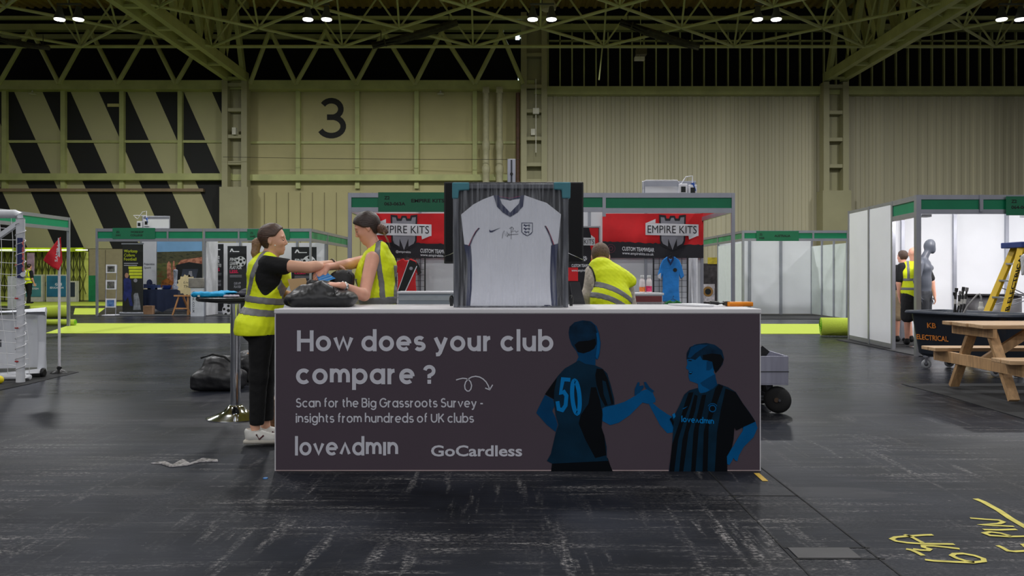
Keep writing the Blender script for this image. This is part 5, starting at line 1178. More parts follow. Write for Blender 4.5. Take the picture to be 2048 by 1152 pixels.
def exb(o, F, d):
    q = MB(); poly_px(q, [F(-.26, 0), F(-.2, -.01), F(0, .14), F(.2, -.01), F(.26, 0), F(.24, .08), F(0, .20), F(-.24, .08)], d, .004); q.build('collar', mat('shirt_navy', C(24, 44, 92), rough=.7), o)
    q = MB(); q.lathe(PX(*F(.34, .30), d), [(.035, 0), (.035, .004)], 16, axis=(0, -1, 0)); q.build('crest', INK, o)
    q = MB(); poly_px(q, [F(-.98, .42), F(-.72, .36), F(-.74, .5), F(-.92, .48)], d, .003); q.build('cuff', LETW, o)
hung_shirt('bright blue football shirt with dark collar hanging on the wire grid', 1341, 513, 603, 53, 13.9, mat('shirt_blue', C(30, 130, 214), rough=.65, var=.15, scale=8, bump=.3, bscale=10), exb)
def exr(o, F, d):
    q = MB(); poly_px(q, [F(.16, .04), F(.6, .1), F(.66, .22), F(-.16, 1.0), F(-.62, 1.0)], d, .003); q.build('sash', INK, o)
    q = MB(); poly_px(q, [F(.66, .22), F(.70, .24), F(-.08, 1.0), F(-.16, 1.0)], d-.001, .003); q.build('sash_edge', LETW, o)
    q = MB(); poly_px(q, [F(.12, .04), F(.16, .04), F(-.62, 1.0), F(-.64, .96)], d-.001, .003); q.build('sash_edge', LETW, o)
    q = MB(); poly_px(q, [F(.64, .08), F(.82, .2), F(1.0, .44), F(.76, .5), F(.66, .34)], d, .003); q.build('sleeve', INK, o)
    q = MB(); q.lathe(PX(*F(.28, .3), d-.004), [(.03, 0), (.03, .003)], 14, axis=(0, -1, 0)); q.build('crest', GREYC, o)
hung_shirt('red football shirt with black diagonal sash hanging behind the woman with the bun', 814, 517, 583, 58, 13.9, mat('shirt_red', C(212, 28, 34), rough=.65, var=.12, scale=8), exr)
hung_shirt('green shirt hanging below the blue shirt, just above the counter', 1346, 600, 660, 50, 13.7, mat('shirt_green', C(40, 120, 62), rough=.7, var=.3, scale=10))
o = sheet('drape', mat('white_drape', C(220, 220, 226), rough=.8), None, 1378, 1396, 516, 690, 14.05, .02, 2, loc=(X(1387, 14.05), 14.05, 0)); o.data.transform(Matrix.Translation((0, 0, 0))); tag(o, 'narrow white drape at right end of the booth back wall', 'drape')
# power panel on top of the booth's back wall
def power(label, d, z0, px0, px1, py0, sock):
    t = thing('power_panel', label, 'power panel', (X((px0+px1)/2, d), d, z0)); xa, xb, z1 = X(px0, d), X(px1, d), Z(py0, d)
    MB().box(xa, xb, d-.02, d+.02, z0+.003, z1).build('board', ALU, t, bevel=.015); MB().box(xa+.05, xb-.02, d-.03, d-.02, z0+.01, z1-.1).build('white_panel', PANW, t)
    for px, py in sock:
        c = PX(px, py, d-.06); k = MB().box(c.x-.075, c.x+.075, d-.085, d-.03, c.z-.1, c.z+.1).build('socket_box', LETW, t, bevel=.01)
        MB().box(c.x-.04, c.x+.04, d-.09, d-.085, c.z-.05, c.z+.05).build('socket', INK, k)
    c = PX(sock[-1][0], py0+4, d-.06); MB().tube(c, c+Vector((.05, 0, -.14)), .03).build('plug', mat('plug_blue', C(30, 80, 170), rough=.4), t)
    MB().path([PX(px0+2, py0+30, d-.04), PX(px0+2, py0+2, d-.04), PX(px0+8, py0-1, d-.04), PX(sock[0][0]-12, py0-1, d-.05), PX(sock[0][0]-4, py0+6, d-.06), PX(sock[0][0]+6, py0-8, d-.06), PX(sock[-1][0], py0-10, d-.06), c], .010, 6).build('cable', LETW, t)
power('white power panel with sockets on top of the red booth', DEB, TE, 1284, 1392, 362, ((1366, 379), (1385, 381)))
# vehicle of boards seen through the side: dark poster stand with speaker picture
d = 27.0
t = thing('display_board', 'dark patterned display board with speaker picture, between the red booth and white booth', 'display board', (X(1421, d), d, 0))
MB().box(X(1400, d), X(1444, d), d, d+.05, 0, Z(527, d)).build('board', mat('dark_pattern', C(52, 48, 50), rough=.7, var=.7, scale=7), t)
q = MB().box(X(1404, d), X(1429, d), d-.03, d-.005, Z(604, d), Z(568, d)).build('speaker_picture', mat('pale_pattern', C(190, 184, 188), rough=.7, var=.4, scale=12), t)
m = MB(); m.lathe(PX(1416, 583, d-.03), [(.17, 0), (.17, .01)], 24, axis=(0, -1, 0)); m.build('speaker_cone', mat('brass', C(150, 110, 50), rough=.4), q); m = MB(); m.lathe(PX(1416, 583, d-.045), [(.1, 0), (.1, .01)], 20, axis=(0, -1, 0)); m.build('cone_centre', INK, q)
MB().box(X(1415, d), X(1446, d), d-.04, d-.02, Z(528, d), Z(515, d)).build('yellow_sign', mat('yellow_sign', C(196, 176, 40), rough=.6, var=.3, scale=8), t)

# ---- white empty booth, right of centre
DW, DWB = 22.5, 25.2; wx0, wx1 = X(1486, DW), X(1695, DW); TW = Z(461, DW); WG = mat('panel_greenish', C(224, 232, 228), rough=.5, var=.03)
wb = thing('exhibition_booth', 'empty white booth with green fascia behind the lime carpet roll', 'exhibition booth', ((wx0+wx1)/2, (DW+DWB)/2, 0), 'shell scheme booths')
for x, y in ((wx0, DW), (wx1, DW), (wx0, DWB), (wx1, DWB)): post(wb, x, y, TW, .06)
post(wb, X(1626, DW), DW, TW, .05, Z(482, DW))
fascia(wb, (wx0, DW), (wx1, DW), Z(482, DW), TW); fascia(wb, (wx0, DW), (wx0, DWB+2), Z(482, DW), TW, mat('fascia_dull_green', C(60, 130, 84), rough=.6, var=.25, scale=3))
for k in range(3):
    xa = wx0+(wx1-wx0)*k/3; wallp(wb, (xa+.03, DWB), (xa+(wx1-wx0)/3-.03, DWB), .03, TW-.1); 
    if k: post(wb, xa, DWB-.02, TW, .08)
for k in range(3):
    ya = DW+(DWB-DW)*k/3; yb_ = DW+(DWB-DW)*(k+1)/3; wallp(wb, (wx0, ya+.03), (wx0, yb_-.03), .03, TW-.35, WG); wallp(wb, (wx1, ya+.03), (wx1, yb_-.03), .03, TW-.35, WG)
    if k: post(wb, wx1-.02, ya, TW, .05)
MB().box(wx0, wx1, DW, DWB, .001, .012).build('carpet', mat('dark_carpet', C(40, 40, 42), rough=.95), wb)
signboard(wb, DW, 1512, 1597, 462, 482, [('Z2', 1518, 471, 4, 6, .03), ('H25', 1518, 478, 4, 10, .03), ('AUSTRALIA', 1548, 474, 4.5, 32, .03)])

# ---- right booth with the mannequin, lit by its own lamps
A0, A1, A2 = (6.5, 15.4), (6.36, 13.35), (6.235, 12.3); TR = 2.48; RX = 10.6
rb = thing('exhibition_booth', 'white walled booth with lights on at the right edge, mannequin inside', 'exhibition booth', (8.4, 13.8, 0), 'shell scheme booths')
mid = ((A0[0]+A1[0])/2, (A0[1]+A1[1])/2)
for p in (A0, mid, A1): post(rb, p[0], p[1], TR, .055)
post(rb, A2[0], A2[1], TR, .075); post(rb, RX, A2[1], TR, .06)
for a, b in ((A0, mid), (mid, A1)):
    wallp(rb, a, b, .10, TR-.05, t=.03); wallp(rb, a, b, .02, .10, ALU, t=.035, name='kick_rail'); wallp(rb, a, b, TR-.05, TR, ALU, t=.04, name='top_rail')
fascia(rb, A1, A2, Z(434, 12.3), TR); fascia(rb, A2, (RX, A2[1]), Z(428, 12.3), TR)
post(rb, X(1960, 12.3), 12.28, TR, .05, Z(424, 12.3))
x = A0[0]
while x < RX:
    wallp(rb, (x+.02, 15.4), (min(RX, x+1)-.02, 15.4), .02, TR-.02); post(rb, min(RX, x+1), 15.37, TR, .06); x += 1.0
wallp(rb, (RX, 12.4), (RX, 15.4), .02, TR-.02)
MB().box(A2[0], RX, 12.25, 15.38, .001, .012).build('carpet', MATS['dark_carpet'], rb)
signboard(rb, 12.27, 2010, 2120, 393, 431, [('Z2', 2020, 406, 6.5, 11, .03), ('064-064A', 2020, 418, 6.5, 42, .03)])
for px in (1853, 2060):
    c = PX(px, 430, 12.36); k = MB().box(c.x-.07, c.x+.07, 12.34, 12.5, c.z-.03, c.z+.01).build('downlight', mat('fitting_white', C(200, 200, 205), rough=.4), rb)
for lx in (7.0, 8.4, 9.8):
    l = bpy.data.lights.new('booth_light', 'AREA'); l.shape = 'RECTANGLE'; l.size = .3; l.size_y = .12; l.energy = 30; l.color = (1, .97, .97)
    o = bpy.data.objects.new('booth_light', l); COL.objects.link(o); o.location = (lx, 12.6, 2.32); o.rotation_euler = (math.radians(28), 0, 0)
t = thing('curved_counter', 'black rounded counter standing inside the lit booth behind the ladder', 'counter', (X(1985, 14.2), 14.2, 0))
m = MB(); m.grid(lambda a, b: Vector((X(1985, 14.2)+math.cos(PI+PI*a)*.46, 14.2+math.sin(PI+PI*a)*.35, .02+b*(Z(588, 14)-.06))), 24, 2); m.build('front', mat('satin_black', C(40, 38, 42), rough=.4), t, solid=.02, smooth=True)
m = MB(); m.poly([(math.cos(PI+PI*i/24)*.5, math.sin(PI+PI*i/24)*.39) for i in range(25)], (X(1985, 14.2), 14.2, Z(588, 14)-.03), EX, EY, .03, EZ); m.build('top', mat('satin_black_top', C(34, 33, 36), rough=.35), t)
m = MB(); m.box(X(1985, 14.2)-.45, X(1985, 14.2)+.45, 14.2, 14.5, .013, Z(588, 14)-.03); m.build('back', MATS['satin_black'], t)

# ---- left row: two booths side by side
DL, DLB = 24.3, 27.2; lx0, lxm, lx1 = X(194, DL), X(407, DL), X(621, DL); TL = Z(457, DL); ZL = Z(483, DL)
def left_booth(label, xa, xb, posts):
    t = thing('exhibition_booth', label, 'exhibition booth', ((xa+xb)/2, (DL+DLB)/2, 0), 'shell scheme booths')
    post(t, xa, DL, TL, .06); post(t, xa, DLB, TL, .06)
    for px in posts: post(t, X(px, DL), DL-.01, TL, .05, ZL)
    fascia(t, (xa, DL), (xb, DL), ZL, TL)
    return t
la = left_booth('booth with countryside photo backdrop and navy table, left side of the hall', lx0, lxm-.03, (336,))
signboard(la, DL, 226, 311, 456, 478, [('Z2', 233, 466, 4, 7, .03), ('H41', 233, 472.5, 4, 9, .03), ('WORKSOP', 262, 466, 4, 26, .03), ('COLLEGE', 262, 472.5, 4, 24, .03)])
lb = left_booth('booth with black football roll-ups, behind the ponytailed woman', lxm+.03, lx1, (478,))
signboard(lb, DL, 495, 580, 458, 480, [('Z2', 501, 468, 4, 6, .03), ('H43', 501, 475, 4, 10, .03)])
post(lb, lx1, DL, TL, .06); post(lb, lx1, 26.5, TL, .06); post(lb, X(697, 29.6), 29.6, TL, .06)
fascia(lb, (lx1, DL), (lx1, 29.8), ZL, TL, MATS['fascia_dull_green'])
xw0, xw1 = X(426, 26.4), lx1
for k in range(4):
    xa, xe = xw0+(xw1-xw0)*k/4, xw0+(xw1-xw0)*(k+1)/4; wallp(lb, (xa+.03, 26.4), (xe-.03, 26.4), .02, TL-.35, t=.03); post(lb, xe-.02, 26.37, TL-.2, .07)
wallp(lb, (lxm+.06, DL+.05), (lxm+.06, 25.3), .02, TL-.35, mat('panel_grey', C(196, 196, 200), rough=.5))  # grey divider panel between the two booths
wallp(la, (X(312, DLB), DLB), (X(405, DLB), DLB), .02, TL-.1, MATS['panel_grey'], t=.03)
power('white power panel with sockets on top of the left hand booths', DL+.1, TL, 284, 340, 432, ((279, 449), (293, 446)))
MB().box(lx0, lx1, DL, DLB, .001, .010).build('carpet', mat('grey_carpet', C(56, 58, 60), rough=.95), la)
# ---------------------------------------------------------------- stand furniture in the left booths
def print_mat(name, stops, scale, det=8, stretch=None):
    m = bpy.data.materials.new(name); m.use_nodes = True; nt = m.node_tree; N = nt.nodes; L = nt.links; b = N['Principled BSDF']; b.inputs['Roughness'].default_value = .5
    tc = N.new('ShaderNodeTexCoord'); mp = N.new('ShaderNodeMapping'); L.new(tc.outputs['Object'], mp.inputs[0])
    if stretch: mp.inputs['Scale'].default_value = stretch
    n = N.new('ShaderNodeTexNoise'); n.inputs['Scale'].default_value = scale; n.inputs['Detail'].default_value = det; L.new(mp.outputs[0], n.inputs['Vector'])
    r = N.new('ShaderNodeValToRGB'); L.new(n.outputs['Fac'], r.inputs[0]); e = r.color_ramp.elements
    e[0].position, e[0].color = stops[0]; e[1].position, e[1].color = stops[-1]
    for p, c in stops[1:-1]: q = e.new(p); q.color = c
    L.new(r.outputs[0], b.inputs['Base Color']); return m
d = 26.9
t = thing('photo_backdrop', 'large aerial countryside photo backdrop behind the navy table', 'backdrop', (X(359, d), d, 0))
MB().box(X(313, d), X(405, d), d, d+.05, .02, Z(479, d)).build('frame', ALU, t)
def pic(name, m, pts, k=0, par=t): q = MB(); poly_px(q, pts, d-.004-.004*k, .003); return q.build(name, m, par)
pic('picture_sky', mat('pic_sky', C(128, 176, 218), rough=.5, var=.12, scale=1.2), [(314, 480), (404, 480), (404, 506), (314, 506)])
pic('picture_hills', print_mat('pic_hills', [(.3, C(44, 50, 38)), (.5, C(90, 88, 60)), (.7, C(60, 66, 44))], 5, stretch=(1, 1, 3)), [(314, 504), (404, 502), (404, 530), (314, 530)], 1)
pic('picture_fields', print_mat('pic_fields', [(.3, C(50, 62, 34)), (.5, C(104, 112, 60)), (.7, C(120, 74, 44))], 4, stretch=(1, 1, 2)), [(314, 527), (404, 522), (404, 580), (314, 580)], 2)
pic('picture_college', print_mat('pic_brick', [(.35, C(130, 70, 54)), (.6, C(206, 140, 110))], 9), [(334, 570), (334, 528), (338, 522), (342, 528), (344, 560), (346, 522), (349, 522), (350, 536), (362, 520), (404, 514), (404, 530), (360, 536), (352, 548), (352, 578)], 3)
pic('picture_pitch', mat('pic_dark', C(24, 28, 30), rough=.5), [(352, 530), (378, 524), (404, 528), (404, 580), (352, 580)], 4)
pic('picture_trees', print_mat('pic_trees', [(.35, C(90, 56, 24)), (.6, C(176, 108, 48))], 10), [(320, 580), (324, 562), (334, 556), (345, 562), (352, 580)], 5)
d = 26.6; t = thing('white_roll_up', 'pale roll-up banner with small photo, left of countryside backdrop', 'banner stand', (X(299, d), d, 0))
MB().box(X(284, d), X(312, d), d, d+.01, .05, Z(478, d)).build('graphic', mat('pale_print', C(206, 208, 216), rough=.5, var=.03), t)
for s_, py in (('Preparation', 530), ('Sport', 537)):
    q = MB(); text(q, s_, (X(288, d), d-.006, Z(py, d)), EX, EZ, h=4.5*d/FOC, w=(21 if len(s_) > 6 else 14)*d/FOC, shear=.2); q.build('banner_lettering', mat('slate_ink', C(60, 66, 84), rough=.6), t)
q = MB(); q.poly(ell(0, 0, .10, .12, 16), PX(299, 566, d-.008), EX, EZ, .003, -EY); q.box(X(287, d), X(311, d), d-.006, d-.002, Z(590, d), Z(568, d)); q.build('printed_photo', mat('photo_navy', C(36, 46, 84), rough=.5, var=.6, scale=14), t)
MB().box(X(284, d), X(312, d), d-.1, d+.12, 0, .05).build('base', ALU, t)
# roll-up with the yellow heading
d = 25.3; t = thing('roll_up_banner', 'black roll-up banner with lime heading and player photo, beside the brochure rack', 'banner stand', (X(265, d), d, 0))
g_ = MB().box(X(245, d), X(286, d), d, d+.012, .07, Z(488, d)).build('graphic', mat('charcoal_print', C(36, 38, 34), rough=.5), t)
LIME = mat('lime_ink', C(200, 210, 40), rough=.5)
for s_, px, py, w in (('Worksop', 248, 505, 27), ('College', 248, 513, 22), ('Football', 248, 521, 25)):
    q = MB(); text(q, s_, (X(px, d), d-.004, Z(py, d)), EX, EZ, h=6*d/FOC, w=w*d/FOC, bold=.02); q.build('heading_lettering', LIME, g_)
for i, (a, b) in enumerate(((257, 284), (258, 284), (258, 284), (260, 284))): MB().box(X(a, d), X(b, d), d-.004, d-.001, Z(538+6.2*i, d), Z(533+6.2*i, d)).build('lime_bar', LIME, g_)
for py, w in ((526, 28), (530, 26)): MB().box(X(248, d), X(248+w, d), d-.003, d-.001, Z(py+1.2, d), Z(py, d)).build('text_line', LETW, g_)
KIT = mat('kit_blue_print', C(36, 46, 110), rough=.5, var=.3, scale=10)
q = MB(); poly_px(q, [(247, 560), (250, 556), (256, 556), (262, 560), (264, 580), (262, 592), (266, 612), (260, 612), (256, 594), (250, 604), (246, 596), (248, 580)], d-.004, .003); q.build('printed_player', KIT, g_)
q = MB(); q.poly(ell(0, 0, .06, .085, 16), PX(253.5, 551, d-.004), EX, EZ, .003, -EY); q.build('printed_head', mat('print_skin', C(170, 128, 104), rough=.5), g_)
q = MB(); q.poly(ell(0, 0, .06, .06, 16), PX(271, 561, d-.004), EX, EZ, .003, -EY); q.build('printed_badge', GREYC, g_)
q = MB(); poly_px(q, [(267, 590), (270, 586), (276, 586), (279, 600), (282, 620), (266, 620), (268, 606)], d-.004, .003); q.build('printed_trophy', mat('print_grey', C(130, 134, 140), rough=.5, var=.4, scale=10), g_)
MB().box(X(241, d), X(290, d), d-.12, d+.14, 0, .08).build('base', ALU, t, bevel=.02); MB().box(X(243, d), X(287, d), d-.01, d+.02, Z(489, d), Z(486, d)).build('top_bar', ALU, t)
MB().tube((X(265, d), d+.06, .05), (X(265, d), d+.06, Z(489, d)), .012).build('pole', ALU, t)
# brochure rack
d = 24.6; t = thing('brochure_rack', 'narrow silver brochure rack with three leaflet holders', 'brochure rack', (X(223, d), d, 0))
for px in (213.5, 234): MB().bar(PX(px, 530, d+.1), (X(px-1, d), d-.05, .02), .02, .02).build('upright', ALU, t)
for i, (py0, py1) in enumerate(((529, 546), (560, 579), (597, 615))):
    o = MB().box(X(213.5-.5*i, d), X(234-.5*i, d), d-.05, d-.03, Z(py1, d), Z(py0, d)).build('holder', LETW, t)
    MB().box(X(216.5-.5*i, d), X(231-.5*i, d), d-.056, d-.05, Z(py1-2.5, d), Z(py0+3, d)).build('leaflet', print_mat('leaflet_print_%s' % 'abc'[i], [(.35, C(40, 44, 44)), (.5, C(120, 116, 112)), (.65, C(70, 100, 60))] if i < 2 else [(.35, C(40, 80, 150)), (.6, C(110, 150, 200))], 9), o)
MB().box(X(210, d), X(233, d), d-.2, d+.2, 0, .03).build('base', LETW, t)
# navy table with bits
d = 25.6; t = thing('clothed_table', 'long table under a navy cloth in front of the countryside photo', 'table', (X(324, d), d+.35, 0)); zt_ = Z(579, d)
q = MB(); q.grid(lambda a, b: Vector((X(270+108*a, d)*(1)+.1*math.sin(PI*a)*(0), d+.03*math.sin(a*40)*(1-b), .06+(zt_-.06)*b+((1-b)*.15*abs(math.sin(a*PI*2)))) ), 60, 8); q.build('cloth', mat('navy_cloth', C(26, 38, 66), rough=.85), t, smooth=True)
MB().box(X(270, d), X(378, d), d, d+.75, zt_-.02, zt_).build('cloth_top', MATS['navy_cloth'], t)
for px in (274, 374): MB().box(X(px, d)-.02, X(px, d)+.02, d+.3, d+.4, 0, zt_-.02).build('leg', ALUD, t)
for i, (nm, lab, px, w, h, colr) in enumerate((('booklet_stack', 'dark blue booklets stacked on navy table, left of the bowl', 302, .16, .14, C(32, 50, 96)), ('paper_stack', 'small white paper stack on navy table', 314, .10, .05, C(206, 206, 206)), ('leaflet_stack', 'low cream leaflet stack at left end of the navy table', 290, .14, .04, C(200, 190, 160)))):
    MB().box(X(px, d)-w, X(px, d)+w, d+.1, d+.35, zt_+.001, zt_+h).one(nm, mat(nm+'_paper', colr, rough=.6, var=.2, scale=30), lab, 'stack')
q = MB(); q.lathe((X(327, d), d+.25, zt_+.001), [(.09, 0), (.12, .02), (.15, .13), (.14, .13), (.1, .03)], 20); q.one('bowl', mat('bowl_blue', C(30, 52, 120), rough=.3), 'blue bowl on the navy table', 'bowl', smooth=True)
q = MB(); q.lathe((X(343, d), d+.3, zt_+.001), [(.09, 0), (.10, .1), (.05, .2), (.06, .45), (.07, .62), (.03, .64)], 16); q.one('trophy', mat('trophy_grey', C(150, 156, 170), rough=.35, var=.4, scale=20), 'tall grey trophy standing on navy table near the easel', 'trophy', smooth=True)
# carton under the table and easel with board
d = 25.2; MB().box(X(286, d), X(304, d), d, d+.2, .011, .28).one('paper_bag', mat('kraft', C(150, 116, 88), rough=.9, var=.15), 'brown paper bag on floor under the navy table', 'bag')
d = 24.7; t = thing('easel', 'pine A-frame easel in front of the navy table', 'easel', (X(364, d), d, 0)); PINE = mat('pine', C(196, 142, 92), rough=.6, var=.15, scale=10, stretch=(3, 3, .5))
for a, b in (((358, 592), (345, 633)), ((376, 592), (376, 634))): MB().bar(PX(*a, d), (X(b[0], d), d, .0), .05, .04).build('leg', PINE, t)
MB().bar(PX(366, 592, d+.05), (X(366, d), d+.55, 0), .05, .04).build('leg', PINE, t)
MB().box(X(349, d), X(385, d), d-.06, d+.03, Z(593, d), Z(590, d)).build('shelf', PINE, t); MB().bar(PX(351, 617, d-.02), PX(377, 617, d-.02), .04, .04).build('crossbar', PINE, t)
q = MB(); poly_px(q, [(356, 590), (366, 538), (397, 538), (384, 590)], d-.02, .02); t2 = q.one('easel_board', mat('board_slate', C(58, 64, 80), rough=.6, var=.08), 'slate coloured board with cream burst leaning on the easel', 'board')
q = MB(); q.poly([(math.cos(i*PI/14)*(.27 if i % 2 else .32), math.sin(i*PI/14)*(.27 if i % 2 else .32)*1.05) for i in range(28)], PX(374, 570, d-.046), EX, EZ, .003, -EY); q.build('cream_burst', mat('cream_print', C(226, 208, 160), rough=.6), t2)
for s_, py in (('Live', 567), ('The', 575)):
    q = MB(); text(q, s_, PX(367, py, d-.052), EX, EZ, h=5*d/FOC, w=13*d/FOC, shear=.2); q.build('board_lettering', mat('slate_ink2', C(50, 56, 70), rough=.6), t2)
q = MB(); poly_px(q, [(378, 542), (384, 542), (385, 554), (376, 554)], d-.046, .003); q.build('printed_badge', GREYC, t2)
q = MB(); text(q, 'BIG', PX(367, 588, d-.046), EX, EZ, h=4.5*d/FOC, w=12*d/FOC, bold=.03); q.build('board_lettering', LETW, t2)
# upright lettered plinth
d = 24.2; t = thing('plinth', 'pale plinth with vertical WSNL.CO.UK lettering beside the easel', 'plinth', (X(394, d), d+.1, 0))
MB().box(X(381, d), X(406, d), d, d+.25, 0, Z(576, d)).build('body', mat('plinth_white', C(200, 204, 212), rough=.5), t)
MB().box(X(377, d), X(407, d), d-.02, d+.27, Z(576, d), Z(556, d)).build('cap', mat('plinth_grey', C(128, 124, 118), rough=.5, var=.3, scale=5), t, bevel=.02)
q = MB(); text(q, 'WSNL.CO.UK', PX(385, 582, d-.003), -EZ, EX, h=4*d/FOC, w=44*d/FOC, bold=.01); q.build('plinth_lettering', mat('slate_ink3', C(44, 50, 60), rough=.6), t)
# black football roll-ups
def rollup(label, px0, px1, py0, d, extra=True, skew=0):
    t = thing('roll_up_banner', label, 'banner stand', (X((px0+px1)/2, d), d, 0), 'black football roll-up banners'); w = px1-px0; D = d-.004
    g_ = MB().box(X(px0, d), X(px1, d), d, d+.012, .07, Z(py0, d)).build('graphic', mat('black_print', C(30, 31, 37), rough=.5), t)
    u = lambda f: px0+w*f
    q = MB(); poly_px(q, [(u(.12), py0+12), (u(.2), py0+5), (u(.26), py0+5), (u(.34), py0+12), (u(.28), py0+12), (u(.23), py0+8), (u(.18), py0+12)], D, .003); q.build('logo', LETW, g_)
    q = MB(); q.box(X(u(.3), d), X(u(.62), d), D, D+.003, Z(py0+12, d), Z(py0+10.2, d)); q.build('logo_line', LETW, g_)
    for i, (s_, py, ww) in enumerate((('FIND.', 30, .44), ('LEARN.', 38, .4), ('PLAY FOR', 46, .62))):
        q = MB(); text(q, s_, PX(u(.12), py0+py, D), EX, EZ, h=6.5*d/FOC, w=w*ww*d/FOC, bold=.03, shear=.15); q.build('heading_lettering', LETW, g_)
    q = MB(); text(q, 'LESS.', PX(u(.12), py0+54, D), EX, EZ, h=6*d/FOC, w=w*.45*d/FOC, bold=.03); q.build('pink_lettering', mat('pink_ink', C(214, 20, 84), rough=.5), g_)
    for k in (58, 61): MB().box(X(u(.12), d), X(u(.75), d), D, D+.003, Z(py0+k+1.2, d), Z(py0+k, d)).build('text_line', GREYC, g_)
    for py in (77, 84):
        q = MB(); text(q, 'OUR APP' if py == 77 else 'PLAYER', PX(u(.34), py0+py, D), EX, EZ, h=5*d/FOC, w=w*.36*d/FOC, bold=.03, shear=.12); q.build('footer_lettering', GREYC, g_)
    if extra:
        q = MB(); football(q, PX(u(.70), py0+31, D-.003), w*.27*d/FOC); q.build('printed_football', [LETW, INK], g_)
    MB().box(X(px0-2, d), X(px1+2, d), d-.12, d+.14, 0, .08).build('base', ALU, t, bevel=.02)
    MB().tube((X((px0+px1)/2, d), d+.06, .05), (X((px0+px1)/2, d), d+.06, Z(py0+1, d)), .012).build('pole', ALU, t)
    return t
rollup('black roll-up banner with football and pink word, nearest left of ponytailed woman', 455, 493, 492, 25.4); rollup('narrow black roll-up banner without football, next to grey booth divider', 430, 447, 488, 25.9, False)
rollup('black roll-up banner with football at its top corner, right of ponytailed woman', 583, 633, 494, 25.9)
o = MB(); football(o, PX(457, 621, 25.2), .2); o.M = None
t = tag(o.build('football_print', [LETW, INK], None), 'large printed football near the floor behind the bar table', 'picture')
# ---------------------------------------------------------------- far left: shutter, boards, carpets
WTAN = mat('tan_wall', C(170, 160, 124), rough=.7, var=.06)
w = MB(); w.box(X(178, 40), XC1, DWALL, DWALL+.3, 0, 2.57); struct(w.build('wall_back.004', WTAN, loc=(0, 0, 0)))
w = MB(); w.box(X(211, 40)-.01, X(211, 40)+.01, DWALL-.01, DWALL, 0, 2.5); struct(w.build('door_1', mat('door_gap', C(90, 84, 64), rough=.8)))
LIMEW = mat('lime_fabric', C(206, 214, 100), rough=.8, var=.12, scale=3); LIMEC = mat('lime_carpet', C(176, 194, 62), rough=.9, var=.05, scale=30, bump=.2, bscale=60); LIMED = mat('lime_carpet_back', C(120, 190, 20), rough=.9)
t = thing('folding_shutter', 'lime green concertina shutter with dark lattice under the striped wall', 'shutter', (X(80, 40), 39.9, 0))
n = 44; xa, xb = XL+14, X(178, 40); zt_ = Z(503, 40)
pr_ = [(xa+(xb-xa)*i/n, 39.95-(.12 if i % 2 else 0)) for i in range(n+1)]
q = MB(); q.add([(a, b, 0) for a, b in pr_]+[(a, b, zt_) for a, b in pr_], [(i, i+1, n+2+i, n+1+i) for i in range(n)]); q.build('curtain', LIMEW, t)
q = MB(); st = (xb-xa)/22
for i in range(22):
    x = xa+st*i; q.box(x-.02, x+.02, 39.70, 39.75, 0, zt_)
    for k in range(2):
        z0_ = .3+k*1.05; q.bar((x, 39.72, z0_), (x+st, 39.72, z0_+1.0), .024, .024); q.bar((x+st, 39.72, z0_), (x, 39.72, z0_+1.0), .024, .024)
q.build('lattice', mat('lattice_dark', C(70, 76, 30), rough=.6), t)
MB().box(xa, xb, 39.4, 39.68, Z(504, 40), Z(496, 40)).build('header', mat('lime_header', C(180, 206, 20), rough=.6), t)
for i, px in enumerate((12, 62, 88, 128, 164)):
    o = MB().box(X(px-13, 39.3), X(px+10, 39.3), 39.3, 39.38, Z(501, 39.3), Z(499, 39.3)).build('strip_light', mat('strip_glow', C(250, 255, 220), emit=(1, 1, .75, 1), estr=1.6), t)
def board(name, label, cat, px0, px1, py0, py1, d, m, frame=True, logo=None):
    t = thing(name, label, cat, (X((px0+px1)/2, d), d, 0)); z0_ = max(0.0, Z(py1, d)); z1_ = Z(py0, d)
    b = MB().box(X(px0, d), X(px1, d), d, d+.25, 0, z1_).build('body', mat('board_cream', C(200, 200, 176), rough=.6), t)
    MB().box(X(px0+2, d), X(px1-2, d), d-.02, d, max(.08, z0_+.06), z1_-.06).build('front_print', m, t)
    if logo:
        for s_, px, py, h, ww in logo: q = MB(); text(q, s_, PX(px, py, d-.025), EX, EZ, h=h*d/FOC, w=ww*d/FOC, bold=.03); q.build('print_lettering', LETW, t)
    return t
TEALP = mat('teal_print', C(40, 110, 140), rough=.5, var=.25, scale=1.5)
board('cabinet', 'teal fronted counter left of the corner flag, lettered GGS', 'cabinet', 92, 134, 549, 596, 37.5, TEALP, logo=[('GGS', 110, 571, 5, 14), ('EDUCATION', 100, 577, 3.5, 27)])
board('cabinet', 'teal fronted counter behind the far worker in yellow vest', 'cabinet', 50, 84, 549, 596, 37.5, mat('teal_print_pale', C(70, 136, 140), rough=.5, var=.2, scale=1.5), logo=[('GGS', 60, 572, 5, 13), ('SYSTEM', 59, 579, 3.5, 18)])
board('cabinet', 'small dark fronted cabinet right of the teal counters', 'cabinet', 139, 152, 562, 596, 37.5, mat('dark_print', C(40, 50, 62), rough=.5))
MB().box(X(177, 38), X(191, 38), 38, 38.15, 0, Z(551, 38)).one('green_panel', mat('stacked_green', C(20, 120, 70), rough=.6, var=.15), 'stack of green fascia boards standing against the far tan wall', 'panel')
MB().box(X(15, 30), X(38, 30), 30, 30.1, 0, Z(552, 30)).one('white_board', mat('board_white', C(205, 210, 205), rough=.6), 'plain white board standing behind the big goal post', 'board')
MB().box(X(54, 38.8), X(68, 38.8), 38.8, 38.85, Z(552, 38.8), Z(506, 38.8)).one('poster', mat('poster_pink', C(190, 160, 176), rough=.6, var=.5, scale=3), 'pale red and lilac poster on the shutter behind the far worker', 'poster')
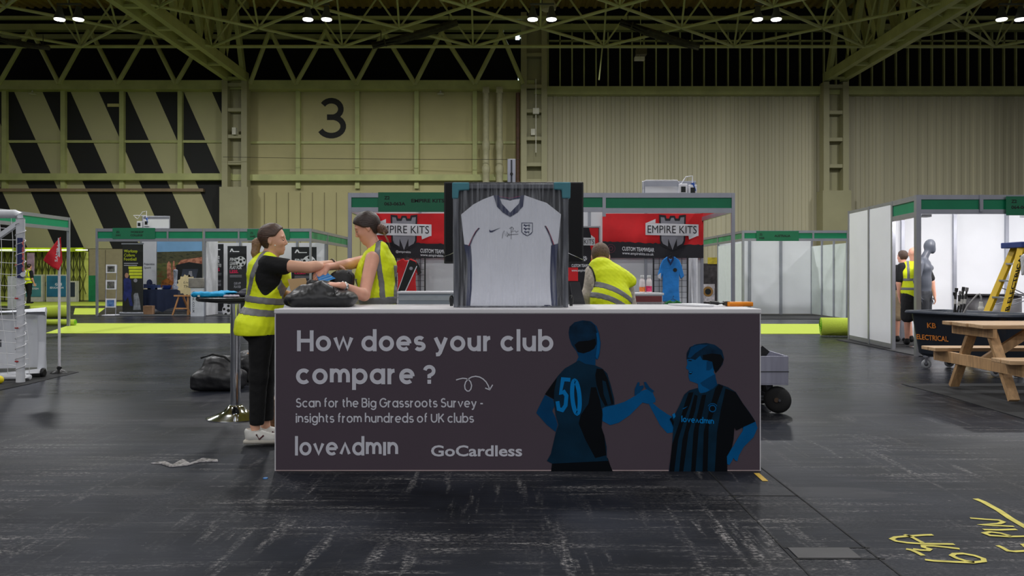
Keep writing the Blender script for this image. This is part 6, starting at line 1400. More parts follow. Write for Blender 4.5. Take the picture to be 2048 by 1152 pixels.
q = MB(); q.box(X(54, 38.8), X(68, 38.8), 38.79, 38.86, 0, Z(552, 38.8)); q.build('stand', ALUD, bpy.data.objects['poster'])
# carpets lying on the floor and rolls
def carpet(label, pts, z=.008): q = MB(); q.poly(pts, (0, 0, .0005), EX, EY, z, EZ); return q.one('carpet_strip', LIMEC, label, 'carpet')
carpet('long lime green aisle carpet crossing the hall behind the counter', [(X(96, 17.2), 17.1), (8.6, 16.9), (8.6, 20.3), (X(150, 20.6), 20.6)])
carpet('lime carpet area along the far left shutter', [(-30, 32.5), (X(330, 34), 32.5), (X(330, 37), 37), (-30, 37)]); carpet('lime carpet strip left of the brochure rack, in front of the dark gap', [(X(140, 25), 25.2), (X(194, 25.2), 25.2), (X(210, 30), 30), (X(150, 30), 30)])
def roll(label, a, b, r, m=LIMEC):
    a = Vector((*a, r+.009)); b = Vector((*b, r+.009)); q = MB(); q.tube(a, b, r, n=28); o = q.one('carpet_roll', m, label, 'carpet roll', smooth=False)
    for f in o.data.polygons: f.use_smooth = len(f.vertices) == 4
    e = MB(); n_ = (a-b).normalized(); u, v = basis(n_)
    sp = [a+n_*.004+u*(math.cos(k*.5)*r*(1-k/48))+v*(math.sin(k*.5)*r*(1-k/48)) for k in range(46)]; e.path(sp, .004, 4); e.build('spiral_edge', LIMED, o); return o
roll('lime green carpet roll lying beside the right booth', (X(1634, 16.6), 16.4), (8.4, 15.95), .185)
roll('thick lime carpet roll behind the corner flag pole', (X(137, 23.4), 23.4), (X(60, 22.8), 22.8), .18)
roll('thin green-ended carpet roll at the left end of aisle carpet', (X(152, 19.75), 19.72), (X(70, 19.7), 19.66), .075, LIMEC)
# ---- near left booth: only its fascia corner is in view
BX_ = X(137, 19.46); TB = Z(435, 19.46)
t = thing('exhibition_booth', 'booth corner with green fascia at left edge, above the red flag', 'exhibition booth', (BX_-1.5, 18, 0), 'shell scheme booths')
for x, y in ((BX_, 19.46), (BX_, 16.3), (BX_-3, 19.46), (BX_-3, 16.3)): post(t, x, y, TB, .06)
fascia(t, (BX_, 19.46), (BX_, 16.3), TB-.33, TB); fascia(t, (BX_, 16.3), (BX_-3, 16.3), TB-.33, TB); fascia(t, (BX_-3, 16.3), (BX_-3, 19.46), TB-.33, TB)
# ---------------------------------------------------------------- goals, ball, flag
d = 9.3; PW = mat('white_pvc', C(214, 216, 222), rough=.35, var=.04); NETW = mat('net_cord', C(220, 220, 222), rough=.7)
gx = X(41, d); zt_ = Z(428, d)
t = thing('football_goal', 'tall white football goal with net and wrapped post at left edge', 'football goal', (gx, d, 0))
MB().path([(gx, d, .002), (gx, d, zt_-.06)], .048, 16).build('post', PW, t, smooth=True)
MB().path([(gx, d, zt_-.06), (gx-.015, d, zt_-.02), (gx-.06, d, zt_), (gx-2.4, d, zt_)], .05, 16).build('crossbar', PW, t, smooth=True)
MB().path([(gx-2.4, d, zt_), (gx-2.4, d, .002)], .048, 12).build('post', PW, t, smooth=True)
MB().bar(PX(37, 446, d), PX(-40, 500, d), .05, .05).build('brace', PW, t); MB().path([(gx, d, .04), (gx, d+.19, .04), (gx-2.4, d+.19, .04), (gx-2.4, d, .04)], .03, 8).build('ground_frame', PW, t)
q = MB(); N_ = 17
net = lambda a, b: Vector((gx-.02-2.36*a+.02*math.sin(b*9+a*5), d+.06+.14*(1-b)**1.5+.05*math.sin(a*11)*.4, .05+(zt_-.07)*b-.03*math.sin(PI*a*8)*.3))
for i in range(N_+1): q.path([net(i/N_, k/14) for k in range(15)], .0032, 4)
for k in range(15): q.path([net(i/26, k/14) for i in range(27)], .0032, 4)
for k in range(10): q.path([Vector((gx-.01, d+.06+(.14*(1-k/9)**1.5)*j/4, .05+(zt_-.07)*k/9)) for j in range(5)], .004, 4)
q.build('net', NETW, t)
q = MB(); q.path([(gx+math.cos(k*.55)*.054, d+math.sin(k*.55)*.054, .08+k*.0105) for k in range(170)], .0042, 4); q.build('lacing', NETW, t)
STN = mat('sticker_navy', C(30, 40, 92), rough=.4); STP = mat('sticker_pink', C(226, 120, 110), rough=.4)
q = MB(); q.grid(lambda a, b: Vector((gx+math.sin(-.15+1.15*a)*.051, d-math.cos(-.15+1.15*a)*.051, Z(556, d)+b*(Z(476, d)-Z(556, d)))), 8, 2); st_ = q.build('sticker', STN, t, smooth=True)
q = MB(); text(q, 'SAMBA', PX(47.5, 543, d-.056)+EX*.004, Vector((0, 0, 1)), Vector((-1, .25, 0)), h=5*d/FOC, w=64*d/FOC, bold=.03); q.build('sticker_lettering', STP, st_)
q = MB(); q.lathe(PX(46, 549, d-.052), [(.028, 0), (.028, .004)], 16, axis=(.4, -1, 0)); q.build('sticker_emblem', LETW, st_)
for py in (530, 597, 656, 723): q = MB(); q.ball(PX(33, py, d-.04), .014, 8, 6, (1.8, .8, .7)); q.build('net_clip', mat('red_clip', C(176, 40, 40), rough=.5), t)
# small inflatable style goal with white mesh
ax, ay, bx_, by = X(84, 9.85), 9.85, X(-90, 9.55), 9.55; zs = Z(623, 9.85)
t = thing('small_goal', 'low white goal with translucent white sheet, behind the tall goal post', 'football goal', (ax, ay, 0))
MB().path([(ax, ay, .055), (ax, ay, zs)], .052, 14).build('post', PW, t, smooth=True); MB().path([(ax+.05, ay, zs), (bx_, by, zs)], .055, 14).build('crossbar', PW, t, smooth=True); MB().path([(ax+.03, ay-.06, .055), (bx_, by-.06, .055)], .055, 14).build('ground_tube', PW, t, smooth=True)
MB().path([(bx_, by, .06), (bx_, by, zs)], .05, 12).build('post', PW, t, smooth=True)
q = MB(); q.lathe((ax+.04, ay-.06, .055), [(.058, 0), (.058, .02), (.04, .03)], 14, axis=(1, 0, 0)); q.build('end_cap', MATS['black_plastic'], t)
def sheet_mat():
    m = mat('white_sheet', C(232, 234, 240), rough=.4, var=.05, scale=3); b = m.node_tree.nodes['Principled BSDF']; b.inputs['Alpha'].default_value = .9; return m
q = MB(); q.grid(lambda a, b: Vector((ax-.05+(bx_-ax)*a, ay+.10+(by-ay)*a+.015*math.sin(a*25+b*3)*(b)+.05*(1-b), .1+(zs-.14)*b)), 40, 14); q.build('sheet', sheet_mat(), t, smooth=True)
MB().box(X(-8, 9.5), X(2.5, 9.5), 9.5, 9.505, Z(694, 9.5), Z(679, 9.5)).build('dark_patch', mat('patch_grey', C(90, 92, 98), rough=.6), t)
q = MB(); q.poly([fl(158, 744.5), fl(60, 768), fl(-120, 806), fl(-120, 757), fl(60, 745), fl(120, 741)], (0, 0, .0005), EX, EY, .005, EZ); q.one('rubber_mat', mat('black_mat', C(26, 26, 28), rough=.9, var=.2, scale=20), 'thin black rubber mat under the goals and corner flag', 'mat')
q = MB(); q.ball((X(-1, 9.15), 9.15, .052), .046, 16, 12); q.one('ball', mat('ball_yellow', C(226, 206, 20), rough=.5), 'small yellow ball cut off by left edge, beside the goal', 'ball', smooth=True)
d = 10.15; fx = X(118.5, d)
t = thing('corner_flag', 'red corner flag on a white pole with black base', 'flag', (fx, d, 0))
q = MB(); q.lathe((fx, d, .006), [(.105, 0), (.10, .012), (.05, .04), (.026, .055)], 20); q.build('base', MATS['black_plastic'], t, smooth=True)
q = MB(); q.lathe((fx, d, .05), [(.028, 0), (.028, .035), (.02, .045)], 16); q.build('collar', MATS['black_plastic'], t)
MB().tube((fx, d, .06), (fx, d, Z(476, d)), .0155, n=14).build('pole', mat('pole_white', C(218, 216, 222), rough=.4), t, smooth=True)
q = MB()
top_ = [(121, 474), (112, 484), (101, 498), (92, 510)]; bot_ = [(125, 524), (117, 541), (102, 533), (87, 521)]
def fp_(a, b):
    i = min(2, int(a*3)); f = a*3-i
    P0 = Vector(top_[i]).lerp(Vector(top_[i+1]), f); P1 = Vector(bot_[i]).lerp(Vector(bot_[i+1]), f); p = P0.lerp(P1, b)
    return PX(p.x, p.y, d-.03+.03*math.sin(a*6+b*2))
q.grid(lambda a, b: fp_(a, b), 16, 12); fo_ = q.build('flag', mat('flag_red', C(206, 26, 40), rough=.7, var=.1, scale=8), t, smooth=True, solid=.003)
q = MB(); text(q, 'SAMBA', PX(114.5, 524, d-.065), Vector((.16, 0, 1)), Vector((-1, 0, .16)), h=5.5*d/FOC, w=36*d/FOC, bold=.02); q.build('flag_lettering', LETW, fo_)
# ---------------------------------------------------------------- right side: tub, ladder, picnic table, mannequin, workers
WOOD = mat('pine_planks', C(190, 156, 118), rough=.6, var=.22, scale=7, stretch=(.5, 7, 7), bump=.15, bscale=20); WOODL = mat('pine_legs', C(184, 146, 104), rough=.6, var=.22, scale=7, stretch=(5, 5, .6), bump=.15, bscale=20)
q = MB(); q.poly([(X(1803, 9.15), 9.15), (4.48, 8.3), (4.42, 6.4), (9, 6.2), (9, 9.3)], (0, 0, .0005), EX, EY, .006, EZ); q.one('rubber_mat', MATS['black_mat'], 'wide thin black mat under the wooden picnic table', 'mat')
t = thing('picnic_table', 'wooden picnic table with attached benches at the right edge', 'picnic table', (5.7, 8.3, 0)); XA, XB = 4.70, 6.55
for k in range(5): y = 7.98+k*.155; MB().box(XA+.02*(k % 2), XB, y, y+.145, .71, .75).build('table_plank', WOOD, t, bevel=.006)
for y0 in (7.50, 8.83):
    for k in range(2): MB().box(XA-.03, XB, y0+k*.155, y0+k*.155+.145, .405, .445).build('bench_plank', WOOD, t, bevel=.006)
for xa in (4.87, 6.3):
    for s_ in (-1, 1): MB().bar((xa, 8.29+s_*.14, .71), (xa, 8.29+s_*.53, .030), .045, .10, up=(1, 0, 0)).build('leg', WOODL, t, bevel=.004)
    MB().box(xa-.067, xa-.023, 7.48, 9.12, .285, .405).build('seat_bearer', WOODL, t, bevel=.004)
    MB().box(xa-.067, xa-.023, 7.99, 8.74, .615, .71).build('top_bearer', WOODL, t, bevel=.004)
MB().bar((4.90, 8.3, .36), (5.42, 8.3, .70), .045, .09).build('brace', WOODL, t); MB().bar((6.27, 8.3, .36), (5.75, 8.3, .70), .045, .09).build('brace', WOODL, t)
# electrician's tub on castors
TUB = mat('tub_black', C(30, 36, 46), rough=.38, var=.12, scale=4)
c0 = Vector((X(1812, 10.8), 10.8, 0)); c1 = Vector((X(2008, 9.55), 9.55, 0)); u = (c1-c0).normalized(); ln = (c1-c0).length; v = Vector((-u.y, u.x, 0)); wd = .72
t = thing('wheeled_tub', 'black wheeled tub full of cables, lettered KB ELECTRICAL', 'tub', (c0+c1)/2+v*(wd/2))
def rrect(l0, l1, w0, w1, r, z, n=6):
    pts = []
    for cx_, cy_, a0 in ((l1-r, w1-r, 0), (l0+r, w1-r, 90), (l0+r, w0+r, 180), (l1-r, w0+r, 270)):
        for i in range(n+1): a = math.radians(a0+90*i/n); pts.append((cx_+r*math.cos(a), cy_+r*math.sin(a), z))
    return [c0+u*a+v*b+EZ*c for a, b, c in pts]
def loft(q, rings, cap=True):
    n = len(rings[0]); b = len(q.v); allv = [p for r in rings for p in r]; fs = []
    for j in range(len(rings)-1): fs += [(j*n+i, j*n+(i+1) % n, (j+1)*n+(i+1) % n, (j+1)*n+i) for i in range(n)]
    if cap: fs.append(tuple(range(n-1, -1, -1)))
    return q.add(allv, fs)
q = MB(); Lr = lambda g, z, r: rrect(g, ln-g, g, wd-g, r, z)
loft(q, [Lr(.16, .17, .08), Lr(.11, .175, .10), Lr(.08, .21, .10), Lr(.03, .70, .08), Lr(.025, .745, .08), Lr(.045, .745, .07), Lr(.10, .25, .08), Lr(.15, .22, .08)]); q.add(Lr(.15, .22, .08), [tuple(range(28))]); q.build('body', TUB, t, smooth=False)
q = MB(); loft(q, [Lr(.02, .735, .09), Lr(-.035, .735, .11), Lr(-.045, .75, .11), Lr(-.035, .775, .11), Lr(.03, .775, .08), Lr(.045, .745, .07)], False); q.build('rim', mat('tub_rim', C(52, 60, 74), rough=.4), t, smooth=True)
SPRAY = mat('spray_orange', C(214, 128, 44), rough=.8, var=.3, scale=30)
nz_ = -v
for s_, a, z, h, w in (('KB', .30, .555, .07, .13), ('ELECTRICAL', .13, .395, .068, .47)):
    q = MB(); text(q, s_, c0+u*a+EZ*z+v*(.052 if s_ == 'KB' else .062)-v*.018, u, EZ+v*(-.095), h=h, w=w, bold=.02); q.build('stencil_lettering', SPRAY, t)
CAST = mat('castor_grey', C(150, 152, 156), rough=.35, var=.1)
for a, b in ((.2, .14), (ln-.2, .14), (.2, wd-.14), (ln-.2, wd-.14)):
    p = c0+u*a+v*b; q = MB(); ax = Vector((.5, .86, 0)).normalized(); q.lathe(p+EZ*.062-ax*.016, [(.03, 0), (.056, .004), (.061, .012), (.061, .02), (.056, .028), (.03, .032)], 24, axis=ax); w_ = q.build('castor', CAST, t, smooth=True)
    q = MB(); q.lathe(p+EZ*.062-ax*.02, [(.012, 0), (.026, .003), (.026, .037), (.012, .04)], 16, axis=ax); q.build('hub', mat('hub_dark', C(60, 60, 64), rough=.4), w_)
    q = MB(); q.bar(p+EZ*.06-ax*.028, p+EZ*.17-ax*.028, .03, .004); q.bar(p+EZ*.06+ax*.028, p+EZ*.17+ax*.028, .03, .004); q.tube(p+EZ*.155, p+EZ*.178, .04); q.build('fork', ALU, w_)
# contents: cable whips and a white plug lead
whips = [((1908, 624), (1913, 578)), ((1914, 626), (1921, 584)), ((1920, 626), (1927, 576)), ((1926, 624), (1934, 577)), ((1911, 625), (1909, 586))]
for i, (a, b) in enumerate(whips):
    dd = 10.38+.03*i; p, e = PX(*a, dd), PX(*b, dd); lo = p+(p-e)*.9
    t2 = thing('cable_whip', ['black cable whip in the tub, leaning left of the connector bundle', 'pale tipped cable whip in the middle of the bundle in the tub', 'tallest black cable whip in the tub bundle', 'rightmost straight cable whip sticking out of the tub', 'short cable whip at the left of the tub bundle'][i], 'cable', lo, 'cable whips in the tub')
    MB().path([lo, p.lerp(lo, .5)+EX*.01, p, p.lerp(e, .5)+EX*.006, e], .011, 8).build('cable', mat('cable_black', C(30, 30, 32), rough=.5), t2, smooth=True)
    MB().tube(e.lerp(p, .12), e+(e-p)*.04, .02).build('connector', mat('connector_grey', C(120, 118, 118), rough=.5) if i in (1, 3) else MATS['black_plastic'], t2)
    MB().tube(p.lerp(e, .35), p.lerp(e, .55), .017).build('tag', mat('tag_white', C(200, 198, 194), rough=.6), t2)
t2 = thing('plug_lead', 'grey lead with white plug arching out of the tub', 'cable', PX(1925, 640, 10.3))
MB().path([PX(1920, 660, 10.3), PX(1925, 630, 10.3), PX(1935, 612, 10.28), PX(1947, 598, 10.25), PX(1954, 590, 10.23), PX(1959, 588, 10.22), PX(1962, 594, 10.2), PX(1962, 604, 10.2)], .012, 8).build('cable', mat('cable_grey', C(150, 148, 148), rough=.5), t2, smooth=True)
MB().lathe(PX(1962, 620, 10.2), [(.034, 0), (.036, .02), (.026, .05), (.022, .1), (.014, .105)], 14).build('plug', mat('plug_white', C(214, 212, 206), rough=.4), t2)
# step ladder
LY = mat('fibreglass_yellow', C(226, 186, 18), rough=.45, var=.08, scale=4); LB = mat('ladder_blue', C(40, 62, 130), rough=.45)
t = thing('step_ladder', 'yellow fibreglass step ladder with blue top at the right edge', 'step ladder', (X(1985, 11), 11.1, 0))
fa, fb, ta, tb_ = Vector((X(1931, 11.3), 11.3, .0)), Vector((X(1981, 10.9), 10.9, .0)), PX(2030, 494, 11.25), PX(2044, 494, 10.95)
for a, b in ((fa, ta), (fb, tb_)): MB().bar(a, b, .05, .095, up=(.35, -1, 0)).build('rail', LY, t, bevel=.004)
q = MB(); dr = (tb_-fb).normalized()
text(q, 'K B ELECTRICAL', fb+(tb_-fb)*.40+Vector((-.03, -.058, .0))+EX*.045, dr, Vector((-.97, -.1, -.22)), h=.065, w=.95, bold=.03); q.build('rail_lettering', mat('stencil_black', C(40, 36, 20), rough=.7), t)
for k in range(1, 7):
    f_ = k/7.0; p, e = fa.lerp(ta, f_), fb.lerp(tb_, f_); m_ = (p+e)/2; d_ = (e-p).normalized()
    MB().bar(p+d_*.02, e-d_*.02, .075, .022).build('step', ALU, t)
ra, rb_ = Vector((X(2160, 11.4), 11.4, 0)), Vector((X(2150, 10.9), 10.9, 0)); tc_, td_ = PX(2050, 498, 11.25), PX(2058, 498, 10.95)
for a, b in ((ra, tc_), (rb_, td_)): MB().bar(a, b, .05, .08, up=(.35, -1, 0)).build('rear_rail', LY, t, bevel=.004)
for a, b, c_, e in ((fa, ta, ra, tc_), (fb, tb_, rb_, td_)): MB().bar(a.lerp(b, .5), c_.lerp(e, .62), .022, .008).build('spreader', ALU, t); MB().bar(a.lerp(b, .66), c_.lerp(e, .5), .022, .008).build('spreader', ALU, t)
q = MB(); cz = Z(496, 11.1); q.box(X(2022, 11.1), X(2066, 11.1), 10.87, 11.34, cz, cz+.08); q.build('top_cap', LB, t, bevel=.012)
o = blob([RC(PX(2050, 514, 10.8), PX(2046, 548, 10.8), .055, .025, .02), EL(PX(2054, 520, 10.8), (.07, .04, .06), .03)], .008, 'plastic_bag', mat('plastic_bag_clear', C(210, 212, 216), rough=.2, var=.1), noise=(.03, 22, 3)); tag(o, 'clear plastic bag hanging from the ladder at the right edge', 'bag')
# mannequin
def mannequin():
    d = 13.6; P = lambda px, py, k=0: PX(px, py, d+k)
    MQ = mat('mannequin_grey', C(72, 76, 86), rough=.45, var=.04)
    RZ = rot('Z', -40); sv = Vector((math.sin(math.radians(40)), math.cos(math.radians(40)), 0)); S = lambda px, py, s_: P(px, py)+sv*s_
    hp = [EL(P(1859, 491), (.090, .078, .112), .02, rot('Z', -30)@rot('Y', 16)), EL(P(1865, 499), (.050, .052, .072), .03)]
    body = hp+[RC(P(1847, 518), P(1857, 500), .062, .052, .03), EL(P(1846, 536), (.135, .205, .15), .06, RZ), EL(P(1847, 556), (.118, .17, .17), .06, RZ), EL(P(1847, 574), (.115, .158, .15), .08, RZ), EL(P(1847, 590), (.122, .17, .13), .07, RZ),
        EL(S(1855, 536, -.09), (.075, .09, .065), .03, RZ), EL(S(1855, 536, .09), (.075, .09, .065), .03, RZ), RC(S(1846, 525, -.17), S(1846, 525, .17), .062, .062, .05)]
    for s_, px in ((-1, 0), (1, 0)):
        sh, el_, wr = S(1846, 528, s_*.225), S(1843, 562, s_*.31), S(1848, 592, s_*.32)
        body += [RC(sh, el_, .074, .054, .04), RC(el_, wr, .056, .034, .02)]
    for s_ in (-.1, .1):
        body += [RC(S(1847, 600, s_), S(1849, 662, s_), .095, .065, .04), RC(S(1849, 662, s_), S(1846, 702, s_*1.2), .06, .045, .03), RC(S(1846, 704, s_*1.2), S(1856, 706, s_*1.2), .045, .035, .02)]
    hl = []; hand(hl, S(1848, 593, -.32), (.15, 0, -1), sv, (.8, -.6, 0), .3); hand(hl, S(1848, 593, .32), (.35, -.1, -.9), -sv, (.8, -.6, 0), .35)
    b = solid(body+hl, .009).build('mannequin', MQ, smooth=True, loc=(X(1850, d), d, .012)); tag(b, 'dark grey male mannequin with bare torso standing in the lit booth', 'mannequin')
    tr = [EL(P(1847, 588), (.132, .178, .12), .05, RZ)]
    for s_ in (-.1, .1): tr += [RC(S(1847, 600, s_), S(1849, 662, s_), .108, .082, .05), RC(S(1849, 662, s_), S(1846, 698, s_*1.2), .08, .062, .03)]
    blob(tr, .009, 'trousers', mat('charcoal_trousers', C(38, 40, 46), rough=.85), b, clips=[plane_clip(P(1850, 569), (0, 0, 1)), plane_clip(P(1850, 700), (0, 0, -1))], grow=.006, noise=(.012, 18, 3))
    MB().box(b.location.x-.2, b.location.x+.25, d-.25, d+.25, .0125, .022).build('base_plate', mat('glass_plate', C(70, 76, 80), rough=.2), b)
mannequin()
# two workers inside the lit booth and one far off on the left
def worker(label, x, d, ht, fwd, vest, shirt, lower, shorts, hair, arm1, arm2, shoe=BLACKC):
    """upright figure at (x, d) facing the 2-D direction fwd; arm1 / arm2 give elbow and wrist as (forward, side, height) fractions"""
    f = Vector((*fwd, 0)).normalized(); s = Vector((f.y, -f.x, 0)); o = Vector((x, d, .0125 if d < 16 else .0005)); k = ht/1.75; R = np.array([list(f), list(-s), [0, 0, 1]]).T
    T = lambda a, b, c: o+f*(a*k)+s*(b*k)+EZ*(c*k); E = lambda p, r, kk=.05: EL(T(*p), [q*k for q in r], kk, R)
    hp, T2, R2 = head_prims(T(.04, 0, 1.62), f, (0, 0, 1), k)
    trunk = [E((0, 0, 1.28), (.12, .18, .17)), E((.01, 0, 1.08), (.13, .16, .16), .06), E((0, 0, .92), (.12, .17, .12), .06), RC(T(0, -.15, 1.40), T(0, .15, 1.40), .055*k, .055*k, .05)]
    arms = []; slv = []; hl = []
    for sd, (el_, wr) in ((-1, arm1), (1, arm2)):
        a, b, c = T(0, sd*.19, 1.39), T(*el_), T(*wr); arms += [RC(a, b, .05*k, .042*k, .03), RC(b, c, .041*k, .027*k, .015)]; slv.append(RC(a, a.lerp(b, .75), .064*k, .06*k, .03))
        hand(hl, c, c-b, -s*sd, f, .35, k)
    legs = []; tr = [E((0, 0, .93), (.13, .175, .10))]; st = []
    for sd, st_ in ((-1, .1), (1, -.06)):
        hip, kn, an = T(0, sd*.09, .88), T(st_*.5+.02, sd*.09, .48), T(st_-.02, sd*.09, .07); legs += [RC(hip, kn, .08*k, .054*k, .03), RC(kn, an, .058*k, .034*k, .02)]
        tr.append(RC(hip, kn.lerp(hip, .05) if shorts else kn, .105*k, (.098 if shorts else .08)*k, .04))
        if not shorts: tr.append(RC(kn, an, .08*k, .062*k, .03))
        st.append((T(st_-.08, sd*.09, 0), T(st_+.19, sd*.09, 0)))
    b = solid(hp+[RC(T(0, 0, 1.42), T(.02, 0, 1.55), .058*k, .054*k, .03)]+trunk+arms+legs+hl, .009).build('person', SKIN2, smooth=True, loc=o); tag(b, label, 'person')
    if hair: blob(hp[:2], .009, 'hair', hair, b, grow=.012, clips=[lambda g: (lambda q: np.maximum(q[..., 0]*.8-q[..., 2]*.5-.005, -.07-q[..., 2]))(head_d(g, T2, R2, k))])
    blob(trunk+slv, .009, 'shirt', shirt, b, grow=.01); blob(tr, .009, 'shorts' if shorts else 'trousers', lower, b, noise=(.012, 18, 2), grow=.014 if shorts else .004)
    for h_, t_ in st:
        q = blob([RC(h_.lerp(t_, .15)+EZ*.045, h_.lerp(t_, .85)+EZ*.035, .042*k, .036*k, .02), RC(h_.lerp(t_, .2)+EZ*.05, h_.lerp(t_, .2)+EZ*.09, .042*k, .04*k, .02)], .008, 'shoe', shoe, b, clips=[lambda g: o.z+.001-g[..., 2]])
    if vest:
        vt = trunk[:2]+[RC(T(0, -.10, 1.42), T(0, .10, 1.42), .05*k, .05*k, .05), E((0, 0, .96), (.135, .185, .12), .06)]; cut = [E((.02, -.25, 1.27), (.09, .09, .19), 0), E((.02, .25, 1.27), (.09, .09, .19), 0), E((.06, 0, 1.50), (.075, .07, .07), 0)]
        vv = blob(vt, .009, 'hi_vis_vest', HIVIS, b, grow=.026, cut=cut, clips=[plane_clip(T(0, 0, .86), (0, 0, -1))], noise=(.014, 16, 4))
        for z in (1.0, 1.16): band(vt, .009, .0265, [slab(T(0, 0, z), EZ, .026)], vv, cut, noise=(.014, 16, 4))
        for y in (-.1, .1): band(vt, .009, .0265, [slab(T(0, y, 1.2), s, .024), plane_clip(T(0, 0, 1.16), (0, 0, -1))], vv, cut, noise=(.014, 16, 4))
    return b
BEI = mat('beige_shorts', C(176, 154, 124), rough=.85, var=.1); BSH_ = mat('black_shorts', C(34, 34, 36), rough=.85)
worker('bald man in yellow vest and black shirt in the lit booth, back turned', X(1827, 14.1), 14.1, 1.74, (.3, 1), True, BLACKC, BSH_, True, None, ((.02, -.24, 1.10), (.06, -.22, .86)), ((.0, .30, 1.12), (.02, .34, .88)))
worker('man in black T-shirt and beige shorts reaching out, behind the bald worker', X(1808, 14.8), 14.8, 1.70, (-.35, 1), False, BLACKC, BEI, True, HAIRB, ((.12, -.42, 1.40), (.3, -.6, 1.42)), ((.06, .25, 1.12), (.2, .2, .95)))
worker('far worker in yellow vest and dark trousers in front of the teal counters', X(57, 35), 35.0, 1.74, (.5, 1), True, BLACKC, BLACKT, False, HAIRD, ((.02, -.24, 1.10), (.06, -.22, .86)), ((.0, .26, 1.10), (.1, .24, .88)))
# ---------------------------------------------------------------- fittings on the back wall and roof
BXW = mat('fitting_cream', C(206, 204, 184), rough=.5)
for px, py, w, h, lab in ((1072, 222, .30, .28, 'square pale junction box on the middle column, upper of the two'), (1066, 264, .2, .3, 'small pale switch box on the middle column, lower of the two'), (468, 262, .18, .34, 'small pale box inside the ladder column beside the striped wall')):
    q = MB(); c = PX(px, py, 38.98); q.box(c.x-w/2, c.x+w/2, 38.95, 39.15, c.z-h/2, c.z+h/2); q.box(c.x-.02, c.x+.02, 39.12, 39.15, c.z-2.0 if py < 230 else c.z-h/2, c.z+(1.6 if py < 230 else h/2)); q.one('junction_box', BXW, lab, 'junction box')
for px, lab in ((972, 'left one of two fat pale drain pipes beside middle column'), (999, 'right one of two fat pale drain pipes, nearer the middle column')):
    t = thing('drain_pipe', lab, 'pipe', (X(px, 39.2), 39.2, Z(366, 39.2)), 'drain pipes'); pm = mat('pipe_paint', C(176, 172, 136), rough=.5)
    q = MB(); q.lathe((X(px, 39.2), 39.2, Z(366, 39.2)), [(.17, 0), (.17, .5), (.2, .55), (.2, .8), (.16, .85), (.16, 1.6), (.19, 1.65), (.19, 2.0), (.15, 2.1), (.15, Z(186, 39.2)-Z(366, 39.2))], 18); q.build('pipe', pm, t, smooth=True)
    q = MB(); c = PX(px, 181, 39.2); q.box(c.x-.16, c.x+.16, 39.05, 39.4, c.z-.15, c.z+.15); q.build('hopper', pm, t)
    q = MB(); q.box(X(px, 39.2)-.2, X(px, 39.2)+.2, 39.2, 39.54, Z(366, 39.2)-.02, Z(366, 39.2)); q.build('bracket', STEEL, t)
q = MB(); q.tube(PX(1036, 366, 39.3), PX(1036, 186, 39.3), .10, n=12); q.one('riser_pipe', mat('rust_pipe', C(84, 56, 38), rough=.6, var=.3), 'dark rusty riser pipe beside the middle column', 'pipe')
q = MB(); q.path([PX(446, 314, 38.6), PX(640, 317, 38.9), PX(850, 319, 38.9), PX(1040, 319, 38.6)], .014, 5); q.one('wall_cable', mat('wire_dark', C(70, 68, 52), rough=.6), 'thin cable strung across the cream bays below the number', 'cable')
def rolled(label, a, b, r):
    q = MB(); a, b = Vector(a), Vector(b); u_, v_ = basis(b-a)
    for k in range(5): o_ = u_*(math.cos(k*1.256)*r*.55)+v_*(math.sin(k*1.256)*r*.55); q.path([a+o_, a.lerp(b, .33)+o_*1.2-EZ*.05, a.lerp(b, .66)+o_*1.15-EZ*.05, b+o_], [r*.5, r*.62, r*.6, r*.45], 8)
    for f_ in (.15, .5, .85): q.lathe(a.lerp(b, f_)-(b-a).normalized()*.03, [(r*1.15, 0), (r*1.15, .06)], 12, axis=b-a)
    for f_ in (.1, .9): q.tube(a.lerp(b, f_), a.lerp(b, f_)+EZ*.5, .015)
    return q.one('rolled_curtain', mat('dark_drape', C(58, 56, 36), rough=.9, var=.3), label, 'rolled curtain', smooth=True)
rolled('dark rolled curtain tied under the roof, left of the shirt frame', PX(745, 92, 32.0), PX(915, 45, 32.0), .14); rolled('dark rolled curtain tied under the roof, right of the shirt frame', PX(1240, 44, 32.0), PX(1398, 95, 32.0), .14); rolled('short dark rolled curtain under the roof above the striped wall', PX(-20, 74, 32.0), PX(98, 96, 32.0), .10)
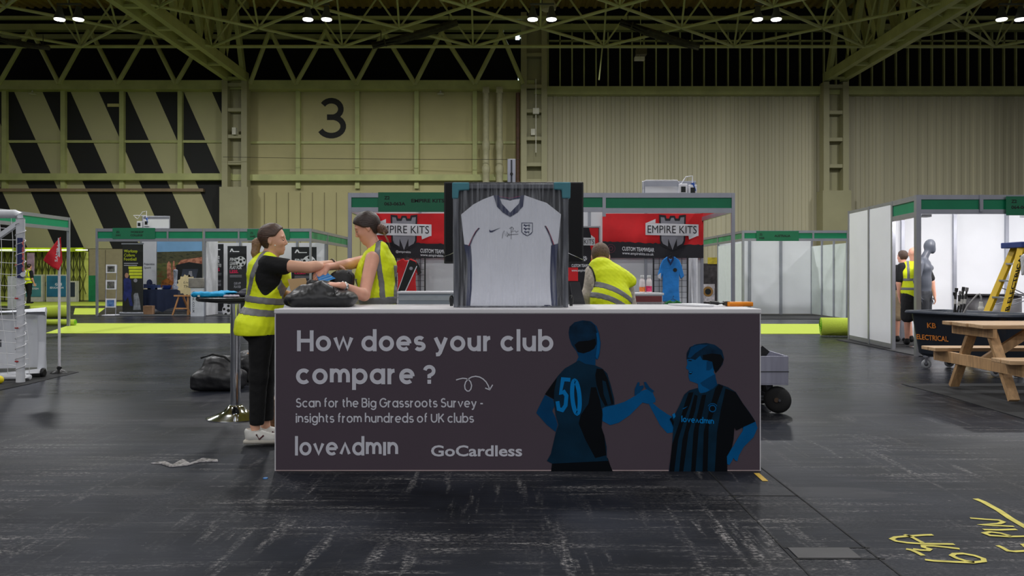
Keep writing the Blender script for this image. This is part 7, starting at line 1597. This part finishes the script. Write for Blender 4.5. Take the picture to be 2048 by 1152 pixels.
c = PX(1097, 10, 29.5); q = MB(); q.lathe(c-EZ*.25, [(.05, 0), (.26, .06), (.30, .2), (.22, .4), (.05, .5), (.03, 1.2)], 20); q.one('ceiling_speaker', mat('speaker_cream', C(170, 166, 130), rough=.5), 'round pale loudspeaker hanging between roof lamps at top centre', 'speaker', smooth=True)
t = thing('projector_fitting', 'small floodlight box hanging in front of louvred glazing, upper right', 'lamp', PX(1281, 118, 36)); c = PX(1281, 106, 36)
MB().box(c.x-.22, c.x+.26, 35.8, 36.2, c.z-.10, c.z+.16).build('housing', mat('housing_dark', C(84, 78, 56), rough=.5), t); MB().box(c.x-.3, c.x+.14, 35.7, 35.95, c.z-.38, c.z-.24).build('lamp_face', BXW, t); MB().tube(c+EZ*.1, Vector((c.x, c.y, 15.1)), .02).build('hanger', STEEL, t); MB().bar(c-EZ*.25+EX*-.1, c, .03, .03).build('arm', STEEL, t)
q = MB(); q.tube(PX(1205, 92, 34), PX(1198, 160, 34), .03); q.one('hanging_pole', STEEL, 'thin slanting pole hanging below the roof frame, right of centre', 'pole')
for px, py, lab in ((65, 176, 'small pale lamp under the beam above the striped wall'), (881, 179, 'small pale lamp under the beam above the cream bays')):
    q = MB(); q.lathe((X(px, 39.7), 39.7, Z(184, 40)-.2), [(.16, 0), (.18, .03), (.05, .1), (.03, .205)], 14); q.one('emergency_light', BXW, lab, 'lamp')
for px, py, lab in ((1035, 76, 'small cold glowing lamp high in the roof beside middle column, upper one'), (1040, 158, 'cold glowing lamp low beside middle column under the roof')):
    q = MB(); c = PX(px, py, 39.5); q.box(c.x-.1, c.x+.1, 39.4, 39.52, c.z-.09, c.z+.12); q.tube(c+EY*-.02, Vector((X(1068, 39.2)-.5, 39.5, c.z)), .02); q.one('cold_lamp', mat('cold_glow', C(220, 240, 255), emit=(.7, .9, 1, 1), estr=2.5), lab, 'lamp')

q = MB(); q.box(X(214, 39.9), X(237, 39.9), 39.93, 39.99, Z(213, 39.9), Z(207, 39.9)); q.one('wall_sign', mat('sign_cream', C(206, 198, 130), rough=.6), 'small cream sign high on the diagonal striped wall', 'sign')
